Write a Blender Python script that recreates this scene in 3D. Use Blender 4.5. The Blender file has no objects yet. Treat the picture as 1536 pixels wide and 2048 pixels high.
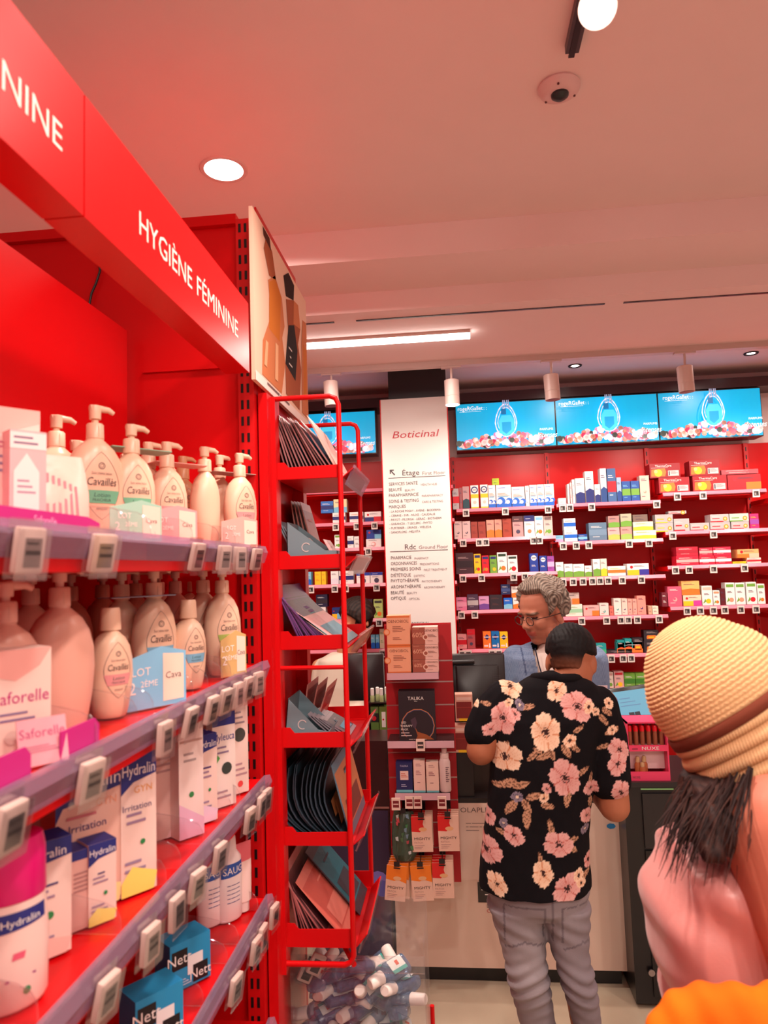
import bpy, math, random
import numpy as np
from math import sin, cos, pi, radians, sqrt, atan2, exp
from mathutils import Matrix, Vector
random.seed(7)
S = bpy.context.scene
C = S.collection

# ---------------------------------------------------------------- camera
FPX = 1400.0
CAM = np.array([0.0, 0.0, 1.8])
_y, _p, _r = radians(5.6), radians(4.7), radians(1.9)
_f = np.array([-sin(_y)*cos(_p), cos(_y)*cos(_p), sin(_p)])
_r0 = np.array([cos(_y), sin(_y), 0.0]); _u0 = np.cross(_r0, _f)
_R = _r0*cos(_r) - _u0*sin(_r); _U = _u0*cos(_r) + _r0*sin(_r)
cd = bpy.data.cameras.new('camera'); cam = bpy.data.objects.new('camera', cd); C.objects.link(cam)
cd.sensor_fit = 'VERTICAL'; cd.sensor_height = 36.0; cd.lens = FPX/2048*36.0
cd.clip_start = 0.02; cd.clip_end = 60
cam.matrix_world = Matrix(((_R[0], _U[0], -_f[0], CAM[0]), (_R[1], _U[1], -_f[1], CAM[1]), (_R[2], _U[2], -_f[2], CAM[2]), (0, 0, 0, 1)))
cd.dof.use_dof = True; cd.dof.focus_distance = 2.6; cd.dof.aperture_fstop = 5.6
S.camera = cam

def at(px, py, Y=None, X=None, Z=None):
    d = _f + (px-768)/FPX*_R + (1024-py)/FPX*_U
    t = (Y/d[1]) if Y is not None else (X/d[0]) if X is not None else ((Z-1.8)/d[2])
    return CAM + d*t

# ---------------------------------------------------------------- world, exposure
S.view_settings.view_transform = 'Standard'; S.view_settings.look = 'None'
S.view_settings.gamma = 1.0; S.view_settings.use_curve_mapping = False
S.view_settings.exposure = 0.40
W = bpy.data.worlds.new('world'); S.world = W; W.use_nodes = True
bg = W.node_tree.nodes['Background']
WORLD_COL = (1.0, 0.70, 0.65); WORLD_STR = 0.50
bg.inputs[0].default_value = (*WORLD_COL, 1); bg.inputs[1].default_value = WORLD_STR
LAMP_COL = (1.0, 0.84, 0.74)

def area_lamp(name, loc, power, size, col=LAMP_COL, spread=160, rot=(0, 0, 0)):
    l = bpy.data.lights.new(name, 'AREA'); l.shape = 'DISK'; l.size = size; l.energy = power
    l.color = col; l.spread = radians(spread)
    o = bpy.data.objects.new(name, l); C.objects.link(o); o.location = loc; o.rotation_euler = rot
    return o
# recessed downlights of the shop (the first one is in view, the others hang above the rest of the room)
DOWNLIGHTS = [(-0.655, 2.0), (0.95, -0.1), (-0.1, -0.9), (1.9, 1.4), (2.3, -0.6), (1.2, -1.6)]
for (x, y) in DOWNLIGHTS:
    area_lamp('downlight_lamp', (x, y, 2.975), 13, 0.11)
area_lamp('bin_fill_lamp', (-0.12, 1.22, 3.02), 7, 0.11, spread=95)  # unseen lamp without fixture, added to brighten the bin and rack
# track spotlight heads above the aisle
for (x, y, px) in [(0.27, 1.27, 2.2), (0.27, 0.55, 3), (0.27, -0.25, 5)]:
    area_lamp('track_spot_lamp', (x, y, 2.80), px, 0.08, rot=(0, radians(-22), 0), spread=150)
# little can spots before the wall of medicine
for x, pw in ((-0.64, 1.2), (0.02, 1.0), (0.56, 5), (1.32, 5), (1.95, 5), (-1.3, 4)):
    area_lamp('can_spot_lamp', (x, 3.50, 2.60), pw, 0.06, rot=(radians(28), 0, 0), spread=140)
for x in (0.72, 1.62, 2.4):
    area_lamp('small_downlight_lamp', (x, 3.74, 2.89), 2.5, 0.06, rot=(radians(8), 0, 0))
la = bpy.data.lights.new('linear_lamp', 'AREA'); la.shape = 'RECTANGLE'; la.size = 1.1; la.size_y = 0.03; la.energy = 12; la.color = LAMP_COL
lo = bpy.data.objects.new('linear_lamp', la); C.objects.link(lo); lo.location = (-0.42, 3.05, 2.695)

# ---------------------------------------------------------------- colours and materials
def L1(c):
    c = c/255.0
    return c/12.92 if c <= 0.04045 else ((c+0.055)/1.055)**2.4
def rgb(r, g, b): return (L1(r), L1(g), L1(b))
WHITE = rgb(236, 228, 222); RED = (0.60, 0.003, 0.005); DRED = rgb(120, 10, 22); BLACK = rgb(16, 14, 16)
CREAM = rgb(240, 218, 200); GREY = rgb(150, 148, 150); INK = rgb(60, 50, 60)

def mat(name, rough=0.5, metal=0.0, col=None, bump=0.0, bscale=60, sss=0.0, emit=0.0, spec=0.5, coat=0.0, mottle=0.05, sheen=0.0):
    m = bpy.data.materials.new(name); m.use_nodes = True
    nt = m.node_tree; b = nt.nodes['Principled BSDF']
    if col is None:
        a = nt.nodes.new('ShaderNodeAttribute'); a.attribute_name = 'Col'; src = a.outputs['Color']
    else:
        a = nt.nodes.new('ShaderNodeRGB'); a.outputs[0].default_value = (*col, 1); src = a.outputs[0]
    if mottle and not emit:
        n = nt.nodes.new('ShaderNodeTexNoise'); n.inputs['Scale'].default_value = 9.0; n.inputs['Detail'].default_value = 3
        tc = nt.nodes.new('ShaderNodeTexCoord'); nt.links.new(tc.outputs['Object'], n.inputs['Vector'])
        mr = nt.nodes.new('ShaderNodeMapRange'); mr.inputs[3].default_value = 1-mottle; mr.inputs[4].default_value = 1+mottle
        nt.links.new(n.outputs[0], mr.inputs[0])
        vm = nt.nodes.new('ShaderNodeVectorMath'); vm.operation = 'SCALE'
        nt.links.new(src, vm.inputs[0]); nt.links.new(mr.outputs[0], vm.inputs['Scale']); src = vm.outputs[0]
    nt.links.new(src, b.inputs['Base Color'])
    b.inputs['Roughness'].default_value = rough; b.inputs['Metallic'].default_value = metal
    b.inputs['Specular IOR Level'].default_value = spec
    if coat: b.inputs['Coat Weight'].default_value = coat; b.inputs['Coat Roughness'].default_value = 0.15
    if sheen: b.inputs['Sheen Weight'].default_value = sheen
    if sss:
        b.inputs['Subsurface Weight'].default_value = sss; b.inputs['Subsurface Radius'].default_value = (0.01, 0.004, 0.002)
        b.inputs['Subsurface Scale'].default_value = 1.0
    if emit:
        nt.links.new(src, b.inputs['Emission Color']); b.inputs['Emission Strength'].default_value = emit
    if bump:
        n = nt.nodes.new('ShaderNodeTexNoise'); n.inputs['Scale'].default_value = bscale; n.inputs['Detail'].default_value = 4
        tc = nt.nodes.new('ShaderNodeTexCoord'); nt.links.new(tc.outputs['Object'], n.inputs['Vector'])
        bp = nt.nodes.new('ShaderNodeBump'); bp.inputs['Strength'].default_value = bump; bp.inputs['Distance'].default_value = 0.002
        nt.links.new(n.outputs[0], bp.inputs['Height']); nt.links.new(bp.outputs[0], b.inputs['Normal'])
    return m

M_RED = mat('red_powder_coat', 0.33, col=RED, spec=0.22, mottle=0.04)
M_WALLPAINT = mat('ceiling_paint', 0.85, col=rgb(242, 216, 212), mottle=0.02)
M_PAPER = mat('matte_paper', 0.95, spec=0.05, mottle=0.03)
M_CARTON = mat('printed_carton', 0.5, mottle=0.02)
M_PLAST = mat('coloured_plastic', 0.32, mottle=0.02)
M_METAL = mat('painted_metal', 0.35, mottle=0.03)
M_CHROME = mat('brushed_metal', 0.28, metal=0.9, mottle=0.03)
M_FOIL = mat('foil_sachet', 0.3, spec=0.6, mottle=0.1, bump=0.5, bscale=40)
M_CLOTH = mat('cloth', 0.9, spec=0.15, bump=0.25, bscale=500, mottle=0.04)
M_SATIN = mat('satin_cloth', 0.36, spec=0.6, bump=0.1, bscale=300, mottle=0.04, sheen=0.3)
M_SKIN = mat('skin', 0.55, spec=0.35, sss=0.0, bump=0.08, bscale=250, mottle=0.06)
M_HAIR = mat('hair', 0.6, spec=0.22, bump=0.3, bscale=300, mottle=0.15)
M_STRAW = mat('crochet_straw', 0.85, spec=0.15, mottle=0.08, bump=0.4, bscale=700)
M_SCREEN = mat('lit_screen', 0.3, emit=0.62, mottle=0)
M_LAMP = mat('glowing_lamp_face', 0.4, emit=9.0, col=(1.0, 0.93, 0.86), mottle=0)
M_DARK = mat('dark_plastic', 0.3, mottle=0.05)

def clear_mat(name, tint=(1, 1, 1), gl=0.12, rough=0.08, body=0.06, bodycol=(0.8, 0.75, 0.8)):
    m = bpy.data.materials.new(name); m.use_nodes = True; nt = m.node_tree
    for n in list(nt.nodes):
        if n.type != 'OUTPUT_MATERIAL': nt.nodes.remove(n)
    out = [n for n in nt.nodes if n.type == 'OUTPUT_MATERIAL'][0]
    t = nt.nodes.new('ShaderNodeBsdfTransparent'); t.inputs[0].default_value = (*tint, 1)
    g = nt.nodes.new('ShaderNodeBsdfGlossy'); g.inputs['Roughness'].default_value = rough
    d = nt.nodes.new('ShaderNodeBsdfDiffuse'); d.inputs[0].default_value = (*bodycol, 1)
    fr = nt.nodes.new('ShaderNodeLayerWeight'); fr.inputs[0].default_value = 0.35
    mr = nt.nodes.new('ShaderNodeMapRange'); mr.inputs[3].default_value = gl*0.4; mr.inputs[4].default_value = gl*4
    nt.links.new(fr.outputs['Fresnel'], mr.inputs[0])
    m1 = nt.nodes.new('ShaderNodeMixShader'); m1.inputs[0].default_value = body
    nt.links.new(t.outputs[0], m1.inputs[1]); nt.links.new(d.outputs[0], m1.inputs[2])
    m2 = nt.nodes.new('ShaderNodeMixShader'); nt.links.new(mr.outputs[0], m2.inputs[0])
    nt.links.new(m1.outputs[0], m2.inputs[1]); nt.links.new(g.outputs[0], m2.inputs[2])
    nt.links.new(m2.outputs[0], out.inputs[0]); return m
M_CLEAR = clear_mat('clear_acrylic', (0.985, 0.98, 0.985), 0.09, body=0.02)
M_RAIL = clear_mat('lilac_price_rail', (0.85, 0.78, 0.92), 0.12, 0.15, 0.22, rgb(206, 176, 208))
M_GEL = clear_mat('blue_gel', (0.66, 0.82, 0.97), 0.15, 0.06, 0.26, rgb(120, 160, 205))

def floor_mat():
    m = bpy.data.materials.new('floor_tiles'); m.use_nodes = True; nt = m.node_tree; b = nt.nodes['Principled BSDF']
    tc = nt.nodes.new('ShaderNodeTexCoord'); br = nt.nodes.new('ShaderNodeTexBrick'); mp = nt.nodes.new('ShaderNodeMapping')
    mp.inputs['Location'].default_value = (-0.1+0.0, -0.25, 0)
    br.offset = 0.0; br.squash = 1.0
    br.inputs['Scale'].default_value = 1.0; br.inputs['Brick Width'].default_value = 0.6; br.inputs['Row Height'].default_value = 0.6
    br.inputs['Mortar Size'].default_value = 0.004; br.inputs['Mortar Smooth'].default_value = 0.1
    br.inputs['Color1'].default_value = (*rgb(205, 190, 165), 1); br.inputs['Color2'].default_value = (*rgb(198, 183, 160), 1)
    br.inputs['Mortar'].default_value = (*rgb(70, 60, 50), 1)
    nt.links.new(tc.outputs['Object'], mp.inputs[0]); nt.links.new(mp.outputs[0], br.inputs['Vector'])
    n = nt.nodes.new('ShaderNodeTexNoise'); n.inputs['Scale'].default_value = 5; n.inputs['Detail'].default_value = 5
    nt.links.new(tc.outputs['Object'], n.inputs['Vector'])
    mx = nt.nodes.new('ShaderNodeMixRGB'); mx.blend_type = 'MULTIPLY'; mx.inputs[0].default_value = 0.25
    nt.links.new(br.outputs[0], mx.inputs[1]); nt.links.new(n.outputs[0], mx.inputs[2])
    nt.links.new(mx.outputs[0], b.inputs['Base Color']); b.inputs['Roughness'].default_value = 0.35
    return m
M_FLOOR = floor_mat()

# ---------------------------------------------------------------- mesh builder
_glyph = {}
# print too small to be read in the photograph is laid out as plain dashes
DASHES = {'9,90', 'MASQUE', "L'ATELIER DU CORPS", 'LISTE', 'DE', 'SOINS', 'Cicatridine', 'Quotidien', 'Calm', 'Gel', 'LE PATCH', 'DECONTRACTANT', 'PARTAGEZ', 'NOUS', 'BOND MAINTENANCE', 'LE SYSTEME DE SOIN',
          'REPARATEUR', 'LIPS', 'Masque de luminothérapie', 'soin intime lavant', 'Q'}
def dashes(s):
    v = []; f = []; x = 0
    for w in s.split():
        n = len(v); L = .7*len(w); v += [(x, .2), (x+L, .2), (x+L, .62), (x, .62)]; f.append((n, n+1, n+2, n+3)); x += L+.5
    return np.array(v, float), f
def glyphs(s):
    """triangulated outline of a word, height of a capital = 1, starting at x = 0"""
    if s in DASHES: _glyph[s] = dashes(s)
    if s in _glyph: return _glyph[s]
    cu = bpy.data.curves.new('t', 'FONT'); cu.body = s; cu.resolution_u = 2; cu.fill_mode = 'FRONT' if hasattr(cu, 'fill_mode') else cu.fill_mode
    cu.dimensions = '2D'; cu.fill_mode = 'BOTH'
    o = bpy.data.objects.new('t', cu); C.objects.link(o)
    dg = bpy.context.evaluated_depsgraph_get(); me = bpy.data.meshes.new_from_object(o.evaluated_get(dg))
    v = np.array([tuple(q.co)[:2] for q in me.vertices]) if len(me.vertices) else np.zeros((0, 2))
    f = [tuple(p.vertices) for p in me.polygons]
    bpy.data.objects.remove(o); bpy.data.curves.remove(cu); bpy.data.meshes.remove(me)
    if len(v): v = v/0.7; v[:, 0] -= v[:, 0].min()
    _glyph[s] = (v, f); return _glyph[s]

class MB:
    def __init__(s): s.v = []; s.f = []; s.c = []; s.M = None
    def add(s, vs, fs, col):
        b = len(s.v)
        if s.M is not None: vs = [tuple(s.M @ Vector(v)) for v in vs]
        s.v.extend([tuple(v) for v in vs])
        s.f.extend([tuple(i+b for i in f) for f in fs])
        if isinstance(col, list): s.c.extend(col)
        else: s.c.extend([col]*len(fs))
        return s
    def quad(s, a, b, c, d, col): return s.add([a, b, c, d], [(0, 1, 2, 3)], col)
    def box(s, x0, x1, y0, y1, z0, z1, col, front=None, top=None, side=None):
        v = [(x0, y0, z0), (x1, y0, z0), (x1, y1, z0), (x0, y1, z0), (x0, y0, z1), (x1, y0, z1), (x1, y1, z1), (x0, y1, z1)]
        return s.add(v, [(3, 2, 1, 0), (4, 5, 6, 7), (0, 1, 5, 4), (2, 3, 7, 6), (0, 4, 7, 3), (1, 2, 6, 5)],
                     [col, top or col, front or col, col, side or col, side or col])
    def bevbox(s, x0, x1, y0, y1, z0, z1, b, col):
        """box with chamfered edges along y (outline in xz) and softened front"""
        pts = [(x0+b, z0), (x1-b, z0), (x1-b*.3, z0+b*.3), (x1, z0+b), (x1, z1-b), (x1-b*.3, z1-b*.3), (x1-b, z1), (x0+b, z1), (x0+b*.3, z1-b*.3), (x0, z1-b), (x0, z0+b), (x0+b*.3, z0+b*.3)]
        cx, cz = (x0+x1)/2, (z0+z1)/2; n = len(pts); v = []
        for (yy, k) in ((y0, 1), (y0+b*.6, 0), (y1-b*.6, 0), (y1, 1)):
            for (x, z) in pts:
                v.append((x-(b*.6 if x > cx else -b*.6)*k, yy, z-(b*.6 if z > cz else -b*.6)*k))
        f = [tuple(range(n)), tuple(range(4*n-1, 3*n-1, -1))]
        for r in range(3):
            for i in range(n): f.append((r*n+i, (r+1)*n+i, (r+1)*n+(i+1) % n, r*n+(i+1) % n))
        return s.add(v, f, col)
    def prism(s, pts, a, b, axis='y', col=WHITE):
        """polygon pts (2D) extruded from a to b along axis"""
        def P(u, w, t): return {'y': (u, t, w), 'x': (t, u, w), 'z': (u, w, t)}[axis]
        n = len(pts); v = [P(u, w, a) for u, w in pts]+[P(u, w, b) for u, w in pts]
        f = [tuple(range(n)), tuple(range(2*n-1, n-1, -1))]+[(i, i+n, (i+1) % n+n, (i+1) % n) for i in range(n)]
        return s.add(v, f, col)
    def lathe(s, prof, seg=24, col=WHITE, c=(0, 0, 0), cap=True, p=2.0):
        """prof rows (z, rx, ry[, col]) ; superellipse exponent p"""
        v = []; cols = []
        for r in prof:
            for i in range(seg):
                a = 2*pi*i/seg; ca, sa = cos(a), sin(a)
                ca = math.copysign(abs(ca)**(2/p), ca); sa = math.copysign(abs(sa)**(2/p), sa)
                v.append((c[0]+r[1]*ca, c[1]+r[2]*sa, c[2]+r[0]))
        f = []
        for k in range(len(prof)-1):
            cc = prof[k][3] if len(prof[k]) > 3 else col
            for i in range(seg):
                f.append((k*seg+i, k*seg+(i+1) % seg, (k+1)*seg+(i+1) % seg, (k+1)*seg+i)); cols.append(cc)
        if cap:
            f.append(tuple(range(seg-1, -1, -1))); cols.append(prof[0][3] if len(prof[0]) > 3 else col)
            f.append(tuple(range((len(prof)-1)*seg, len(prof)*seg))); cols.append(prof[-1][3] if len(prof[-1]) > 3 else col)
        return s.add(v, f, cols)
    def tube(s, pts, r, seg=8, col=RED, closed=False):
        pts = [np.array(p, float) for p in pts]; n = len(pts); rr = r if isinstance(r, (list, tuple)) else [r]*n
        v = []; prev = None
        for i, p in enumerate(pts):
            if closed: t = pts[(i+1) % n]-pts[i-1]
            else: t = pts[min(i+1, n-1)]-pts[max(i-1, 0)]
            t = t/(np.linalg.norm(t)+1e-12)
            if prev is None:
                a = np.array([0, 0, 1.0]) if abs(t[2]) < 0.9 else np.array([1.0, 0, 0])
            else: a = prev
            u = a-t*np.dot(a, t); u /= (np.linalg.norm(u)+1e-12); w = np.cross(t, u); prev = u
            for k in range(seg):
                an = 2*pi*k/seg; v.append(tuple(p+rr[i]*(cos(an)*u+sin(an)*w)))
        f = []
        m = n if closed else n-1
        for i in range(m):
            j = (i+1) % n
            for k in range(seg): f.append((i*seg+k, i*seg+(k+1) % seg, j*seg+(k+1) % seg, j*seg+k))
        if not closed: f += [tuple(range(seg-1, -1, -1)), tuple(range((n-1)*seg, n*seg))]
        return s.add(v, f, col)
    def disc(s, c, r, ax, col, seg=20, rz=None):
        """flat disc; ax = (u, w) unit vectors spanning it"""
        u, w = np.array(ax[0]), np.array(ax[1]); rz = rz or r
        v = [tuple(np.array(c)+r*cos(2*pi*i/seg)*u+rz*sin(2*pi*i/seg)*w) for i in range(seg)]
        return s.add(v, [tuple(range(seg))], col)
    def text(s, t, o, u, w, h, col, align='c', maxw=None, fit=None, shear=0.0):
        v, f = glyphs(t)
        if not len(v): return s
        wd = v[:, 0].max(); k = h; sx = 1.0
        if maxw and wd*k > maxw: sx = maxw/(wd*k)
        if fit: sx = fit/(wd*k)
        off = {'c': -wd/2, 'l': 0, 'r': -wd}[align]
        o, u, w = np.array(o, float), np.array(u, float), np.array(w, float)
        P = o+np.outer((v[:, 0]+off)*k*sx+v[:, 1]*k*shear, u)+np.outer(v[:, 1]*k, w)
        return s.add(P.tolist(), f, col)
    def obj(s, name, m, parent=None, smooth=False, world=False, base=None):
        v = np.array(s.v, float)
        loc = None
        if parent is not None and world: v = v-np.array(parent.location)
        if parent is None:
            loc = np.array(base, float) if base is not None else np.array([(v[:, 0].min()+v[:, 0].max())/2, (v[:, 1].min()+v[:, 1].max())/2, v[:, 2].min()])
            v = v-loc
        me = bpy.data.meshes.new(name); me.from_pydata(v.tolist(), [], s.f)
        cols = np.repeat(np.array([tuple(c)[:3]+(1.0,) for c in s.c], dtype=np.float32), [len(f) for f in s.f], axis=0)
        ca = me.color_attributes.new('Col', 'FLOAT_COLOR', 'CORNER')
        if len(ca.data) == len(cols): ca.data.foreach_set('color', cols.ravel())
        me.materials.append(m)
        if smooth:
            me.polygons.foreach_set('use_smooth', [True]*len(me.polygons))
            try: me.set_sharp_from_angle(angle=radians(40))
            except Exception: pass
        me.update()
        o = bpy.data.objects.new(name, me); C.objects.link(o)
        if parent is not None: o.parent = parent
        else: o.location = loc
        return o

_labels = {}
def tag(o, label, cat, group=None):
    for a_, b_ in ((' on the left upper pile', ' at upper left'), (' on the middle upper pile', ' at upper middle'), (' with dark green label and', ' with green label,'), (' at the back of the stack', ' at the back'), (' at the top of the pile', ' on top')):
        if len(label.split()) > 16: label = label.replace(a_, b_)
    if len(label.split()) > 16: label = label.replace(' set on another', ' on top').replace(' with orange sun', ', orange sun')
    n = len(label.split())
    if not 4 <= n <= 16: print('LABEL LENGTH', n, label)
    if label in _labels and not (group and _labels[label] == group): print('DUP LABEL', label)
    _labels[label] = group
    o['label'] = label; o['category'] = cat
    if group: o['group'] = group
    return o
def thing(name, loc, label, cat, group=None, rz=0.0):
    o = bpy.data.objects.new(name, None); C.objects.link(o); o.location = tuple(loc); o.rotation_euler = (0, 0, rz)
    o.empty_display_size = 0.05
    return tag(o, label, cat, group)
def struct(o): o['kind'] = 'structure'; return o
def kids(o): return [c for c in bpy.data.objects if c.parent == o]
_tree = {}
def dup(root, loc, rz, label, group=None, rot=None, scale=None):
    if root.name not in _tree: _tree[root.name] = [(c, kids(c)) for c in kids(root)]
    r = root.copy(); C.objects.link(r); r.location = tuple(loc); r.rotation_euler = rot if rot is not None else (0, 0, rz)
    if scale: r.scale = scale
    for k in ('group',):
        if k in r: del r[k]
    tag(r, label, r['category'], group)
    for c, gs in _tree[root.name]:
        d = c.copy(); C.objects.link(d); d.parent = r
        for g in gs:
            e = g.copy(); C.objects.link(e); e.parent = d
    return r
ORD = ['first', 'second', 'third', 'fourth', 'fifth', 'sixth', 'seventh', 'eighth', 'ninth', 'tenth', 'eleventh', 'twelfth', 'thirteenth', 'fourteenth',
       'fifteenth', 'sixteenth', 'seventeenth', 'eighteenth', 'nineteenth', 'twentieth', 'twenty-first', 'twenty-second', 'twenty-third', 'twenty-fourth',
       'twenty-fifth', 'twenty-sixth', 'twenty-seventh', 'twenty-eighth', 'twenty-ninth', 'thirtieth']

# ---------------------------------------------------------------- carton with printed faces
def carton(b, w, d, h, base, deco=(), top=None, side=None, x=0, y=0, z=0, sidedeco=(), ep=0.0004):
    """front face looks to -y; x centre, y front, z bottom"""
    b.box(x-w/2, x+w/2, y, y+d, z, z+h, base, top=top, side=side)
    for i, e in enumerate(deco):
        yy = y-ep*(1+i*0.5)
        if e[0] == 'r':
            _, u0, v0, u1, v1, c = e
            b.quad((x-w/2+u0*w, yy, z+v0*h), (x-w/2+u1*w, yy, z+v0*h), (x-w/2+u1*w, yy, z+v1*h), (x-w/2+u0*w, yy, z+v1*h), c)
        elif e[0] == 'c':
            _, u, v, r, c = e
            b.disc((x-w/2+u*w, yy, z+v*h), r*w, ((1, 0, 0), (0, 0, 1)), c, 14)
        elif e[0] == 'p':
            b.add([(x-w/2+u*w, yy, z+v*h) for u, v in e[1]], [tuple(range(len(e[1])))], e[2])
        elif e[0] == 't':
            _, u, v, th, st, c = e
            b.text(st, (x-w/2+u*w, yy, z+v*h), (1, 0, 0), (0, 0, 1), th*h, c, 'c', maxw=w*0.92)
        elif e[0] == 'l':   # unreadable small print as fine bars
            _, u0, v, u1, n, c = e
            for k in range(n):
                vv = v-k*0.055; uu = u0+(u1-u0)*(0.65+0.35*((k*37) % 5)/4)
                b.quad((x-w/2+u0*w, yy, z+vv*h), (x-w/2+uu*w, yy, z+vv*h), (x-w/2+uu*w, yy, z+(vv+0.02)*h), (x-w/2+u0*w, yy, z+(vv+0.02)*h), c)
    return b
# ================================================================ THE ROOM
XL, XR, YB, YN = -3.0, 3.4, 4.5, -3.2
def slab(name, x0, x1, y0, y1, z0, z1, m, col=WHITE):
    return struct(MB().box(x0, x1, y0, y1, z0, z1, col).obj(name, m))
slab('floor', XL, XR, YN, YB+.1, -0.1, 0, M_FLOOR)
ZC = 3.04; Y1 = 2.44
Z2 = at(905, 507, Y=Y1)[2]; Y3 = at(905, 572, Z=Z2)[1]; Z4 = at(905, 612, Y=Y3)[2]; Y6 = at(905, 724, Z=Z4)[1]
ZB = at(905, 780, Y=YB)[2]
slab('ceiling', XL, XR, YN, Y1, ZC, ZC+.3, M_WALLPAINT)
b = MB().prism([(Y1, Z2), (Y3, Z2), (Y3, Z4), (Y6, Z4), (Y6, Z4+.10), (Y6+.02, Z4+.10), (Y6+.02, ZC+.3), (Y1, ZC+.3)], XL, XR, 'x')
struct(b.obj('ceiling_bulkhead', M_WALLPAINT))
slab('ceiling_back', XL, XR, Y6+.02, YB+.1, ZB, ZC+.3, M_WALLPAINT)
slab('wall_back', XL, XR, YB, YB+.1, 0, ZB, M_WALLPAINT)
slab('wall_left', XL-.1, XL, YN, YB+.1, 0, ZC+.3, M_WALLPAINT)
slab('wall_right', XR, XR+.1, YN, YB+.1, 0, ZC+.3, M_WALLPAINT)
# shadow gap and rail of the ceiling
Y5 = at(905, 627, Z=Z4)[1]
b = MB()
for x0, x1 in ((-2.9, at(668, 640, Y=Y5)[0]), (at(712, 640, Y=Y5)[0], at(1212, 640, Y=Y5)[0]), (at(1250, 640, Y=Y5)[0], 3.3)):
    b.box(x0, x1, Y5, Y5+.012, Z4-.003, Z4+.002, rgb(40, 30, 34))
struct(b.obj('trim_1', M_DARK))
struct(MB().box(XL, XR, Y6-.035, Y6+.005, Z4-.028, Z4, rgb(205, 180, 172)).obj('trim_2', M_METAL))
struct(MB().box(XL, XR, 4.30, 4.5, 2.815, 2.875, rgb(60, 36, 38)).obj('trim_3', M_DARK))

# downlights
t = None
def ring_light(x, y, z, label, r=0.058, parent_dup=None):
    t = thing('downlight', (x, y, z), label, 'ceiling light', None)
    MB().lathe([(-.004, r*1.22, r*1.22), (0, r*1.28, r*1.28), (0, r*1.02, r*1.02), (-.003, r*1.02, r*1.02), (-.004, r*1.22, r*1.22)], 32, rgb(225, 190, 182), cap=False).obj('trim_ring', M_METAL, t, True)
    MB().disc((0, 0, -.002), r*1.02, ((1, 0, 0), (0, -1, 0)), WHITE, 32).obj('reflector', M_LAMP, t)
    MB().lathe([(-.003, r*.70, r*.70), (-.008, r*.68, r*.68), (-.003, r*.66, r*.66)], 32, rgb(200, 190, 185), (0, .004, 0), cap=False).obj('baffle', M_METAL, t, True)
    return t
dl = ring_light(DOWNLIGHTS[0][0], DOWNLIGHTS[0][1], ZC, 'round recessed downlight glowing white above the red fascia')
for o in bpy.data.objects:
    if o.name.startswith('downlight_lamp'): o.location.z = ZC-.012
for px, py in ((1150, 731), (1502, 706)):
    p = at(px, py, Z=ZB)
    t = thing('small_downlight', p, 'small dark-rimmed downlight above the '+('middle' if px < 1300 else 'right-hand')+' screens', 'ceiling light', None)
    MB().lathe([(0, .04, .04), (-.006, .038, .038), (-.006, .03, .03)], 24, rgb(30, 24, 26), cap=False).obj('rim', M_DARK, t, True)
    MB().disc((0, 0, -.003), .02, ((1, 0, 0), (0, -1, 0)), WHITE, 20).obj('lens', M_LAMP, t)

# security camera dome
p = at(1118, 172, Z=ZC)
t = thing('security_camera', p, 'white dome security camera with a black lens on the ceiling', 'camera')
MB().lathe([(0, .052, .052), (-.006, .055, .055), (-.016, .050, .050), (-.027, .030, .030)], 32, rgb(225, 190, 188)).obj('housing', M_PLAST, t, True)
MB().lathe([(0, .024, .024), (-.012, .022, .022), (-.02, .012, .012), (-.022, .003, .003)], 24, rgb(30, 36, 42), (0, -.005, -.02)).obj('lens_dome', M_DARK, t, True)
for a in (0.3, 2.4, 4.5): MB().lathe([(0, .003, .003), (-.003, .003, .003)], 8, rgb(90, 40, 40), (.042*cos(a), .042*sin(a), -.0205)).obj('screw', M_DARK, t)

# track spotlights
def aimed(loc, aim):
    return (Vector(aim)-Vector(loc)).to_track_quat('-Z', 'Y').to_euler()
ps = at(1195, 16, Y=1.27); xt = at(1143, 90, Z=ZC)
t = thing('ceiling_track', (xt[0], .3, ZC), 'dark ceiling track carrying the bright spotlight', 'light track')
MB().box(-.016, .016, -1.9, xt[1]-.3, -.022, 0, rgb(70, 60, 66)).obj('rail', M_METAL, t)
MB().box(-.007, .007, -1.9, xt[1]-.3+.012, -.024, -.018, rgb(30, 26, 30)).obj('slot', M_DARK, t)
def spot_head(loc, aim, label, on=True, zc=ZC, xo=0, r=.036, L=.13, col=rgb(215, 190, 182)):
    t = thing('track_spotlight', loc, label, 'spotlight')
    e = aimed(loc, aim); R4 = e.to_matrix().to_4x4()
    b = MB(); b.M = R4
    b.lathe([(0.002, r*.9, r*.9), (0, r, r), (.04, r, r), (.041, r*.97, r*.97), (.043, r*.97, r*.97), (.044, r, r), (L, r, r), (L+.004, r*.8, r*.8)], 28, col); b.obj('can', M_METAL, t, True)
    b = MB(); b.M = R4; b.disc((0, 0, -.001), r*.88, ((1, 0, 0), (0, -1, 0)), WHITE if on else rgb(90, 80, 80), 24); b.obj('lamp_face', M_LAMP if on else M_DARK, t)
    top = R4 @ Vector((0, 0, L*.8)); dz = zc-.02-loc[2]
    MB().tube([top, (xo, 0, dz-.03), (xo, 0, dz)], .006, 8, col).box(xo-.05, xo+.05, -.014, .014, dz-.006, dz+.012, col).obj('stem', M_METAL, t)
    return t
spot_head(ps, (0.0, 0.15, 1.75), 'track spotlight shining straight at the viewer at the top edge', True, xo=xt[0]-ps[0])
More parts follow.
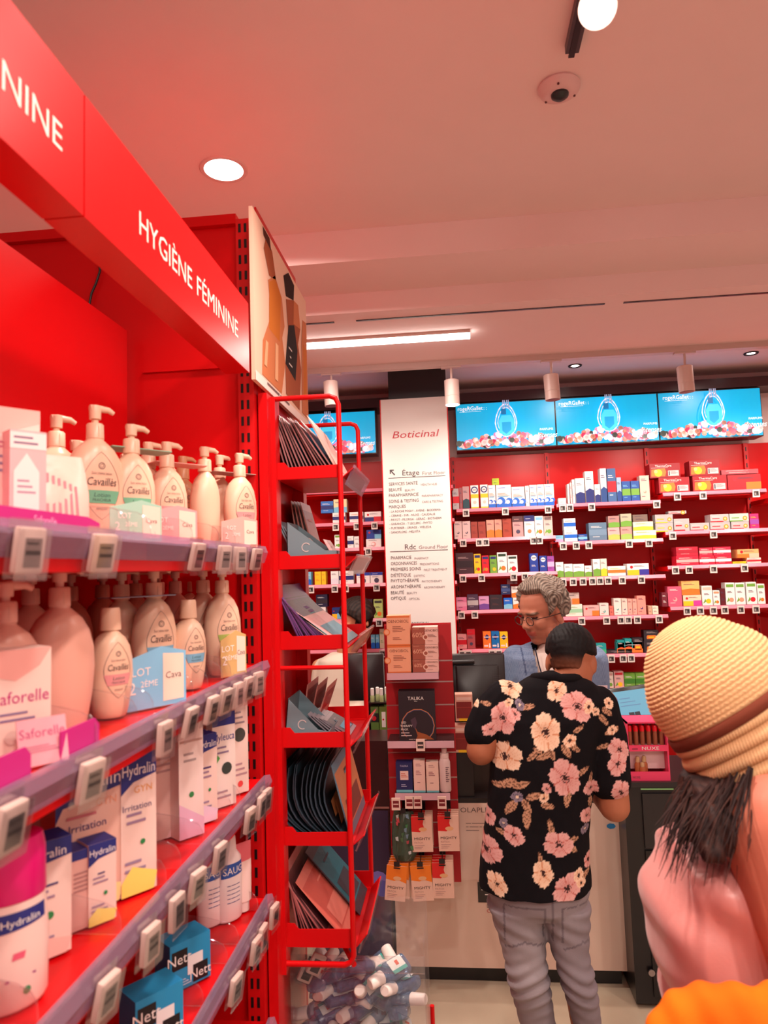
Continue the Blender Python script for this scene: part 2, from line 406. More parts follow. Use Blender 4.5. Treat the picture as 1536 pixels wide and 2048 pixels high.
for (o, aim) in zip([q for q in bpy.data.objects if q.name.startswith('track_spot_lamp')], [(-.35, 1.0, 1.6), (-.5, .7, 1.5), (-.5, .6, 1.4)]):
    if o.name == 'track_spot_lamp': o.location = Vector(ps)+(Vector(aim)-Vector(ps)).normalized()*.012; aim = (0.0, 0.15, 1.75); o.location = Vector(ps)+(Vector(aim)-Vector(ps)).normalized()*.008
    else:
        spot_head(tuple(o.location), aim, 'track spotlight above the aisle, '+('nearer' if o.location.y > 0 else 'farther behind')+' the viewer')
        o.location = o.location+(Vector(aim)-o.location).normalized()*.012
    o.rotation_euler = aimed(o.location, aim)
i = 0
for (px, py, lab, on) in ((905, 810, 'white can spotlight with lit lower rim before the white sign', True), (1106, 800, 'white can spotlight hanging before the left end of the screens', False),
                      (1374, 784, 'white can spotlight hanging before the right-hand screen', False), (664, 812, 'white can spotlight seen behind the red display rack', False)):
    p = at(px, py, Y=Y6-.015); spot_head(tuple(p), (p[0]+(.0 if on else .06), p[1]+.02*(not on), 1.0), lab, on, zc=Z4-.01, r=.037, L=.125)
# linear light
p0 = at(560, 702, Y=3.05); p1 = at(940, 674, Y=3.05)
t = thing('linear_light', ((p0[0]+p1[0])/2, 3.05, p1[2]), 'long slim white linear light hanging below the ceiling', 'ceiling light')
hw = (p1[0]-p0[0])/2
MB().box(-hw, hw, -.03, .03, .012, .095, rgb(205, 172, 160)).obj('housing', M_METAL, t)
MB().box(-hw, hw, -.026, .026, 0, .012, WHITE).obj('diffuser', M_LAMP, t)
for x in (-.45, .12): MB().tube([(x, 0, .09), (x, 0, Z4-p1[2])], .004, 6, WHITE).obj('hanger', M_METAL, t)
MB().box(-.12, .02, -.02, .02, Z4-p1[2]-.014, Z4-p1[2], WHITE).obj('canopy', M_METAL, t)
lo.location = (t.location.x, 3.05, t.location.z-.008)
p = at(797, 752, Z=ZB); 
tag(MB().lathe([(0, .035, .035), (-.008, .035, .035), (-.012, .03, .03)], 20, rgb(215, 180, 175), tuple(p)).obj('smoke_detector', M_PLAST, smooth=True), 'flat white smoke detector on the ceiling near the sign', 'smoke detector')

# ================================================================ WALL OF MEDICINE
UPX = [-1.9, -0.98, 0.017, 0.604, 1.214, 1.804, 2.40]
YF = 4.2
def zat(px, py): return float(at(px, py, Y=YF)[2])
BAYZ = {
 0: [1.97, 1.78, 1.56, 1.35, 1.15, .9], 
 1: [zat(640, 982), zat(700, 1045), zat(700, 1096), zat(700, 1168), zat(740, 1237), zat(740, 1298), zat(740, 1380)],
 2: [zat(1000, 1015), zat(1000, 1075), zat(1000, 1146), zat(1000, 1219), zat(960, 1298), zat(960, 1380)],
 3: [zat(1200, 1005), zat(1200, 1081), zat(1200, 1153), zat(1200, 1232), zat(1200, 1308), zat(1200, 1378), zat(1200, 1440)],
 4: [zat(1400, 983), zat(1400, 1061), zat(1400, 1130), zat(1400, 1212), zat(1400, 1290), zat(1400, 1370)],
 5: [zat(1520, 995), zat(1500, 1070), zat(1500, 1150), zat(1500, 1230), 1.3, 1.1]}
BAYN = {0: 'far left bay', 1: 'left-hand wall bay', 2: 'bay beside sign', 3: 'middle wall bay', 4: 'right-hand wall bay', 5: 'bay at right edge'}
for k in range(6):
    x0, x1 = UPX[k], UPX[k+1]
    t = thing('wall_shelving', ((x0+x1)/2, 4.35, 0), f'red wall shelving full of medicine boxes, {BAYN[k]}', 'shelving', 'medicine shelving along the back wall')
    MB().box(x0, x1, 4.47, 4.5, 0, 2.50, RED).obj('back_panel', M_RED, t, world=True)
    b = MB().box(x0-.012, x0+.012, 4.45, 4.47, 0.1, 2.50, RED)
    for j in range(46): b.box(x0-.003, x0+.003, 4.4485, 4.4505, .2+j*.05, .2+j*.05+.026, BLACK)
    b.obj('upright', M_CARTON, t, world=True)
    MB().box(x0, x1, 4.25, 4.47, 0, .12, RED).obj('plinth', M_RED, t, world=True)
    for z in BAYZ[k]:
        s = MB().box(x0+.006, x1-.006, YF+.004, 4.47, z-.03, z-.004, RED, front=RED).obj('shelf', M_RED, t, world=True)
        b = MB().prism([(YF-.004, z-.022), (YF+.006, z-.003), (YF+.006, z), (YF-.004, z+.001), (YF-.012, z-.018)], x0+.008, x1-.008, 'x', rgb(222, 120, 140))
        b.obj('price_rail', M_PLAST, s, world=False)
        r = kids(s)[0]; r.location = -t.location
# screens
BLUE = rgb(0, 176, 226)
def screen(x0, x1, z0, z1, label, seed):
    rnd = random.Random(seed); t = thing('wall_screen', ((x0+x1)/2, 4.34, z0), label, 'screen', 'row of advertising screens')
    w, h = x1-x0, z1-z0
    MB().box(-w/2, w/2, -.035, .10, 0, h, rgb(24, 20, 22)).obj('casing', M_DARK, t)
    b = MB(); y = -.0365
    def P(u, v, k=0): return (-w/2+u*w, y-k*.0002, v*h)
    n = 10
    for i in range(n):
        c0 = tuple(a*(1-.25*abs(i/n-.5)) for a in BLUE)
        b.quad(P(.006+.988*i/n, .02), P(.006+.988*(i+1)/n, .02), P(.006+.988*(i+1)/n, .98), P(.006+.988*i/n, .98), c0)
    pal = [rgb(226, 190, 184), rgb(222, 96, 130), rgb(214, 210, 236), rgb(190, 40, 74), rgb(214, 146, 126), rgb(236, 226, 232), rgb(170, 112, 94), rgb(226, 130, 156), rgb(50, 58, 52)]
    k = 2
    for i in range(135):
        u = rnd.uniform(.02, .98); hh = .10+.24*exp(-((u-.40)/.28)**2)+.10*(u > .6)
        v = .02+rnd.random()**.8*hh*(1-i/400.); r = rnd.uniform(.016, .034)
        c = pal[min(8, int(rnd.random()**1.1*8.6))]; v = max(v, .02+r*w/h)
        b.disc(P(u, v, k), r*w, ((1, 0, 0), (0, 0, 1)), c, 9); k += 1
        b.disc(P(u+.004, v+.01, k), r*w*.55, ((1, 0, 0), (0, 0, 1)), tuple(min(1, q*(1.3 if i % 2 else .75)) for q in c), 7); k += 1
    sil = rgb(196, 206, 226)
    # looped silver fork prongs around a blue flacon
    for (rx, off, th) in ((.105, 0, .011), (.085, .004, .007)):
        pts = []
        for i in range(41):
            a = -pi/2+2*pi*i/40; rr = rx*(1-.18*max(0, sin(a)))
            pts.append((.5+off+rr*cos(a)*1.0, .52+.30*sin(a)*(1 if sin(a) < 0 else 1.25)*rx/.105))
        for i in range(40):
            a0, a1 = pts[i], pts[i+1]; 
            dx, dz = (a1[0]-a0[0])*w, (a1[1]-a0[1])*h; l = sqrt(dx*dx+dz*dz)+1e-9; nx, nz = -dz/l*th*w/2, dx/l*th*w/2
            q = [(-w/2+a0[0]*w+nx, y-.02*.03-k*.0002, a0[1]*h+nz), (-w/2+a1[0]*w+nx, y-.0006-k*.0002, a1[1]*h+nz), (-w/2+a1[0]*w-nx, y-.0006-k*.0002, a1[1]*h-nz), (-w/2+a0[0]*w-nx, y-.0006-k*.0002, a0[1]*h-nz)]
            b.quad(*q[::-1], sil if i % 3 else rgb(250, 250, 255))
        k += 1
    for dx in (-.03, -.012, .012, .03): b.quad(P(.505+dx-.006, .80, k), P(.505+dx+.006, .80, k), P(.505+dx*.9+.005, .98, k), P(.505+dx*.9-.005, .98, k), rgb(150, 160, 190)); k += 1
    fl = [(.43, .30), (.50, .22), (.58, .32), (.585, .55), (.55, .66), (.46, .66), (.43, .55)]
    b.add([P(u, v, k) for u, v in fl], [tuple(range(7))], rgb(70, 205, 240)); k += 1
    b.add([P(u, v, k) for u, v in [(.46, .34), (.50, .27), (.55, .36), (.55, .52), (.46, .52)]], [(0, 1, 2, 3, 4)], rgb(30, 160, 215)); k += 1
    b.quad(P(.455, .68, k), P(.505, .68, k), P(.505, .80, k), P(.455, .80, k), rgb(20, 110, 165)); k += 1
    b.text('rogeRGallet', P(.025, .80, k), (1, 0, 0), (0, 0, 1), .085*h, (1, 1, 1), 'l', fit=.25*w); b.quad(P(.04, .77, k), P(.26, .77, k), P(.26, .775, k), P(.04, .775, k), (1, 1, 1))
    b.text(': :', P(.285, .80, k), (1, 0, 0), (0, 0, 1), .07*h, (1, 1, 1), 'l'); k += 3
    b.text('Intenses', P(.80, .16, k), (1, 0, 0), (0, 0, 1), .11*h, (1, 1, 1), 'l', shear=.3, maxw=.19*w)
    b.text('PARFUMS', P(.83, .31, k), (1, 0, 0), (0, 0, 1), .045*h, (1, 1, 1), 'l')
    b.obj('picture', M_SCREEN, t)
sx = [at(p, 890, Y=4.3)[0] for p in (913, 1114, 1321, 1530)]; zb, zt = 2.515, 2.81
names = ['turquoise perfume advert screen, leftmost of the three right of the sign', 'turquoise perfume advert screen, middle of the three right of the sign', 'turquoise perfume advert screen at the right edge of the row']
for i in range(3): screen(sx[i]+.001, sx[i+1]-.001, zb, zt, names[i], 3)
screen(-1.05, at(752, 880, Y=4.3)[0], zb+.01, zt-.01, 'turquoise flower advert screen left of the white sign', 3)

# ---- cartons on the wall, listed bay by bay in photograph crops
CR = {1: (750, 740, 3.746), 2: (1100, 740, 3.523), 3: (1100, 1120, 3.523), 4: (900, 960, 6.98), 5: (900, 1140, 6.98), 6: (1100, 1120, 6.98), 7: (560, 900, 4.877)}
Wc, Nv, Or, Gn, Pk = rgb(240, 236, 232), rgb(30, 42, 110), rgb(238, 120, 40), rgb(110, 165, 60), rgb(232, 170, 165)
Yl, Tl, Bl, Gy, Dk, Mr = rgb(245, 195, 30), rgb(20, 150, 150), rgb(20, 100, 200), rgb(176, 172, 172), rgb(44, 36, 44), rgb(150, 60, 46)
Rd, Pu, Lb, Sl = rgb(205, 20, 40), rgb(150, 70, 160), rgb(120, 190, 220), rgb(92, 122, 146)
T = rgb(70, 66, 90)
def sty(kind, a=Wc, c1=Bl, c2=T, txt=None):
    L = [('l', .12, .78, .85, 2, c2)]
    if kind == 'wave': return a, [('r', 0, 0, 1, .17, Bl), ('c', .32, .28, .28, Bl), ('c', .22, .26, .17, a), ('c', .85, .26, .24, Bl), ('c', .75, .24, .14, a), ('l', .1, .86, .9, 1, c1), ('l', .1, .62, .9, 3, rgb(210, 130, 110)), ('r', .1, .46, .8, .50, Lb)]
    if kind == 'ring': return a, [('r', 0, .45, 1, .62, Yl), ('r', 0, 0, 1, .07, Yl), ('c', .5, .80, .46, Nv), ('c', .5, .80, .30, a), ('r', .3, .78, .7, .82, rgb(150, 120, 120)), ('c', .5, .27, .22, rgb(215, 200, 185))]
    if kind == 'band': return a, [('r', 0, 0, 1, .36, c1), ('p', [(0, .36), (1, .36), (1, .40), (.5, .46), (0, .38)], c1)]+L
    if kind == 'top': return a, [('r', 0, .72, 1, 1, c1), ('l', .15, .84, .85, 1, a), ('l', .15, .6, .85, 2, c2), ('c', .5, .25, .2, c2)]
    if kind == 'mid': return a, [('r', 0, .3, 1, .62, c1)]+L+[('l', .2, .2, .8, 1, c2)]
    if kind == 'sun': return a, [('l', .08, .75, .6, 3, rgb(220, 215, 215)), ('r', .1, .4, .5, .5, c1), ('r', 0, 0, .7, .12, c1), ('c', .8, .4, .12, rgb(250, 150, 40)), ('c', .8, .4, .06, rgb(255, 225, 150))]
    if kind == 'bus': return a, [('p', [(.2, .2), (.85, .2), (.88, .38), (.8, .55), (.25, .55), (.18, .4)], Or), ('l', .2, .85, .9, 3, rgb(190, 180, 175)), ('r', .3, .3, .7, .42, Yl)]
    if kind == 'heat': return a, [('p', [(.04, .1), (.5, .1), (.54, .4), (.5, .66), (.06, .60)], Or), ('c', .28, .34, .13, Yl), ('c', .2, .45, .06, rgb(250, 210, 120)), ('r', .6, .1, .95, .48, rgb(220, 200, 195)), ('r', .62, .14, .66, .44, T), ('l', .68, .4, .92, 4, T), ('t', .45, .76, .15, 'ThermaCare', rgb(250, 240, 235)), ('r', .05, .69, .6, .71, rgb(240, 200, 190))]
    if kind == 'logo': return a, [('c', .5, .35, .16, c1), ('c', .46, .38, .10, a), ('l', .15, .85, .85, 2, c2), ('l', .15, .16, .7, 1, c2)]
    if kind == 'wide': return a, [('r', 0, 0, .55, .45, c1), ('r', .55, 0, 1, .5, c2), ('c', .2, .7, .07, Rd), ('l', .3, .8, .9, 2, T)]
    if kind == 'dia': return a, [('p', [(.5, .5), (.85, .68), (.5, .86), (.15, .68)], c1), ('r', .1, .65, .9, .71, rgb(230, 220, 225)), ('r', .1, .1, .6, .2, rgb(240, 220, 215)), ('p', [(.7, .05), (.9, .05), (.85, .3), (.75, .3)], Wc)]
    if kind == 'pack': return a, [('c', .5, .75, .33, Wc), ('r', .25, .73, .75, .78, T), ('l', .2, .35, .8, 2, Wc)]
    if kind == 'fruit': return a, [('c', .6, .22, .25, c1), ('p', [(.05, .1), (.4, .2), (.3, .35)], Gn), ('r', .1, .8, .9, .93, c2)]+L[1:]+[('l', .2, .6, .8, 2, T)]
    return a, L+[('l', .2, .4, .75, 3, c2)]
ITEMS = {
 2: [
  [(4, 42, 132, 85, 375, sty('mid', Gy, Rd), 'narrow grey and red carton'), (4, 138, 180, 75, 375, sty('p', rgb(150, 90, 95)), 'narrow dull pink carton'), (4, 184, 278, 60, 375, sty('band', rgb(185, 150, 150), rgb(30, 70, 80)), 'grey carton with dark teal foot'),
   (4, 297, 408, 50, 375, sty('ring'), 'white and yellow carton with navy ring'), (4, 433, 540, 42, 372, sty('ring'), 'white and yellow carton with navy ring'), (4, 545, 645, 45, 362, sty('wave'), 'white carton with blue waves'),
   (4, 590, 688, -50, 40, sty('p', rgb(170, 200, 30)), 'small lime green carton set on top'), (4, 652, 865, 38, 352, sty('wave'), 'wide white carton with blue waves'), (4, 870, 1052, 65, 345, sty('wave'), 'white carton with blue waves'),
   (4, 1060, 1115, 50, 338, sty('mid', Wc, rgb(180, 210, 230)), 'narrow white carton'), (4, 1120, 1222, 35, 332, sty('wave'), 'tall white carton with blue waves'), (4, 1225, 1325, 30, 330, sty('wave'), 'tall white carton with blue waves'), (4, 1328, 1462, 27, 328, sty('wave'), 'tall white carton with blue waves')],
  [(4, 62, 175, 535, 782, sty('logo', rgb(212, 188, 184), T), 'pale grey carton with dark crescent'), (4, 180, 292, 535, 780, sty('logo', rgb(212, 188, 184), T), 'pale grey carton with dark crescent'), (4, 298, 392, 545, 778, sty('p', Mr, Mr, rgb(110, 40, 36)), 'plain russet carton'),
   (4, 398, 505, 545, 776, sty('p', Mr, Mr, rgb(110, 40, 36)), 'plain russet carton'), (4, 515, 625, 525, 775, sty('band', rgb(222, 150, 130), Or), 'salmon carton with glowing orange foot'), (4, 632, 732, 520, 772, sty('band', rgb(222, 150, 130), Or), 'salmon carton with glowing orange foot'),
   (4, 740, 868, 508, 766, sty('p', rgb(160, 62, 44), Mr, rgb(120, 40, 30)), 'broad russet carton'), (4, 880, 1030, 470, 758, sty('top', rgb(205, 150, 148), rgb(80, 50, 54)), 'dusty pink carton with dark top'), (4, 1042, 1188, 462, 752, sty('top', Wc, Nv, rgb(200, 130, 90)), 'white and navy carton with two feet'),
   (4, 1192, 1312, 468, 748, sty('fruit', Wc, Or, Lb), 'white carton with an orange disc'), (4, 1316, 1440, 472, 745, sty('fruit', rgb(214, 190, 180), Gn, rgb(130, 110, 110)), 'beige carton with green leaf stripe')],
  [(4, 88, 335, 990, 1285, sty('mid', rgb(66, 40, 48), rgb(40, 26, 34), rgb(180, 150, 150)), 'wide dark maroon display carton'), (4, 342, 440, 1005, 1280, sty('fruit', Yl, Rd, Nv), 'narrow yellow and navy carton with red foot'), (4, 452, 552, 1030, 1278, sty('fruit', Rd, Or, Nv), 'narrow red and navy carton'),
   (4, 562, 662, 1030, 1276, sty('fruit', Gn, Yl, Nv), 'narrow green and navy carton'), (4, 668, 805, 985, 1270, sty('fruit', Wc, Or, rgb(30, 60, 40)), 'white carton with dark green label and orange fruit'), (4, 812, 950, 1030, 1268, sty('fruit', Wc, Rd, rgb(40, 60, 50)), 'white carton with dark green label and red fruit'),
   (4, 1120, 1240, 1010, 1266, sty('pack', rgb(30, 60, 150)), 'royal blue carton with white oval'), (4, 1256, 1360, 1045, 1264, sty('pack', rgb(30, 60, 150)), 'smaller royal blue carton with white oval'), (4, 1366, 1462, 1050, 1262, sty('mid', Pu, rgb(220, 180, 220)), 'violet carton with pale stripes')],
  [(5, 92, 240, 350, 528, sty('mid', rgb(214, 120, 155), rgb(225, 150, 175), Dk), 'pink and black carton'), (5, 246, 400, 318, 532, sty('mid', rgb(70, 50, 74), Gy, rgb(190, 180, 190)), 'dark violet carton'), (5, 408, 552, 345, 528, sty('band', rgb(205, 150, 190), rgb(110, 70, 150), Dk), 'lilac carton with purple corner'),
   (5, 560, 740, 335, 535, sty('p', Dk, Dk, rgb(100, 60, 60)), 'black carton'), (5, 800, 945, 135, 205, sty('p', rgb(110, 60, 66)), 'dull maroon carton at the back of the stack'), (5, 718, 850, 245, 385, sty('mid', rgb(28, 44, 90), rgb(60, 80, 130), Wc), 'navy carton set on the stack'),
   (5, 755, 878, 392, 545, sty('band', Bl, Lb, Wc), 'sky blue and white carton'), (5, 862, 1010, 225, 380, sty('band', rgb(236, 226, 220), Or), 'orange and white carton set on another'), (5, 884, 1040, 390, 545, sty('band', rgb(240, 232, 226), Or), 'orange and white carton under its twin')],
  [(5, 112, 240, 870, 1070, sty('mid', rgb(226, 150, 150), Rd), 'pink carton with red panel'), (5, 243, 358, 770, 1040, sty('top', rgb(178, 80, 84), Rd), 'tall dull pink carton'), (5, 466, 580, 815, 1045, sty('dia', Or, Nv), 'orange carton with navy diamond'),
   (5, 584, 696, 815, 1045, sty('dia', rgb(10, 110, 180), Nv), 'blue carton with navy diamond'), (5, 700, 815, 825, 1045, sty('dia', Yl, Nv), 'yellow carton with navy diamond')]],
 3: [
  [(2, 60, 115, 893, 935, sty('p', Wc), 'tiny white carton'), (2, 128, 142, 795, 935, sty('p', Wc), 'very thin white carton'), (2, 146, 160, 785, 935, sty('p', rgb(240, 190, 190)), 'very thin pink carton'), (2, 163, 182, 765, 935, sty('p', Wc), 'very thin white carton'),
   (2, 186, 250, 758, 935, sty('band', Wc, Nv), 'white and navy carton'), (2, 256, 316, 708, 932, sty('band', Wc, Nv), 'tall white and navy carton'), (2, 320, 360, 800, 930, sty('band', Wc, Nv), 'short white and navy carton'), (2, 363, 408, 688, 928, sty('band', rgb(210, 205, 215), rgb(30, 70, 130)), 'tall pale carton with blue foot'),
   (2, 412, 474, 685, 922, sty('mid', rgb(60, 100, 150), Rd, Wc), 'tall blue carton with red panel'), (2, 477, 510, 748, 920, sty('band', rgb(150, 180, 210), rgb(30, 70, 140)), 'narrow blue carton'), (2, 513, 573, 775, 918, sty('mid', rgb(30, 80, 160), Gn, Lb), 'blue carton with green wave'), (2, 576, 636, 775, 918, sty('mid', rgb(30, 80, 160), Gn, Lb), 'blue carton with green wave'),
   (2, 640, 708, 737, 915, sty('logo', rgb(224, 190, 175), rgb(200, 150, 130)), 'beige pink carton')],
  [(2, 35, 96, 1150, 1196, sty('band', Lb, rgb(190, 160, 200)), 'small light blue carton'), (2, 98, 183, 1028, 1110, sty('mid', Wc, Bl), 'white and blue tub carton set on another'), (2, 104, 196, 1115, 1195, sty('mid', Wc, Bl), 'white and blue tub carton'), (2, 200, 265, 1145, 1193, sty('mid', rgb(20, 70, 150), Lb, Wc), 'small deep blue carton'),
   (2, 278, 405, 1065, 1191, sty('mid', Sl, rgb(110, 140, 165), Wc), 'broad slate blue carton'), (2, 412, 492, 1012, 1092, sty('band', rgb(170, 130, 125), Gn), 'pinkish green carton set on another'), (2, 500, 578, 1000, 1090, sty('band', rgb(180, 175, 150), Gn), 'grey green carton set on another'), (2, 412, 495, 1102, 1190, sty('band', rgb(232, 170, 165), rgb(170, 190, 90)), 'pink and green carton'),
   (2, 502, 582, 1100, 1190, sty('band', rgb(210, 150, 140), rgb(150, 190, 90)), 'pale pink and green carton'), (2, 585, 690, 1008, 1058, sty('p', rgb(120, 100, 90)), 'dim flat carton at the top of the pile'), (2, 587, 730, 1062, 1122, sty('band', rgb(226, 230, 200), rgb(190, 200, 60), Gn), 'pale green flat carton set on another'), (2, 590, 752, 1127, 1187, sty('band', rgb(230, 234, 208), rgb(190, 200, 60), Gn), 'pale green flat carton at the bottom')],
  [(6, 88, 198, 0, 215, sty('band', Wc, Gn), 'white carton with green foot'), (6, 206, 325, 28, 215, sty('band', Wc, Gn), 'white carton with green foot'), (6, 330, 485, 35, 216, sty('band', Wc, Gn), 'wide white carton with green foot'), (6, 494, 592, 72, 226, sty('band', Wc, Gn), 'short white carton with green foot'),
   (6, 610, 712, -20, 222, sty('band', Wc, Gn), 'tall white carton with green foot'), (6, 716, 806, -20, 224, sty('band', rgb(226, 222, 205), rgb(190, 205, 40)), 'tall white carton with lime foot'), (6, 812, 1064, 88, 222, sty('mid', Wc, Or, Yl), 'flat white and orange carton'), (6, 1085, 1390, 58, 220, sty('wide', Wc, Yl, rgb(50, 50, 150)), 'flat white carton with yellow and violet pills')],
  [(6, 190, 415, 440, 600, sty('wide', rgb(200, 180, 170), rgb(190, 150, 130), Or), 'beige flat carton set on another'), (6, 222, 460, 610, 775, sty('mid', rgb(226, 228, 212), rgb(150, 200, 160), Gn), 'pale green flat carton'), (6, 472, 692, 628, 772, sty('wide', Pk, Pk, Or), 'pink carton with orange flower'), (6, 698, 828, 598, 770, sty('logo', rgb(236, 214, 205), Tl), 'white carton with teal drop'),
   (6, 838, 895, 640, 768, sty('p', rgb(220, 110, 95)), 'small coral carton'), (6, 900, 1005, 535, 768, sty('logo', rgb(240, 224, 214), Tl), 'cream carton with teal drop'), (6, 1010, 1092, 540, 768, sty('logo', rgb(240, 205, 190), Nv), 'pale pink carton with navy drop'), (6, 1095, 1160, 545, 768, sty('logo', rgb(238, 165, 150), Nv), 'salmon carton with navy drop'),
   (6, 1163, 1225, 548, 768, sty('logo', rgb(238, 165, 150), Nv), 'salmon carton with navy drop'), (6, 1228, 1350, 505, 766, sty('logo', rgb(238, 150, 135), Nv), 'taller coral carton with navy drop'), (6, 1380, 1430, 645, 762, sty('p', rgb(214, 170, 140)), 'narrow tan carton'), (6, 1435, 1520, 650, 762, sty('p', rgb(235, 225, 200)), 'cream carton at the row end')],
  [(6, 640, 790, 1120, 1255, sty('band', Tl, rgb(60, 180, 120), Wc), 'teal and green carton'), (6, 795, 940, 1110, 1255, sty('band', Tl, Or, Wc), 'teal carton with amber foot'), (6, 945, 1048, 1080, 1255, sty('band', Tl, rgb(240, 90, 50), Wc), 'teal carton with orange red foot'), (6, 1052, 1150, 1055, 1250, sty('band', rgb(30, 160, 160), rgb(240, 90, 50), Wc), 'taller teal carton with orange red foot'),
   (6, 1160, 1305, 1055, 1262, sty('bus', Dk), 'black carton with small amber bus'), (6, 1315, 1520, 975, 1125, sty('bus', Dk), 'black carton with amber bus set on another'), (6, 1318, 1530, 1135, 1290, sty('bus', Dk), 'black carton with orange bus below its twin'), (6, 700, 1300, 1262, 1298, sty('p', Dk, Dk, Wc), 'long flat black tray')],
  [(6, 790, 895, 1560, 1780, sty('fruit', rgb(214, 200, 186), Gn, rgb(200, 150, 140)), 'beige carton with green herb'), (6, 905, 1040, 1550, 1780, sty('fruit', rgb(220, 170, 165), Yl, Rd), 'pink carton with yellow flower'), (6, 1045, 1200, 1575, 1775, sty('mid', Gn, rgb(60, 130, 40), Wc), 'bright green carton with pale shield'), (6, 1205, 1385, 1575, 1775, sty('mid', Gn, rgb(60, 130, 40), Wc), 'wide bright green carton with pale shield'), (6, 1392, 1480, 1560, 1770, sty('band', Wc, Gn), 'white and green carton beside the hat')],
  []],
 4: [
  [(2, 704, 920, 635, 735, sty('heat', rgb(150, 16, 28)), 'dark red heat wrap carton on the left upper pile'), (2, 985, 1200, 618, 725, sty('heat', rgb(150, 16, 28)), 'dark red heat wrap carton on the middle upper pile'), (2, 1208, 1470, 690, 722, sty('p', rgb(180, 70, 80), Rd, Wc), 'flat red carton lying on top'), (2, 770, 988, 742, 850, sty('heat', rgb(160, 14, 30)), 'dark red heat wrap carton at lower left'),
   (2, 1010, 1252, 735, 846, sty('heat', rgb(160, 14, 30)), 'dark red heat wrap carton at lower middle'), (2, 1256, 1492, 728, 836, sty('wide', rgb(170, 14, 30), rgb(170, 14, 30), Or), 'red heat carton with glowing orange knee')],
  [(2, 742, 868, 1000, 1060, sty('sun', Gy, Yl), 'grey carton with orange sun set on another'), (2, 835, 962, 978, 998, sty('sun', Gy, Rd), 'flat grey carton on the very top'), (2, 746, 872, 1065, 1126, sty('sun', Gy, Yl), 'grey and yellow carton with orange sun'), (2, 876, 986, 1030, 1118, sty('sun', Gy, Rd), 'tall grey and pink carton with orange sun'),
   (2, 990, 1126, 1062, 1115, sty('sun', Gy, Rd), 'grey carton with orange sun'), (2, 1130, 1262, 998, 1052, sty('sun', rgb(200, 180, 180), Rd), 'grey and red carton with orange sun set on another'), (2, 1130, 1272, 1058, 1112, sty('sun', Gy, Rd), 'grey and red carton with orange sun'), (2, 1266, 1402, 992, 1046, sty('sun', rgb(190, 200, 190), Gn), 'grey and green carton with orange sun set on another'),
   (2, 1278, 1405, 1052, 1106, sty('sun', Gy, Rd), 'grey carton with orange sun near the end'), (2, 1412, 1476, 1000, 1104, sty('mid', rgb(226, 40, 110), Pu, Yl), 'magenta and yellow carton')],
  [(2, 890, 1045, 1230, 1292, sty('mid', rgb(190, 30, 55), rgb(170, 30, 50), Wc), 'dim red carton set on another'), (2, 892, 1050, 1300, 1366, sty('mid', rgb(225, 30, 60), Pk, Wc), 'red carton at the row start'), (2, 1053, 1148, 1240, 1296, sty('mid', rgb(214, 40, 70), Pk, Wc), 'red carton with pale band set on another'), (2, 1055, 1165, 1302, 1364, sty('mid', rgb(230, 30, 60), Wc, Wc), 'red carton with white band'),
   (2, 1152, 1276, 1232, 1290, sty('mid', rgb(230, 36, 70), Wc, Wc), 'bright red carton with white band set on another'), (2, 1168, 1282, 1300, 1362, sty('mid', rgb(230, 30, 60), Wc, Wc), 'bright red carton with white band'), (2, 1288, 1385, 1345, 1360, sty('p', Yl, Yl, Rd), 'flat yellow carton'), (2, 1322, 1475, 1258, 1318, sty('wide', rgb(236, 170, 110), Or, rgb(236, 190, 160)), 'orange and beige carton'), (2, 1390, 1490, 1320, 1358, sty('mid', rgb(240, 210, 200), Rd), 'white and red flat carton')],
  [(3, 792, 832, 226, 325, sty('p', rgb(110, 30, 44), Rd, Wc), 'small dark red carton'), (3, 836, 935, 186, 325, sty('logo', rgb(228, 90, 120), Pk, Wc), 'hot pink carton with pale disc'), (3, 930, 1058, 142, 240, sty('band', rgb(244, 190, 110), Or, T), 'amber carton set on another'), (3, 942, 1072, 246, 322, sty('wide', rgb(246, 210, 180), Yl, rgb(220, 60, 150)), 'peach carton with magenta dot'),
   (3, 1076, 1150, 180, 318, sty('fruit', Wc, Yl, rgb(240, 190, 170)), 'white and peach carton with yellow flower'), (3, 1154, 1202, 212, 316, sty('fruit', Wc, Or, rgb(240, 150, 110)), 'narrow white and orange carton'), (3, 1206, 1240, 200, 316, sty('p', rgb(90, 10, 24)), 'narrow dark red carton'), (3, 1243, 1310, 158, 314, sty('fruit', Wc, rgb(240, 150, 120), Gn), 'white carton with green top and peach foot'),
   (3, 1313, 1382, 158, 312, sty('fruit', Wc, rgb(240, 150, 120), Gn), 'white carton with green top and peach foot'), (3, 1390, 1464, 155, 312, sty('fruit', Wc, Rd, Gn), 'white carton with green top and red foot'), (3, 1468, 1522, 168, 310, sty('fruit', Wc, Or, Gn), 'white carton with green top and orange foot')],
  [(3, 815, 872, 515, 600, sty('logo', Dk, Gy, Wc), 'small black carton beside the straw hat'), (3, 878, 1000, 478, 590, sty('p', Dk, Dk, Wc), 'black and grey carton beside the straw hat')],
  []],
 1: [
  [(7, 240, 300, 285, 388, sty('p', rgb(200, 200, 220)), 'pale lilac carton'), (7, 345, 388, 283, 388, sty('p', Yl, Yl, Or), 'yellow carton'), (7, 390, 432, 283, 388, sty('p', Yl, Yl, Or), 'yellow carton'), (7, 485, 545, 280, 385, sty('band', Wc, Rd), 'white carton with red foot'), (7, 550, 600, 280, 383, sty('p', rgb(236, 190, 190)), 'pale pink carton')],
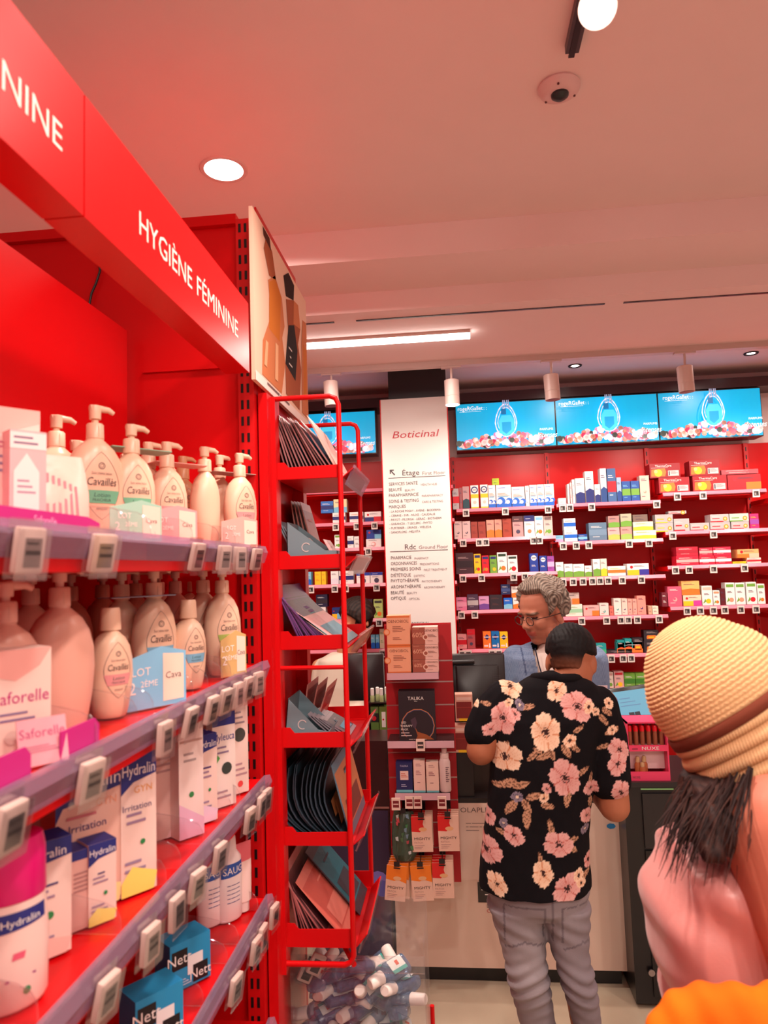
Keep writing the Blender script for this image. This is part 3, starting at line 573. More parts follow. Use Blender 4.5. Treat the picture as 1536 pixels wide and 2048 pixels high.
  [(7, 400, 522, 485, 600, sty('mid', rgb(40, 110, 190), Nv, Wc), 'blue carton set on another'), (7, 515, 640, 605, 705, sty('mid', Wc, Nv, Nv), 'white and navy carton with amber edge'), (7, 525, 655, 470, 600, sty('band', rgb(240, 220, 170), Lb, Nv), 'amber topped pale carton set on another'), (7, 680, 815, 595, 695, sty('mid', Wc, Nv, Or), 'white and navy flat carton'), (7, 828, 990, 595, 692, sty('wide', Wc, Nv, Rd), 'white carton with navy oval')],
  [(7, 535, 600, 822, 955, sty('fruit', Wc, Gn, Gn), 'white and green carton'), (7, 660, 722, 840, 955, sty('mid', Wc, Nv, T), 'white carton with navy oval'), (7, 725, 790, 845, 955, sty('p', Wc, Dk, Dk), 'white carton with dark stripes'), (7, 845, 990, 778, 864, sty('wide', rgb(30, 60, 150), rgb(30, 60, 150), Lb), 'deep blue carton set on another'), (7, 842, 990, 870, 950, sty('logo', Wc, Pk, T), 'white carton with pale circle')],
  [(7, 272, 308, 1172, 1300, sty('band', Lb, Bl, Wc), 'light blue narrow carton'), (7, 340, 405, 1172, 1300, sty('p', Yl, Yl, Or), 'yellow carton'), (7, 408, 450, 1172, 1300, sty('p', Yl, Yl, Or), 'yellow carton'), (7, 498, 575, 1172, 1300, sty('band', Wc, rgb(220, 220, 230)), 'white carton'), (7, 580, 722, 1172, 1300, sty('mid', Wc, Nv), 'wide white carton with navy curve'), (7, 748, 880, 1195, 1300, sty('top', Wc, rgb(30, 60, 160)), 'white and royal blue carton'), (7, 884, 1005, 1195, 1300, sty('top', Wc, rgb(30, 60, 160)), 'white and royal blue carton')],
  [(7, 352, 465, 1385, 1505, sty('mid', rgb(24, 28, 60), Dk, Wc), 'midnight blue carton with tiny goose'), (7, 325, 450, 1520, 1640, sty('mid', Wc, rgb(24, 50, 120)), 'white and dark blue carton'), (7, 510, 600, 1530, 1640, sty('wide', rgb(24, 50, 120), Yl, Lb), 'dark blue and yellow carton'), (7, 705, 765, 1460, 1650, sty('fruit', Yl, Gn, Bl), 'yellow and green carton'), (7, 768, 800, 1465, 1650, sty('p', Lb, Bl, Bl), 'narrow light blue carton'),
   (7, 835, 908, 1455, 1640, sty('fruit', rgb(60, 20, 50), Rd, Dk), 'dark plum carton'), (7, 918, 1008, 1458, 1640, sty('fruit', rgb(190, 210, 120), Or, rgb(60, 60, 50)), 'lime carton with orange fruit')],
  [(7, 890, 930, 1800, 1930, sty('band', Lb, Bl, Wc), 'light blue slim carton'), (7, 936, 972, 1800, 1930, sty('band', Lb, Bl, Wc), 'light blue slim carton'), (7, 976, 1022, 1740, 1930, sty('p', rgb(226, 210, 180), Gn, Gn), 'cream carton with green print')],
  []],
}
SHN = ['top shelf', 'second shelf', 'third shelf', 'fourth shelf', 'fifth shelf', 'sixth shelf', 'bottom shelf']
STK = {}
for bay, rows in ITEMS.items():
    for ri, row in enumerate(rows):
        zs = BAYZ[bay][ri]; base_y = None
        its = sorted(row, key=lambda e: e[1])
        lastx = {0: -9, 1: -9}
        for oi, (cr, a0, a1, b0, b1, (base, deco), look) in enumerate(its):
            ox, oy, sc = CR[cr]; x0, x1, y0, y1 = ox+a0/sc, ox+a1/sc, oy+b0/sc, oy+b1/sc
            yf = YF+.018
            X0, X1 = at(x0, y1, Y=yf)[0], at(x1, y1, Y=yf)[0]
            zb0 = float(at((x0+x1)/2, y1, Y=yf)[2]); h = float(at((x0+x1)/2, y0, Y=yf)[2])-zb0
            stacked = zb0-zs > .035
            w = X1-X0-.0015
            if not stacked:
                zb0 = zs+.001
                if X0 < lastx[0]+.001: w -= (lastx[0]+.001-X0); X0 = lastx[0]+.001
                lastx[0] = X0+w
            dpt = .06 if w < .1 else .09
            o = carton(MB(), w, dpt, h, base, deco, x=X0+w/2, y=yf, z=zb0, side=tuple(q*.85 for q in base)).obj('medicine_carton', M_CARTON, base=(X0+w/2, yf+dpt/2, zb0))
            STK[o] = [X0, X0+w, zb0, zb0+h, bay, ri, int(stacked)]
            tag(o, f'{look}, {ORD[oi]} from left, {SHN[ri]}, {BAYN[bay]}', 'medicine box', 'medicine boxes on the back wall')
# let every stacked carton rest on what is below it
cart = list(STK)
for o in sorted([o for o in cart if STK[o][6]], key=lambda o: STK[o][2]):
    x0, x1, z0, z1, bay, ri, _ = STK[o]
    best = BAYZ[bay][ri]
    for q in cart:
        if q is o or STK[q][4] != bay or STK[q][5] != ri: continue
        a0, a1, c0, c1 = STK[q][:4]
        if min(x1, a1)-max(x0, a0) > .002 and c0 < z0-.01: best = max(best, c1)
    dz = best+.001-o.location.z
    o.location.z += dz; STK[o][2] += dz; STK[o][3] += dz

# price tags of the wall
ESLW = MB().box(-.019, .019, -.008, .0, -.022, .022, rgb(226, 214, 206)).box(-.013, .013, -.0086, -.006, -.013, .013, rgb(70, 60, 60))
ESLW.box(-.009, -.001, -.009, -.008, -.009, .004, rgb(160, 150, 146)).box(.001, .010, -.009, -.008, -.002, .008, rgb(20, 16, 18))
esl0 = None
TAGS = {2: [(0, [(4, 222, 430), (4, 770, 410), (4, 1368, 395)]), (1, [(4, 182, 845), (4, 406, 838), (4, 500, 833), (4, 1165, 825), (4, 1245, 820)]), (2, [(4, 180, 1355), (4, 440, 1348), (4, 888, 1340), (4, 1045, 1335), (4, 1274, 1315)]), (3, [(5, 160, 618), (5, 345, 612)]), (4, [(5, 165, 1115), (5, 255, 1115), (5, 585, 1120), (5, 680, 1120)])],
        3: [(0, [(2, 88, 968), (2, 140, 965), (2, 292, 960), (2, 750, 943)]), (1, [(2, 92, 1230), (2, 183, 1228), (2, 272, 1226), (2, 556, 1220), (2, 696, 1216)]), (2, [(6, 180, 310), (6, 322, 306), (6, 460, 305), (6, 592, 305), (6, 698, 302), (6, 810, 302), (6, 1007, 300), (6, 1275, 293)]), (3, [(6, 440, 840), (6, 788, 838), (6, 988, 835), (6, 1090, 835), (6, 1218, 832), (6, 1520, 828)]), (4, [(6, 740, 1380), (6, 855, 1385), (6, 1020, 1385), (6, 1132, 1382)])],
        4: [(0, [(2, 896, 884), (2, 1076, 878), (2, 1450, 863)]), (1, [(2, 862, 1153), (2, 1150, 1145)]), (2, [(2, 882, 1398), (2, 978, 1396), (2, 1150, 1392), (2, 1368, 1387)]), (3, [(3, 965, 358), (3, 1058, 357), (3, 1150, 356), (3, 1230, 354), (3, 1343, 352), (3, 1450, 350)])],
        1: [(1, [(7, 545, 745), (7, 750, 737), (7, 922, 728)]), (2, [(7, 862, 975)]), (3, [(7, 303, 1345), (7, 535, 1342), (7, 640, 1335), (7, 942, 1330)]), (4, [(7, 855, 1685), (7, 968, 1680)]), (5, [(7, 1000, 1950)])]}
for bay, rows in TAGS.items():
    for ri, lst in rows:
        for oi, (cr, a, bb) in enumerate(sorted(lst, key=lambda e: e[1])):
            ox, oy, sc = CR[cr]; p = at(ox+a/sc, oy+bb/sc, Y=YF-.014)
            z = BAYZ[bay][ri]-.026
            lab = f'small white electronic price tag, {ORD[oi]} from left, {SHN[ri]}, {BAYN[bay]}'
            if esl0 is None:
                esl0 = ESLW.obj('price_tag', M_CARTON, base=(0, 0, 0)); o = esl0
            else: o = esl0.copy(); C.objects.link(o)
            o.location = (p[0], YF-.0125, z); tag(o, lab, 'price tag', 'price tags on the back wall shelves')

# ================================================================ WHITE COLUMN SIGN
yc = 3.9; xa, xb = at(771, 1100, Y=yc)[0], at(905, 1100, Y=yc)[0]; zt_ = at(830, 796, Y=yc)[2]
t = thing('floor_directory_sign', ((xa+xb)/2, yc+.14, 0), 'tall white floor directory sign with red script heading', 'sign')
cx = (xa+xb)/2; hw = (xb-xa)/2
MB().box(-hw, hw, -.14, .14, .0, zt_, rgb(228, 222, 216)).obj('panel', M_CARTON, t)
MB().box(-hw-.006, -hw, -.138, .14, 0, zt_, RED).box(hw, hw+.006, -.138, .14, 0, zt_, RED).obj('red_edge', M_RED, t)
b = MB(); DK = rgb(70, 62, 66)
def sline(s, px, py, hpx, col=DK, al='l', wpx=None, shear=0):
    p = at(px, py, Y=yc); b.text(s, (p[0]-cx, -.1415, p[2]), (1, 0, 0), (0, 0, 1), hpx*yc/FPX, col, al, fit=(wpx*yc/FPX if wpx else None), shear=shear)
sline('Boticinal', 785, 877, 14.5, rgb(190, 30, 50), 'l', 91, .28)
def sl2(s, s2, px, py, w1, w2, gap=6, h=6.4):
    sline(s, px, py, h, DK, 'l', w1); sline(s2, px+w1+gap, py, h*.68, rgb(120, 110, 114), 'l', w2)
sline('Étage', 805, 951, 10.5, DK, 'l', 34); sline('First Floor', 845, 950, 7, rgb(130, 118, 120), 'l', 46)
sline('Rdc', 810, 1099, 10.5, DK, 'l', 22); sline('Ground Floor', 838, 1098, 7, rgb(130, 118, 120), 'l', 58)
for (px0, px1, py) in ((777, 891, 957), (780, 896, 1104)):
    p, q = at(px0, py, Y=yc), at(px1, py-1, Y=yc); b.quad((p[0]-cx, -.1415, p[2]), (q[0]-cx, -.1415, p[2]), (q[0]-cx, -.1415, p[2]+.003), (p[0]-cx, -.1415, p[2]+.003), DK)
for (s1, s2, y, w1, w2) in (('SERVICES SANTÉ', 'HEALTH HUB', 971.5, 58, 32), ('BEAUTÉ', 'BEAUTY', 983, 26, 20), ('PARAPHARMACIE', 'PARAPHARMACY', 994, 60, 42), ('SOINS & TESTING', 'CARE & TESTING', 1006, 60, 42), ('MARQUES', '', 1017, 34, 0)): sl2(s1, s2, 778, y, w1, w2 or 1)
for i, (s, w) in enumerate((('- LA ROCHE POSAY - AVENE - BIODERMA', 103), ('- CERAVE - SVR - NUXE - CAUDALIE', 92), ('- PAYOT - FILORGA - LIERAC - BIOTHERM', 104), ('- GARANCIA - T LECLERC - PHYTO', 86), ('- FURTERER - URIAGE - WELEDA', 84), ('- SANOFLORE - MELVITA', 62))): sline(s, 779, 1025.5+i*8.3, 4.4, DK, 'l', w)
for (s1, s2, y, w1, w2) in (('PHARMACIE', 'PHARMACY', 1119, 41, 28), ('ORDONNANCES', 'PRESCRIPTIONS', 1130.5, 52, 38), ('PREMIERS SOINS', 'FIRST TREATMENT', 1142, 60, 46), ('DIÉTÉTIQUE', 'DIETETIC', 1154, 40, 22), ('PHYTOTHÉRAPIE', 'PHYTOTHERAPY', 1165, 56, 40), ('AROMATHÉRAPIE', 'AROMATHERAPY', 1177, 60, 42), ('BEAUTÉ', 'BEAUTY', 1188.5, 26, 20), ('OPTIQUE', 'OPTICAL', 1200, 30, 22)): sl2(s1, s2, 782, y, w1, w2)
sline('MY BOTICINAL', 812, 1250, 5.5, DK, 'l', 47)
p = at(785, 945, Y=yc); x, z = p[0]-cx, p[2]; u = .0032
for poly in ([(-6, 7), (3, 7), (3, 4.5), (-3.5, 4.5), (-3.5, -2), (-6, -2)], [(-5, 4.2), (-3.2, 6), (5.8, -4), (3.8, -5.8)]):
    b.add([(x+a*u*.8, -.1415-(len(poly) == 4)*.0003, z+c*u*.8-.002) for a, c in poly], [tuple(range(len(poly)))], DK)
b.obj('lettering', M_CARTON, t)
p0, p1 = at(776, 780, Y=yc), at(892, 778, Y=yc)
tag(MB().box(p0[0], p1[0], yc+.02, yc+.3, zt_+.0005, ZB, rgb(24, 22, 26)).obj('dark_gap_block', M_DARK), 'dark block filling the gap above the white directory sign', 'pillar')  # plain dark block filling the gap between sign top and ceiling
# ================================================================ LEFT SHELVING
XF, XB = -0.41, -0.725          # front lip and back panel
YE = 1.50                       # far end of the unit
SZ = [1.853, 1.608, 1.368, 1.125]
t = thing('shelving_unit', ((XF+XB)/2, .6, 0), 'long red shelving unit with feminine hygiene header along the left', 'shelving')
def W3(b, name, m=M_RED, par=None, smooth=False): 
    par = par or t
    v0 = par.location if par is t else t.location
    o = b.obj(name, m, par, smooth)
    o.location = -Vector(t.location) if par is t else Vector((0, 0, 0))
    return o
W3(MB().box(XB-.02, XB, -.7, YE, .1, 2.365, RED), 'back_panel')
W3(MB().box(XB, XF-.03, -.7, YE, .02, .14, RED), 'plinth')
for k, z in enumerate(SZ+[.88, .6]):
    s = W3(MB().box(XB, XF-.012, -.7, YE-.006, z-.044, z-.003, RED), 'shelf')
    lip = MB().prism([(XF-.012, z-.030), (XF-.002, z-.030), (XF+.006, z-.008), (XF+.001, z+.006), (XF-.012, z+.004)], -.7, YE-.004, 'y', rgb(190, 150, 190))
    lip.v = [(a, bb, c) for a, bb, c in lip.v]
    W3(lip, 'price_rail', M_RAIL, s)
# header boards
gap = 0.742
for (ya, yb, nm) in ((-.5, gap-.0015, 1), (gap+.0015, 1.40, 2)):
    f = W3(MB().box(XF-.018, XF, ya, yb, 2.219, 2.368, RED).box(XF-.05, XF-.018, ya, yb, 2.219, 2.225, RED), 'header_board')
    b = MB()
    if nm == 2:
        b2 = MB(); b.text('HYGIÈNE', (XF+.0006, at(278, 430, X=XF)[1], 2.268), (0, 1, 0), (0, 0, 1), .034, rgb(244, 226, 214), 'l', fit=at(383, 520, X=XF)[1]-at(278, 430, X=XF)[1])
        b2.text('FÉMININE', (XF+.0006, at(393, 530, X=XF)[1], 2.268), (0, 1, 0), (0, 0, 1), .034, rgb(244, 226, 214), 'l', fit=at(475, 620, X=XF)[1]-at(393, 530, X=XF)[1])
    else:
        b.text('HYGIÈNE FÉMININE', (XF+.0006, at(124, 180, X=XF)[1], 2.268), (0, 1, 0), (0, 0, 1), .031, rgb(244, 226, 214), 'r', fit=.40)
    W3(b, 'lettering', M_CARTON, f)
    if nm == 2: W3(b2, 'lettering', M_CARTON, f)
W3(MB().box(XB+.02, XF-.05, 1.538, 1.543, float(at(350, 742, Y=1.54)[2]), float(at(350, 737, Y=1.54)[2]), DRED), 'seam_strip')
# black cable at the end panel
p = [at(x, y, Y=1.53) for x, y in ((192, 455), (194, 500), (198, 540), (190, 565), (181, 585), (178, 600), (172, 640))]
tag(MB().tube([(q[0], 1.535, q[2]) for q in p], .0028, 8, BLACK).obj('power_cable', M_DARK, smooth=True), 'thin black cable hanging down the red end panel', 'cable')

# gondola standing crosswise at the far end
GX1 = at(520, 1200, Y=1.55)[0]; GX0 = -1.9; GT = 2.635
t2 = thing('gondola_unit', (-1.1, 1.85, 0), 'tall red gondola standing crosswise at the end of the left shelving', 'shelving')
def W4(b, name, m=M_RED, smooth=False, par=None):
    o = b.obj(name, m, par or t2, smooth)
    if par is None: o.location = -Vector(t2.location)
    return o
W4(MB().box(GX0, GX1-.036, 1.545, 1.56, .05, GT, RED), 'end_panel')
W4(MB().box(GX0, GX1-.036, 1.53, 1.56, GT-.02, GT+.004, RED), 'top_trim')
b = MB().box(GX1-.036, GX1, 1.53, 1.57, .02, GT-.01, RED)
for j in range(60):
    z = .35+j*.038
    for dx in (-.027, -.0135): b.box(GX1+dx-.003, GX1+dx+.003, 1.5293, 1.531, z, z+.021, BLACK)
W4(b, 'upright', M_METAL)
W4(MB().box(GX0, GX1-.02, 1.57, 1.90, .05, 2.2, RED), 'core')
W4(MB().box(GX1-.006, GX1+.004, 1.575, 1.93, .3, 2.62, RED), 'side_panel')
# gondola side post that carries the rack
PX = at(532, 1200, Y=1.57)[0]
W4(MB().box(GX1+.004, at(546, 1200, Y=1.57)[0], 1.55, 1.60, .02, 2.215, RED), 'side_post')

# advertising board on the gondola end
ax = GX1+.012
q0 = at(497, 412, X=ax); q1 = at(583, 548, X=ax); q2 = at(622, 620, X=ax); q3 = at(500, 756, X=ax)
y0b, y1b = q0[1], at(610, 760, X=ax)[1]; zt0, zb0 = q0[2], q3[2]
tb = thing('advertising_board', (ax+.004, (y0b+y1b)/2, zb0), 'tall beige advertising board with bare-backed women on the gondola end', 'poster')
def BP(u, v): return (.0046, (u-.5)*(y1b-y0b), v*(zt0-zb0))
MB().box(-.004, .004, -(y1b-y0b)/2, (y1b-y0b)/2, 0, zt0-zb0, rgb(236, 196, 172)).obj('board', M_PAPER, tb)
b = MB(); sk, sk2, og = rgb(206, 126, 84), rgb(168, 92, 62), rgb(206, 120, 50)
def bpoly(pts, c, k): b.add([(.0044+k*.0002,)+BP(u, v)[1:] for u, v in pts], [tuple(range(len(pts)))], c)
bpoly([(.10, .07), (.42, .07), (.50, .30), (.45, .45), (.50, .55), (.46, .72), (.34, .80), (.22, .70), (.26, .50), (.12, .28)], sk, 1)
bpoly([(.24, .74), (.36, .78), (.30, .93), (.20, .96), (.16, .86)], sk2, 1); bpoly([(.16, .94), (.28, .92), (.26, .99), (.15, .99)], rgb(90, 50, 40), 2)
bpoly([(.22, .40), (.40, .40), (.44, .72), (.34, .78), (.24, .70)], og, 2)
bpoly([(.50, .10), (.78, .08), (.84, .40), (.78, .56), (.84, .70), (.70, .84), (.54, .76), (.58, .50), (.50, .30)], sk2, 2)
bpoly([(.50, .30), (.70, .26), (.76, .50), (.70, .66), (.58, .60)], rgb(54, 42, 42), 3)
bpoly([(.54, .78), (.70, .84), (.72, .96), (.60, .98), (.50, .90)], rgb(60, 40, 36), 3); bpoly([(.68, .66), (.84, .70), (.80, .86), (.70, .84)], sk, 4)
bpoly([(.84, .08), (.99, .08), (.99, .82), (.90, .80), (.86, .60)], sk, 3); bpoly([(.88, .20), (.96, .20), (.97, .6), (.90, .62)], og, 4)
bpoly([(0, 0), (1, 0), (1, .055), (0, .055)], rgb(240, 224, 216), 5)
bpoly([(.13, .14), (.17, .14), (.2, .3), (.16, .3)], rgb(232, 176, 134), 5); bpoly([(.3, .12), (.35, .12), (.37, .36), (.32, .36)], rgb(232, 176, 134), 5)
b.text("L'ATELIER DU CORPS", (.0062, -.08, .012), (0, 1, 0), (0, 0, 1), .012, rgb(120, 100, 100), 'c', fit=.22)
for i in range(3): b.text(('LISTE', 'DE', 'SOINS')[i], (.0062, .055, .17-.022*i), (0, 1, 0), (0, 0, 1), .011, rgb(230, 220, 214), 'c')
b.obj('print', M_PAPER, tb)
MB().box(-.008, -.004, -(y1b-y0b)/2+.06, (y1b-y0b)/2-.10, .05, zt0-zb0+.030, RED).obj('red_backing', M_RED, tb)

# ================================================================ DISPENSER BOTTLES
CB = rgb(236, 196, 168)        # cream plastic
def ellip_y(prof, z):
    for a, c in zip(prof[:-1], prof[1:]):
        if a[0] <= z <= c[0]:
            k = (z-a[0])/(c[0]-a[0]+1e-9); return a[1]+(c[1]-a[1])*k, a[2]+(c[2]-a[2])*k
    return prof[-1][1], prof[-1][2]
def wrap(b, prof, pts, faces, col, ep=.0005):
    v = []
    for (x, z) in pts:
        rx, ry = ellip_y(prof, z); q = max(-.98, min(.98, x/rx)); v.append((x, -ry*sqrt(1-q*q)-ep, z))
    b.add(v, faces, col)
def wband(b, prof, x0, x1, z0, z1, col, ep=.0006, n=12, slant=0.0):
    v = []; f = []
    for i in range(n+1):
        x = x0+(x1-x0)*i/n; v += [(x, z0+slant*i/n), (x, z1)]
    for i in range(n): f.append((2*i, 2*i+2, 2*i+3, 2*i+1))
    wrap(b, prof, v, f, col, ep)
def wtext(b, prof, s, x, z, h, col, w=None, shear=0, ep=.0009):
    v, f = glyphs(s)
    if not len(v): return
    W0 = v[:, 0].max()*h; k = (w/W0 if w else 1)
    wrap(b, prof, [(x+((a*h-W0/2)+c*h*shear)*k, z+c*h) for a, c in v], f, col, ep)
def almond(cx, z0, z1, hw, n=26):
    """pointed oval, widest a bit below the middle"""
    pts = []
    for i in range(n+1):
        k = i/n; w = hw*(sin(pi*k)**.8)*(1.0-.12*k); pts.append((w, z0+(z1-z0)*k))
    return [(cx+a, z) for a, z in pts]+[(cx-a, z) for a, z in pts[::-1][1:-1]]
def almond_line(b, prof, cx, z0, z1, hw, col, th=.0007):
    P = almond(cx, z0, z1, hw); n = len(P); m = (cx, (z0+z1)/2); v = []; f = []
    for (x, z) in P:
        d = sqrt((x-m[0])**2+(z-m[1])**2)+1e-9; k = th/d; v += [(x, z), (x-(x-m[0])*k, z-(z-m[1])*k)]
    for i in range(n): j = (i+1) % n; f.append((2*i, 2*j, 2*j+1, 2*i+1))
    wrap(b, prof, v, f, col)
def make_pump(H=.205, w=.088, dpt=.050, band=rgb(110, 180, 140), name='pump_bottle', loc=(0, 0, 0), label='', pump=True, body=CB, sh=.60, front=True, words=('Lotion', 'FRAICHEUR')):
    t = thing(name, loc, label, 'bottle')
    hb = H*.76 if pump else H*.80; rx, ry = w/2, dpt/2
    prof = [(0, rx*.66, ry*.75), (.003, rx*.72, ry*.82), (hb*.10, rx*.80, ry*.9), (hb*.30, rx*.93, ry), (hb*.50, rx*1.0, ry), (hb*.66, rx*.97, ry), (hb*.80, rx*.84, ry*.96), (hb*.90, rx*.62, ry*.85), (hb*.965, rx*.36, ry*.60), (hb*.985, rx*.28, ry*.50), (hb, rx*.27, ry*.48)]
    if sh < .5: prof = [(z, max(.012, a*(.9 if i < 3 else 1)), c) for i, (z, a, c) in enumerate(prof)]
    n = []
    for i in range(len(prof)-1):     # refine the outline
        a, c = prof[i], prof[i+1]
        for k in (0, .5): n.append(tuple(a[j]+(c[j]-a[j])*k for j in range(3)))
    n.append(prof[-1])
    bd = MB().lathe(n, 32, body).obj('body', M_PLAST, t, True)
    if front:
        b = MB(); LC = rgb(120, 96, 96); z0, z1 = hb*.22, hb*.86; hw = rx*.66
        almond_line(b, prof, 0, z0, z1, hw, LC)
        zb = z0+(z1-z0)*.24; zc = z0+(z1-z0)*.43; N = 10; v = []; f = []
        for i in range(N+1):
            for zz in (zb, zc):
                k = (zz-z0)/(z1-z0); ww = hw*(sin(pi*k)**.8)*(1-.12*k); v.append((-ww+2*ww*i/N, zz))
        for i in range(N): f.append((2*i, 2*i+2, 2*i+3, 2*i+1))
        wrap(b, prof, v, f, band, .0007)
        wtext(b, prof, 'Cavaillès', 0, z0+(z1-z0)*.50, .0115*H/.2, rgb(84, 62, 66), hw*1.45, .2)
        wtext(b, prof, 'Soin intime lotion', 0, z0+(z1-z0)*.66, .0042*H/.2, LC, hw*1.0)
        wtext(b, prof, words[0], 0, zb+(zc-zb)*.48, .0062*H/.2, rgb(60, 90, 84), hw*.8, .2)
        wtext(b, prof, words[1], 0, zb+(zc-zb)*.14, .0042*H/.2, rgb(70, 80, 80), hw*.9)
        wtext(b, prof, 'APAISANT', 0, z0+(z1-z0)*.14, .0038*H/.2, LC, hw*.6)
        c0 = z0+(z1-z0)*.79
        for r0 in (.0050, .0026):
            P = [(r0*cos(2*pi*i/14)*H/.2, c0+r0*sin(2*pi*i/14)*H/.2) for i in range(14)]
            Q = [(a*.78, c0+(q-c0)*.78) for a, q in P]
            wrap(b, prof, P+Q, [(i, (i+1) % 14, 14+(i+1) % 14, 14+i) for i in range(14)], LC)
        b.obj('label', M_CARTON, bd)
    if pump:
        cr = .0125
        b = MB().lathe([(hb-.001, cr, cr), (hb, cr*1.08, cr*1.08), (hb+.022, cr*1.04, cr*1.04), (hb+.024, cr*.9, cr*.9)], 24, body)
        for i in range(16): b.box(-.0004, .0004, -cr*1.10, -cr*1.02, hb+.002, hb+.019, tuple(q*.9 for q in body)) if i == 0 else None
        b.obj('collar', M_PLAST, t, True)
        z = hb+.024; h2 = H-z
        pm = MB().lathe([(z, .0052, .0052), (z+h2*.25, .0052, .0052), (z+h2*.26, .0088, .0088), (z+h2*.9, .0092, .0092), (z+h2, .0088, .0088)], 20, body).obj('pump_head', M_PLAST, t, True)
        MB().tube([(-.008, 0, H-.004), (.004, 0, H-.003), (.022, 0, H-.0035), (.030, 0, H-.008)], [.0058, .0062, .0048, .0036], 10, body).obj('nozzle', M_PLAST, pm, True)
    else:
        cr = rx*.46
        MB().lathe([(hb-.001, cr, cr), (hb+.001, cr*1.02, cr*1.02), (H-.003, cr*.92, cr*.92), (H, cr*.84, cr*.84)], 24, body).obj('cap', M_PLAST, t, True)
    return t
RZ = radians(90)
def onshelf(px, py, X, z):
    """place by the pixel where the thing's foot or middle shows, standing at distance X from the aisle"""
    p = at(px, py, X=X); return (X, p[1], z)
protos = {}
def bottle(px, py, X, z, H, w, band, label, pump=True, key=None, body=CB, rz=0, d=.05, front=True, cat=None, words=('Lotion', 'FRAICHEUR')):
    loc = onshelf(px, py, X, z); k = (round(H, 3), round(w, 3), band, pump, body, front)
    if k in protos: o = dup(protos[k], loc, RZ+rz, label)
    else:
        o = make_pump(H, w, d, band, 'pump_bottle' if pump else 'lotion_bottle', loc, label, pump, body, front=front, words=words); o.rotation_euler = (0, 0, RZ+rz); protos[k] = o
    return o
G1, P1, B1, G2 = rgb(110, 180, 145), rgb(226, 150, 150), rgb(120, 175, 205), rgb(170, 185, 90)
BR = rgb(206, 150, 110); CB_SHADE = rgb(226, 168, 150); CB_DEEP_SHADE = rgb(196, 120, 100)  # last two: cream bottle plastic with the shelf shade put into its colour
z = SZ[0]+.001; R = radians
# facing of the bottles: turned so that their labels look along the aisle to the viewer
F = R(-38)
bottle(190, 1000, -.555, z, .218, .096, G1, 'big cream pump bottle with green band at the front of the top left shelf', rz=F)
bottle(112, 980, -.620, z, .206, .096, B1, 'cream pump bottle half hidden behind the foil refill pouch', rz=F)
bottle(150, 980, -.685, z, .200, .09, P1, 'cream pump bottle against the back panel, behind the big green-banded one', rz=F, front=False)
bottle(263, 1000, -.520, z, .196, .080, G1, 'cream pump bottle with green band in the green collar, front of its pair', rz=F)
bottle(297, 990, -.560, z, .196, .080, P1, 'cream pump bottle with pink band just right of the green-collared pair', rz=F)
bottle(334, 1000, -.515, z, .190, .078, P1, 'cream pump bottle with pink band in the pink two-for-one collar', rz=F)
bottle(366, 980, -.560, z, .196, .076, rgb(190, 150, 110), 'tan pump bottle standing behind the pink two-for-one collar', rz=F, body=BR)
bottle(393, 975, -.620, z, .196, .080, P1, 'cream pump bottle deep in the shelf right of the tan one', rz=F)
bottle(410, 1000, -.487, z, .200, .062, P1, 'slim cream bottle turned sideways with dotted back text', rz=F, front=False, words=('', ''))
bottle(440, 990, -.520, z, .215, .076, P1, 'tall cream pump bottle under the grey collar near the top shelf end', rz=F, front=False)
bottle(480, 1000, -.450, z, .203, .078, P1, 'last cream pump bottle with pink band at the end of the top left shelf', rz=F)
bottle(328, 960, -.650, z, .196, .080, P1, 'cream pump bottle at the back behind the pink collar', rz=F, front=False)
bottle(250, 960, -.660, z, .196, .08, P1, 'cream pump bottle at the back behind the green collar', rz=F, front=False)
bottle(462, 960, -.590, z, .205, .078, P1, 'cream pump bottle at the back of the top shelf end', rz=F, front=False)
# card collars on the necks
def collar(px, py, X, zc, L, W_, col, label, tip=None, text=None):
    p = onshelf(px, py, X, zc); t = thing('neck_collar', p, label, 'card collar', None, RZ+F)
    MB().prism([(-L/2, -W_/2), (L/2, -W_/2), (L/2+.008, 0), (L/2, W_/2), (-L/2, W_/2)], 0, .0012, 'z', col).obj('top_card', M_CARTON, t)
    return t
collar(272, 905, -.525, z+.158, .105, .05, rgb(140, 190, 165), 'green card collar over the necks of two bottles')
collar(352, 905, -.515, z+.155, .105, .05, rgb(232, 170, 160), 'pink card collar over the necks of two bottles')
collar(457, 905, -.490, z+.168, .11, .05, rgb(190, 160, 150), 'grey card collar over the last bottles of the top shelf')
def lotcard(px, X, z, w, h, col, label, n=2):
    p = onshelf(px, 1000, X, z); t = thing('two_pack_card', p, label, 'promotion card', None, RZ+F+R(4))
    b = MB().prism([(-w/2, 0), (w/2, 0), (w/2, h*.88), (w*.1, h), (-w/2, h*.8)], -.001, 0, 'y', col)
    b.obj('card', M_CARTON, t)
    b = MB().text('LOT', (-w*.22, -.0016, h*.55), (1, 0, 0), (0, 0, 1), h*.13, rgb(246, 232, 226), 'c'); b.text('2', (-w*.36, -.0016, h*.26), (1, 0, 0), (0, 0, 1), h*.20, rgb(246, 232, 226), 'c')
    b.text('2ÈME', (-w*.10, -.0016, h*.36), (1, 0, 0), (0, 0, 1), h*.10, rgb(246, 232, 226), 'c')
    b.quad((w*.12, -.0014, h*.08), (w*.46, -.0014, h*.08), (w*.46, -.0014, h*.84), (w*.12, -.0014, h*.88), rgb(244, 214, 196)); b.text('Cava', (w*.29, -.0018, h*.45), (1, 0, 0), (0, 0, 1), h*.11, rgb(110, 80, 84), 'c', maxw=w*.3)
    b.obj('lettering', M_CARTON, t)
lotcard(272, -.470, z, .085, .062, rgb(160, 205, 185), 'pale green two-pack card before the second bottle group')
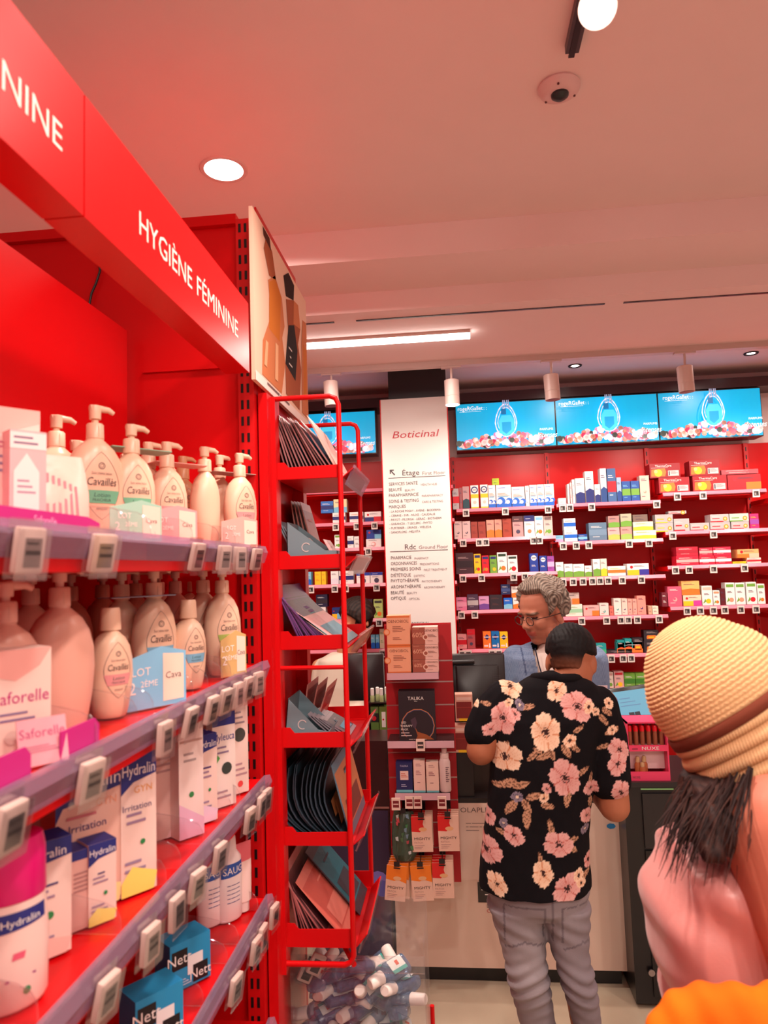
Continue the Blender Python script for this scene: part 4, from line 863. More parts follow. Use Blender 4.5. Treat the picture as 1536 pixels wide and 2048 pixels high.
lotcard(345, -.462, z, .095, .064, rgb(240, 160, 160), 'pink two-pack card at the middle of the top shelf')
lotcard(478, -.424, z, .09, .062, rgb(236, 170, 160), 'pink two-pack card at the far end of the top shelf')
# cartons facing the aisle: local front (-y) turned to look along the aisle at the viewer
def sbox(px, py, X, z, w, d, h, base, deco, label, rz=0, name='product_carton', cat='box', top=None, side=None, tilt=0):
    p = onshelf(px, py, X, z); o = carton(MB(), w, d, h, base, deco, top=top, side=side).obj(name, M_CARTON, base=(0, 0, 0))
    o.location = p; o.rotation_euler = (tilt, 0, RZ+rz); tag(o, label, cat); return o
MG = rgb(190, 30, 120); SF = rgb(240, 205, 195)
saf = [('p', [(0, 1), (0, .78), (.4, .72), (.8, .84), (1, 1)], rgb(238, 170, 160)), ('t', .5, .52, .11, 'Saforelle', MG), ('l', .15, .42, .85, 2, rgb(130, 110, 150)), ('c', .35, .22, .12, rgb(220, 190, 180)), ('l', .45, .14, .8, 1, rgb(150, 120, 150))]
sbox(-8, 1000, -.520, z, .095, .05, .150, SF, [('p', [(0, 1), (0, .82), (.5, .78), (1, .9), (1, 1)], rgb(240, 180, 170)), ('t', .60, .68, .075, 'Saforelle', MG), ('l', .3, .6, .95, 3, rgb(150, 130, 160)), ('r', 0, 0, 1, .34, rgb(214, 20, 110)), ('c', .62, .14, .34, SF), ('t', .62, .06, .15, '10%', rgb(214, 20, 110))], 'white carton with magenta ten percent flash at the left edge', rz=F)
sbox(56, 1000, -.485, z, .040, .04, .120, rgb(232, 180, 180), [('r', 0, .82, 1, .98, rgb(240, 224, 220)), ('l', .1, .92, .9, 2, rgb(130, 100, 130)), ('p', [(.1, .1), (.8, .1), (.8, .6), (.45, .78), (.1, .6)], rgb(246, 226, 220)), ('l', .2, .5, .7, 3, rgb(170, 140, 160))], 'narrow pink open carton holding a tube beside the magenta flash carton', rz=F)
# foil refill pouches
def pouch(px, X, z, label, w=.085, h=.105):
    p = onshelf(px, 1000, X, z); t = thing('refill_pouch', p, label, 'pouch', None, RZ+F)
    MB().lathe([(0, w*.42, .020), (h*.15, w*.5, .018), (h*.55, w*.49, .013), (h*.8, w*.44, .006), (h, w*.38, .001)], 24, rgb(236, 190, 176)).obj('bag', M_FOIL, t, True)
    b = MB()
    prof = [(0, w*.42, .020), (h*.15, w*.5, .018), (h*.55, w*.49, .013), (h*.8, w*.44, .006), (h, w*.38, .001)]
    for i in range(7): wrap(b, prof, [(-w*.3+i*w*.09, h*.2), (-w*.26+i*w*.09, h*.2), (-w*.22+i*w*.08, h*(.8-.03*i)), (-w*.26+i*w*.08, h*(.8-.03*i))], [(0, 1, 2, 3)], rgb(206, 120, 130), .001)
    b.obj('print', M_CARTON, t)
pouch(112, -.50, z, 'foil refill pouch with pink streaks in front of the left bottles')
pouch(96, -.53, z, 'second foil refill pouch tucked behind the streaked one', .08, .10)
def tray(px0, px1, py, X, z, h, label, text=True, col=MG):
    y0, y1 = at(px0, py, X=X)[1], at(px1, py, X=X)[1]; t = thing('card_tray', (X, (y0+y1)/2, z), label, 'card tray'); hw = (y1-y0)/2
    b = MB().prism([(-hw, 0), (hw, 0), (hw, h*.7), (hw*.75, h), (-hw, h)], -.001, .001, 'x', col); b.box(-.10, -.001, -hw, hw, 0, .001, col); b.obj('tray', M_CARTON, t)
    if text:
        MB().text('Saforelle', (.0014, hw*.0, h*.3), (0, 1, 0), (0, 0, 1), h*.42, rgb(236, 170, 210), 'c').obj('lettering', M_CARTON, t)
tray(-60, 198, 1050, -.432, z, .020, 'magenta card tray with script lettering on the top shelf edge')

# second shelf
z = SZ[1]+.001
bottle(118, 1400, -.505, z, .208, .088, P1, 'large pump bottle in shade at the left of the second shelf', rz=F, body=CB_SHADE, front=False, d=.06)
bottle(8, 1400, -.52, z, .19, .086, P1, 'dark-looking pump bottle cut by the left edge, second shelf', rz=F, body=CB_SHADE, front=False)
bottle(60, 1350, -.660, z, .205, .08, P1, 'pump bottle deep in shade behind the large left one', rz=F, body=CB_SHADE, front=False)
bottle(221, 1400, -.487, z, .150, .062, P1, 'small capped cream bottle with pink label in front on the second shelf', pump=False, rz=F)
bottle(243, 1350, -.555, z, .206, .076, B1, 'plain-sided cream pump bottle behind the small capped one', rz=F, front=False)
bottle(309, 1380, -.500, z, .208, .078, B1, 'cream pump bottle with blue band under the grey-blue collar', rz=F)
bottle(378, 1370, -.462, z, .150, .062, B1, 'small capped cream bottle with blue band at the middle of the second shelf', pump=False, rz=F)
bottle(352, 1350, -.575, z, .207, .078, P1, 'shaded pump bottle behind the small blue-banded one', rz=F, body=CB_SHADE)
bottle(408, 1340, -.500, z, .208, .078, G2, 'cream pump bottle with olive green band, left of its twin', rz=F)
bottle(446, 1330, -.455, z, .206, .078, G2, 'cream pump bottle with olive green band, last on the second shelf', rz=F)
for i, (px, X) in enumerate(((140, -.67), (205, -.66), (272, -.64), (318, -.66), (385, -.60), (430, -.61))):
    bottle(px, 1330, X, z, .205, .08, P1, f'dark shaded pump bottle in the second shelf back row, {ORD[i]} from left', rz=F, body=CB_DEEP_SHADE, front=False)
collar(275, 1250, -.515, z+.160, .11, .05, rgb(150, 165, 190), 'grey-blue card collar over two second shelf bottles')
lotcard(308, -.448, z, .105, .088, rgb(130, 190, 225), 'sky blue two-pack card on the second shelf')
lotcard(462, -.425, z, .06, .085, rgb(210, 170, 110), 'tan and pink card at the end of the second shelf')
sbox(42, 1450, -.470, z, .062, .05, .118, rgb(240, 208, 196), saf, 'white carton with pink swoosh and magenta script at lower left', rz=F)
tray(-40, 60, 1560, -.425, z, .03, 'magenta card tray before the pink swoosh carton', False)
tray(120, 197, 1520, -.425, z, .03, 'magenta card wedge lying at the second shelf edge', False)
sbox(90, 1520, -.434, z, .05, .0015, .048, rgb(226, 150, 160), [('t', .5, .6, .2, 'Saforelle', rgb(170, 60, 110)), ('l', .1, .4, .9, 3, rgb(170, 90, 120))], 'small pink shelf card with a sample text, second shelf', rz=F, name='shelf_card', cat='shelf card', tilt=R(-14))
# third shelf
z = SZ[2]+.001
HB = rgb(30, 40, 120); HP = rgb(236, 205, 195)
hyd = lambda ttl, wd, foot: [('p', [(0, 1), (0, .72), (.35, .80), (1, .84), (1, 1)], HB), ('t', .5, .85, .08, 'Hydralin', rgb(240, 230, 230)), ('t', .62, .72, .05, ttl, rgb(230, 160, 90)), ('t', .45, .60, .045, wd, rgb(70, 50, 110)), ('l', .15, .56, .8, 2, rgb(150, 120, 150)), ('c', .6, .36, .07, rgb(40, 130, 70)), ('l', .1, .22, .8, 2, rgb(150, 130, 160)), ('p', [(0, 0), (.9, 0), (1, .12), (.3, .2), (0, .1)], foot)]
hyb = [('p', [(0, 1), (0, .66), (.1, .76), (1, .84), (1, 1)], HB), ('t', .5, .86, .095, 'Hydralin', rgb(240, 230, 230)), ('t', .72, .72, .055, 'GYN', rgb(230, 160, 130)), ('t', .45, .575, .055, 'Irritation', rgb(70, 50, 110)), ('l', .15, .67, .8, 1, rgb(200, 110, 120)), ('l', .1, .3, .8, 3, rgb(160, 120, 140)), ('p', [(0, 0), (.9, 0), (1, .12), (.3, .2), (0, .1)], rgb(240, 220, 150))]
sbox(182, 1750, -.492, z, .092, .05, .180, rgb(226, 180, 165), hyb, 'large pinkish carton with navy top for irritation, third shelf', rz=F, top=HB)
sbox(278, 1700, -.450, z, .052, .05, .186, HP, hyd('GYN', 'Irritation', rgb(250, 225, 110)), 'tall white carton with navy top and yellow foot, third shelf', rz=F, top=HB)
sbox(205, 1850, -.460, z, .036, .035, .098, HP, hyd('', 'Gel', rgb(240, 230, 120)), 'small white carton with navy top, right of its twin', rz=F, top=HB, side=rgb(226, 180, 165))
sbox(170, 1870, -.475, z, .036, .035, .095, rgb(220, 170, 160), [('r', 0, .88, 1, 1, HB), ('l', .1, .7, .9, 5, rgb(170, 120, 120))], 'small pinkish carton of small print beside the navy-topped twin', rz=F, top=HB)
sbox(142, 1870, -.490, z, .034, .035, .092, rgb(220, 170, 160), [('r', 0, .88, 1, 1, HB), ('l', .1, .7, .9, 5, rgb(170, 120, 120))], 'small pinkish carton, leftmost of three on the third shelf', rz=F, top=HB)
sbox(88, 1850, -.485, z, .062, .04, .130, HP, hyd('', 'Quotidien', rgb(240, 190, 180)), 'white carton with navy top behind the magenta-capped bottle', rz=F, top=HB)
sbox(338, 1650, -.490, z, .060, .04, .185, rgb(214, 170, 160), [('r', 0, .93, 1, 1, HB), ('l', .1, .8, .8, 5, rgb(170, 130, 130)), ('c', .7, .42, .08, rgb(50, 110, 60)), ('p', [(.4, 0), (1, 0), (1, .4), (.8, .2)], rgb(230, 190, 190))], 'pinkish carton showing its small print side, third shelf', rz=F, top=HB)
sbox(383, 1600, -.452, z, .046, .04, .190, rgb(238, 214, 208), [('t', .5, .80, .05, 'Cicatridine', rgb(190, 150, 140)), ('l', .2, .7, .8, 2, rgb(170, 150, 150)), ('c', .5, .36, .10, rgb(50, 130, 70)), ('p', [(0, 0), (1, 0), (1, .14), (0, .3)], rgb(226, 180, 205))], 'tall white and lilac carton with green dot, third shelf', rz=F)
sbox(415, 1590, -.450, z, .040, .04, .150, HP, hyd('', 'Calm', rgb(226, 200, 220)), 'white carton with bright blue top, third shelf', rz=F, top=rgb(30, 60, 160))
sbox(449, 1560, -.446, z, .050, .04, .172, rgb(238, 220, 212), [('r', 0, .86, 1, 1, HB), ('t', .5, .70, .08, 'Myleuca', rgb(60, 60, 140)), ('l', .2, .62, .8, 2, rgb(140, 120, 150)), ('c', .6, .40, .22, rgb(50, 60, 56)), ('l', .1, .15, .9, 2, rgb(170, 140, 150)), ('p', [(.1, .45), (.3, .52), (.2, .56)], rgb(80, 160, 80))], 'white carton with violet top and dark round seal, third shelf', rz=F)
sbox(480, 1530, -.440, z, .040, .03, .182, rgb(238, 210, 200), [('c', .5, .62, .34, rgb(60, 64, 60)), ('l', .2, .85, .8, 3, rgb(150, 130, 140)), ('l', .1, .3, .9, 3, rgb(180, 140, 150)), ('c', .5, .1, .15, rgb(230, 70, 70))], 'white carton with dark round seal at the third shelf end', rz=F)
sbox(105, 1700, -.640, z, .06, .05, .20, rgb(190, 130, 124), [('r', 0, .8, 1, 1, HB)], 'shaded carton with navy top at the back of the third shelf', rz=F, top=HB)  # carton colour itself darkened to stand for shade at the shelf back
# bottle with magenta cap, left edge
p = onshelf(20, 1900, -.475, z); tb2 = thing('wash_bottle', p, 'white wash bottle with big magenta cap at the lower left edge', 'bottle', None, RZ+F)
prof = [(0, .034, .024), (.005, .037, .026), (.06, .038, .027), (.095, .035, .026), (.105, .033, .025)]
bd = MB().lathe(prof, 32, rgb(238, 205, 196)).obj('body', M_PLAST, tb2, True)
MB().lathe([(.105, .034, .026), (.107, .035, .027), (.150, .034, .026), (.165, .031, .023), (.168, .026, .018)], 32, rgb(214, 10, 110)).obj('cap', M_PLAST, tb2, True)
b = MB(); wband(b, prof, -.024, .028, .078, .097, HB, slant=.004); wtext(b, prof, 'Hydralin', .002, .084, .007, WHITE, .038, ep=.001)
wtext(b, prof, 'Quotidien', .002, .030, .005, rgb(150, 50, 120), .03); wrap(b, prof, [(.004*cos(a*.63)+.008, .018+.004*sin(a*.63)) for a in range(10)], [tuple(range(10))], rgb(40, 130, 80))
wtext(b, prof, 'Q', -.002, .048, .016, rgb(226, 90, 120), .012, .2); b.obj('label', M_CARTON, bd)
# fourth shelf
z = SZ[3]+.001
def sauge(px, py, X, w, H, label):
    p = onshelf(px, py, X, z); t = thing('wash_bottle', p, label, 'bottle', None, RZ+F)
    prof = [(0, w*.44, w*.26), (.004, w*.48, w*.3), (H*.5, w*.5, w*.32), (H*.72, w*.46, w*.3), (H*.8, w*.3, w*.24), (H*.82, w*.26, w*.22)]
    bd = MB().lathe(prof, 28, rgb(240, 222, 220)).obj('body', M_PLAST, t, True)
    MB().lathe([(H*.82, w*.28, w*.24), (H*.97, w*.25, w*.22), (H, w*.2, w*.18)], 24, rgb(240, 222, 220)).obj('cap', M_PLAST, t, True)
    b = MB(); wband(b, prof, -w*.42, w*.42, H*.52, H*.68, rgb(40, 80, 160), slant=.003); wtext(b, prof, 'SAUG', 0, H*.56, H*.08, WHITE, w*.74, ep=.001)
    for i in range(5): wtext(b, prof, 'soin intime lavant', 0, H*(.42-.05*i), H*.02, rgb(90, 90, 140), w*.5)
    b.obj('label', M_CARTON, bd)
sauge(422, 1850, -.500, .062, .165, 'white bottle with blue label on the bottom visible shelf, left of its twin')
sauge(458, 1800, -.470, .058, .160, 'white bottle with blue label on the bottom visible shelf, right of its twin')
p = onshelf(484, 1780, -.455, z); tt = thing('cream_tube', p, 'pink and white tube standing on its cap at the lower shelf end', 'tube', None, RZ+F)
MB().lathe([(0, .014, .014), (.02, .014, .014)], 20, rgb(238, 214, 208)).obj('cap', M_PLAST, tt, True)
MB().lathe([(.02, .019, .017, rgb(238, 205, 196)), (.08, .022, .012, rgb(238, 205, 196)), (.095, .0225, .007, rgb(222, 100, 110)), (.125, .023, .002, rgb(222, 100, 110)), (.13, .023, .001, rgb(222, 100, 110))], 24, WHITE).obj('tube_body', M_PLAST, tt, True)
nb = rgb(30, 140, 190)
for (px, py, X, zz, lab) in ((382, 1980, -.462, z, 'blue carton with black and white name patches at the lower shelf, farther'), (320, 2040, -.452, z, 'blue carton with black and white name patches at the bottom, nearer')):
    sbox(px, py, X, zz, .075, .05, .074, nb, [('r', .04, .45, .42, .85, BLACK), ('t', .23, .55, .22, 'Nett', WHITE), ('r', .42, .25, .80, .65, rgb(230, 225, 225)), ('r', .55, .05, .92, .42, BLACK), ('t', .74, .12, .2, 'Nett', WHITE), ('l', .1, .2, .5, 3, rgb(200, 225, 240))], lab, rz=F, side=rgb(26, 120, 170), top=nb)
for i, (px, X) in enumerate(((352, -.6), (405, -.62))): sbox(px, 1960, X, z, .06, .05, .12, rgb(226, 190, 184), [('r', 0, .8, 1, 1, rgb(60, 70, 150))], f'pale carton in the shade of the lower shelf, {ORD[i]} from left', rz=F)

# electronic price labels on the clear rails
def make_esl(loc, label):
    t = thing('shelf_label', loc, label, 'price tag', 'electronic price labels clipped to the left shelving')
    MB().bevbox(-.017, .017, -.006, .004, -.040, .004, .003, rgb(206, 176, 166)).obj('casing', M_PLAST, t, True)
    b = MB().box(-.0108, .0108, -.0063, -.0058, -.034, -.006, rgb(70, 56, 54))
    b.text('9,90', (0, -.0066, -.024), (1, 0, 0), (0, 0, 1), .010, rgb(30, 20, 22), 'c', maxw=.019); b.quad((-.008, -.0066, -.012), (.006, -.0066, -.012), (.006, -.0066, -.010), (-.010, -.0066, -.010), rgb(30, 22, 22)); b.obj('display', M_CARTON, t)
    MB().box(-.021, .021, .004, .0055, -.045, .012, WHITE).box(-.021, .021, -.0075, -.0065, -.046, .004, WHITE).obj('clip_sleeve', M_CLEAR, t)
    return t
e0 = None
ESL = [(0, [58, 207, 396, 448, 478, 513], [1118, 1115, 1112, 1110, 1108, 1106]), (1, [22, 183, 328, 383, 425, 452, 475, 496, 515], [1700, 1590, 1495, 1460, 1435, 1410, 1395, 1380, 1360]),
       (2, [215, 300, 352, 395, 440, 500, 522, 532], [2000, 1930, 1860, 1800, 1740, 1650, 1625, 1605]), (3, [472, 512, 525, 548], [2010, 1920, 1890, 1860])]
for si, pxs, pys in ESL:
    for i, (px, py) in enumerate(zip(pxs, pys)):
        p = at(px, py-18, X=XF+.012); rnd = random.Random(si*20+i)
        lab = f'electronic price label on {("top", "second", "third", "fourth")[si]} rail of left shelving, {ORD[i]} from left'
        y = min(p[1], YE-.02); loc = (XF+.013, y, SZ[si]-.006); rz = RZ+R(rnd.uniform(-13, -2)-(si == 0)*5); 
        if e0 is None: e0 = make_esl(loc, lab); e0.rotation_euler = (R(8), 0, rz)
        else: dup(e0, loc, 0, lab, 'electronic price labels clipped to the left shelving', rot=(R(rnd.uniform(2, 14)), 0, rz))
# clear shelf dividers with curled ends
def make_divider(loc, label):
    t = thing('shelf_divider', loc, label, 'shelf divider', 'clear curved dividers on the left shelving')
    pts = [(-.10, 0), (0, 0), (0, .022), (-.008, .034), (-.06, .046), (-.10, .05)]
    MB().prism([(x, z) for x, z in pts], -.0006, .0006, 'y', WHITE).obj('fin', M_CLEAR, t)
    MB().tube([(-.10, 0, .05), (-.06, 0, .046), (-.02, 0, .038), (-.006, 0, .030), (0, 0, .018), (.001, 0, .004), (.004, 0, .001), (.008, 0, .004), (.006, 0, .009)], .0009, 6, rgb(215, 190, 190)).obj('curled_edge', M_CLEAR, t, True)
    return t
d0 = None
for si, lst in ((0, [245, 290, 375, 430, 462]), (1, [180, 262, 295, 375, 405, 435, 452, 470]), (2, [60, 228, 320, 350, 395, 452, 470]), (3, [395, 445, 468, 508])):
    for i, px in enumerate(lst):
        py = (1060, 1480-px*.42, 1990-px*1.0, 2300-px*.9)[si]
        p = at(px, py, X=XF-.02); lab = f'clear curled divider on {("top", "second", "third", "fourth")[si]} left shelf, {ORD[i]} from left'
        loc = (XF-.012, min(p[1], YE-.03), SZ[si]+.001)
        if d0 is None: d0 = make_divider(loc, lab)
        else: dup(d0, loc, 0, lab, 'clear curved dividers on the left shelving')
# ================================================================ RED DISPLAY RACK WITH SHEET MASKS
RY0, RY1 = 1.605, 1.90
def rx(px, py, Y=RY0): return float(at(px, py, Y=Y)[0])
def rzz(px, py, Y=RY0): return float(at(px, py, Y=Y)[2])
RXL, RXR = rx(552, 1300), rx(692, 1300)
ZT, ZBm = rzz(620, 797), rzz(620, 1922)
t = thing('display_rack', ((RXL+RXR)/2, (RY0+RY1)/2, ZBm-.01), 'bright red wire rack with six slanted tiers of sheet masks', 'display rack')
def W5(b, name, m=M_RED, smooth=False, par=None):
    o = b.obj(name, m, par or t, smooth)
    if par is None: o.location = -Vector(t.location)
    return o
def frame_loop(Y, xr, zt, zb, name):
    c = .02; pts = [(RXL, zt), (xr-c, zt), (xr-.006, zt-.006), (xr, zt-c), (xr, zb+c), (xr-.006, zb+.006), (xr-c, zb), (RXL, zb)]
    W5(MB().tube([(x, Y, z) for x, z in pts], .0062, 10, RED), name, smooth=True)
frame_loop(RY0-.012, RXR, ZT, ZBm, 'front_loop')
xr2 = float(at(722, 1100, Y=RY1)[0]); frame_loop(RY1+.012, RXR+.002, ZT, ZBm, 'rear_loop')
W5(MB().box(RXL-.016, RXL+.014, RY0-.02, RY0+.02, ZBm-.02, ZT+.004, RED), 'post'); W5(MB().box(RXL-.016, RXL+.014, RY1-.02, RY1+.02, ZBm-.02, ZT+.004, RED), 'post')
W5(MB().tube([(RXR, RY0-.01, ZBm), (RXR-.05, RY0+.1, ZBm+.0), (RXR-.05, RY1, ZBm)], .006, 8, RED), 'brace', smooth=True)
zm = rzz(620, 1334); W5(MB().tube([(RXL, RY0-.012, zm), (RXR, RY0-.012, zm)], .005, 8, RED), 'crossbar', smooth=True)
TIERS = [rzz(620, y) for y in (957, 1137, 1298, 1494, 1690, 1893)]
HL = [.030, .028, .028, .028, .050, .030]
for k, zb in enumerate(TIERS):
    hh = [.030, .032, .032, .034, .030, .040][k]
    b = MB().prism([(RXL+.012, zb), (RXR+.004, zb), (RXR+.004, zb+hh), (RXL+.04, zb+hh-.002), (RXL+.030, zb+hh+.010), (RXL+.012, zb+hh+.010)], RY0-.004, RY0-.001, 'y', RED)
    b.prism([(RXL+.012, zb), (RXR+.004, zb), (RXR+.004, zb+hh), (RXL+.04, zb+hh-.002), (RXL+.030, zb+hh+.010), (RXL+.012, zb+hh+.010)], RY1+.001, RY1+.004, 'y', RED)
    b.box(RXL+.012, RXR+.004, RY0-.002, RY1+.002, zb-.001, zb+.001, RED)
    b.prism([(RXR+.002, zb), (RXR+.005, zb), (RXR+.030, zb+hh*.7), (RXR+.027, zb+hh*.7)], RY0, RY1, 'y', RED)
    s = W5(b, 'tier')
    W5(MB().prism([(RXR+.006, zb-.016), (RXR+.010, zb-.018), (RXR+.034, zb+.026), (RXR+.030, zb+.030)], RY0+.01, RY1-.005, 'y', WHITE), 'price_holder', M_CLEAR if k else M_RAIL, par=s)
    W5(MB().prism([(RXR+.0085, zb-.008), (RXR+.0095, zb-.009), (RXR+.030, zb+.024), (RXR+.029, zb+.025)], RY0+.03, RY1-.04, 'y', rgb(190, 120, 110)), 'price_strip', M_CARTON, par=s)
for px, py in ((546, 1058), (548, 1494)):
    W5(MB().box(RXL-.012, RXL-.002, RY0-.0215, RY0-.02, rzz(px, py+12), rzz(px, py-12), rgb(226, 160, 150)), 'sticker', M_CARTON)
# sachets: thin foil envelopes, wide along y, leaning back to the left
def make_sachet(name, L, wy, col, edge, bend=0.0, label='', pic=None):
    t = thing(name, (0, 0, 0), label, 'sachet'); n = 8; th = .0018; b = MB(); v = []; f = []
    for i in range(n+1):
        k = i/n; zz = L*k; xx = -bend*sin(pi*k)*.5; tt = th*(.3+.7*sin(pi*k)**.5)
        for (sx, yy) in ((-tt, -wy/2), (tt, -wy/2), (tt, wy/2), (-tt, wy/2)): v.append((xx+sx, yy, zz))
    cols = []
    for i in range(n):
        for q in range(4):
            f.append((i*4+q, i*4+(q+1) % 4, i*4+4+(q+1) % 4, i*4+4+q)); cols.append(edge if (i in (0, n-1) or q == 0) else col)
    f += [(3, 2, 1, 0), (n*4, n*4+1, n*4+2, n*4+3)]; cols += [edge, edge]
    b.add(v, f, cols); b.obj('envelope', M_FOIL, t)
    b = MB(); x0 = th*1.2
    b.quad((x0, -wy*.36, L*.15), (x0, wy*.36, L*.15), (x0, wy*.36, L*.45), (x0, -wy*.36, L*.45), pic or edge)
    b.text('MASQUE', (x0+.0002, 0, L*.7), (0, 1, 0), (0, 0, 1), L*.07, edge, 'c'); b.obj('print', M_CARTON, t)
    return t
def fan(k, n, L, wy, col, edge, x0, x1, a0, a1, look, bend=0.0, grp=None, pic=None, yoff=0, rnd=0.0):
    r = random.Random(k); pr = None
    for i in range(n):
        f = i/(n-1); x = x0+(x1-x0)*f; a = a0+(a1-a0)*f+r.uniform(-rnd, rnd); y = (RY0+RY1)/2+yoff+r.uniform(-.006, .006)
        lab = f'{look}, {ORD[i]} from left in the {("top", "second", "third", "fourth", "fifth", "bottom")[k]} rack tier'
        if pr is None: pr = make_sachet('mask_sachet', L, wy, col, edge, bend, lab, pic); pr.location = (x, y, TIERS[k]+.003); pr.rotation_euler = (0, radians(-a), 0); tag(pr, lab, 'sachet', grp)
        else: dup(pr, (x, y, TIERS[k]+.003), 0, lab, grp, rot=(r.uniform(-.03, .03), radians(-a), 0), scale=(1, 1, r.uniform(.96, 1.02)))
Wd = RXR-RXL
fan(0, 13, .165, .26, rgb(84, 46, 50), rgb(150, 104, 104), RXL+.034, RXR-.010, 14, 33, 'dark maroon foil mask sachet', grp='maroon mask sachets in the top tier', rnd=1.5)
fan(2, 14, .155, .26, rgb(44, 30, 52), rgb(110, 70, 130), RXL+.055, RXR-.022, 22, 50, 'dark violet foil mask sachet', grp='violet mask sachets in the third tier')
fan(4, 12, .180, .25, rgb(20, 26, 34), rgb(44, 66, 78), RXL+.070, RXR-.012, 30, 10, 'glossy black curved mask sachet', bend=.07, grp='black mask sachets in the fifth tier', pic=rgb(200, 130, 80), rnd=2)
fan(5, 8, .165, .25, rgb(90, 50, 54), rgb(180, 110, 110), RXL+.035, RXL+.11, 10, 40, 'dull pink mask sachet', grp='pink mask sachets in the bottom tier')
def lean(name, k, x, a, L, wy, col, edge, label, y=0, pic=None, cat='sachet'):
    o = make_sachet(name, L, wy, col, edge, 0, label, pic); o.location = (x, (RY0+RY1)/2+y, TIERS[k]+.003); o.rotation_euler = (0, radians(-a), 0)
lean('mask_sachet', 0, RXR-.004, 27, .17, .26, rgb(236, 180, 166), rgb(240, 190, 176), 'pale pink mask sachet, foremost in the top tier')
lean('mask_sachet', 2, RXR-.010, 54, .165, .26, rgb(226, 150, 150), rgb(120, 190, 200), 'pink and turquoise mask sachet, foremost in the third tier', pic=rgb(120, 180, 200))
lean('mask_sachet', 2, RXR-.016, 52, .165, .26, rgb(226, 160, 150), rgb(240, 200, 190), 'pale pink mask sachet behind the turquoise one, third tier')
lean('mask_sachet', 4, RXR-.004, 14, .17, .25, rgb(200, 130, 90), rgb(90, 130, 150), 'tan picture mask sachet, foremost in the fifth tier', pic=rgb(120, 60, 50))
lean('mask_sachet', 5, RXR-.020, 42, .17, .22, rgb(206, 96, 84), rgb(226, 130, 115), 'wide coral mask sachet in the bottom tier', -.02)
lean('mask_sachet', 5, RXR-.006, 42, .195, .14, rgb(30, 110, 125), rgb(60, 60, 70), 'teal mask sachet at the back of the bottom tier', .06)
# grey-blue counter boxes in tiers two and four
def caddy_box(k, x0, x1, hback, hfront, label, tilt=0, col=rgb(112, 136, 146)):
    z = TIERS[k]+.006; t = thing('counter_display_box', ((x0+x1)/2, RY0+.075, z), label, 'display box')
    w = x1-x0; d0, d1 = -.06, .06; P = [(-w/2, 0), (w/2, 0), (w/2, hfront), (w*.25, hfront*1.05), (-w/2, hback)]
    b = MB()
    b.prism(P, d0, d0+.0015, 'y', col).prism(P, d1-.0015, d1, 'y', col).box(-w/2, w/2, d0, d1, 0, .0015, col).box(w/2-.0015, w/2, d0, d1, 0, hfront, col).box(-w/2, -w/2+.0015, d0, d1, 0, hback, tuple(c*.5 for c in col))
    o = b.obj('tray', M_CARTON, t)
    b = MB(); pale = rgb(200, 190, 190)
    for i in range(18):
        a0, a1 = 2*pi*i/24+.6, 2*pi*(i+1)/24+.6; cx, cz, r = -w*.12, hback*.42, .011
        b.quad(*[(cx+rr*cos(a), d0-.0005, cz+rr*sin(a)) for rr, a in ((r, a0), (r, a1), (r*.8, a1), (r*.8, a0))][::-1], pale)
    b.text('LE PATCH', (-w*.36, d0-.0005, hback*.18), (1, 0, 0), (0, 0, 1), .0045, pale, 'l'); b.text('DECONTRACTANT', (-w*.36, d0-.0005, hback*.09), (1, 0, 0), (0, 0, 1), .0045, pale, 'l')
    b.obj('print', M_CARTON, t); t.rotation_euler = (0, radians(tilt), 0); return t
caddy_box(1, RXL+.028, RXR-.016, .105, .034, 'grey-blue cardboard display box in the second rack tier')
caddy_box(3, RXL+.012, RXR-.05, .095, .03, 'tilted grey-blue cardboard display box in the fourth rack tier', 6)
ra = random.Random(5)
def loose(k, x, a, L, col, edge, label, y, wy=.09, pic=None): lean('mask_sachet', k, x, a, L, wy, col, edge, label, y, pic)
mid = (RY0+RY1)/2
for i in range(7): loose(1, RXL+.052+i*.010, 24+i*2.5, .125-.006*i, rgb(30, 30, 36), rgb(120, 130, 140), f'small dark sachet in the second tier box, {ORD[i]} from left', RY0+.075-mid, pic=rgb(180, 60, 60))
loose(1, RXL+.122, 40, .095, rgb(150, 140, 150), rgb(200, 170, 160), 'silver sachet with red picture in the second tier box', RY0+.075-mid, pic=rgb(220, 80, 60))
loose(1, RXR-.014, 30, .075, rgb(206, 150, 150), rgb(226, 180, 180), 'pinkish sachet at the front of the second tier', RY0+.075-mid)
for i in range(4): loose(1, RXL+.03+i*.014, 8+i*2, .175, rgb(130, 60, 60), rgb(190, 130, 120), f'tall maroon sachet behind the second tier box, {ORD[i]} from left', .07, .12)
for i in range(5): loose(3, RXL+.105+i*.012, 48+i*3, .075, rgb(60, 50, 60), rgb(160, 150, 160), f'small glossy sachet in the fourth tier, {ORD[i]} from left', .0, .10, pic=rgb(200, 60, 60) if i % 2 else rgb(90, 150, 180))
for i in range(3): loose(3, RXL+.03+i*.012, -6-i*7, .115, rgb(150, 60, 58), rgb(200, 130, 120), f'maroon curved sachet behind the fourth tier box, {ORD[i]} from left', .06, .14)

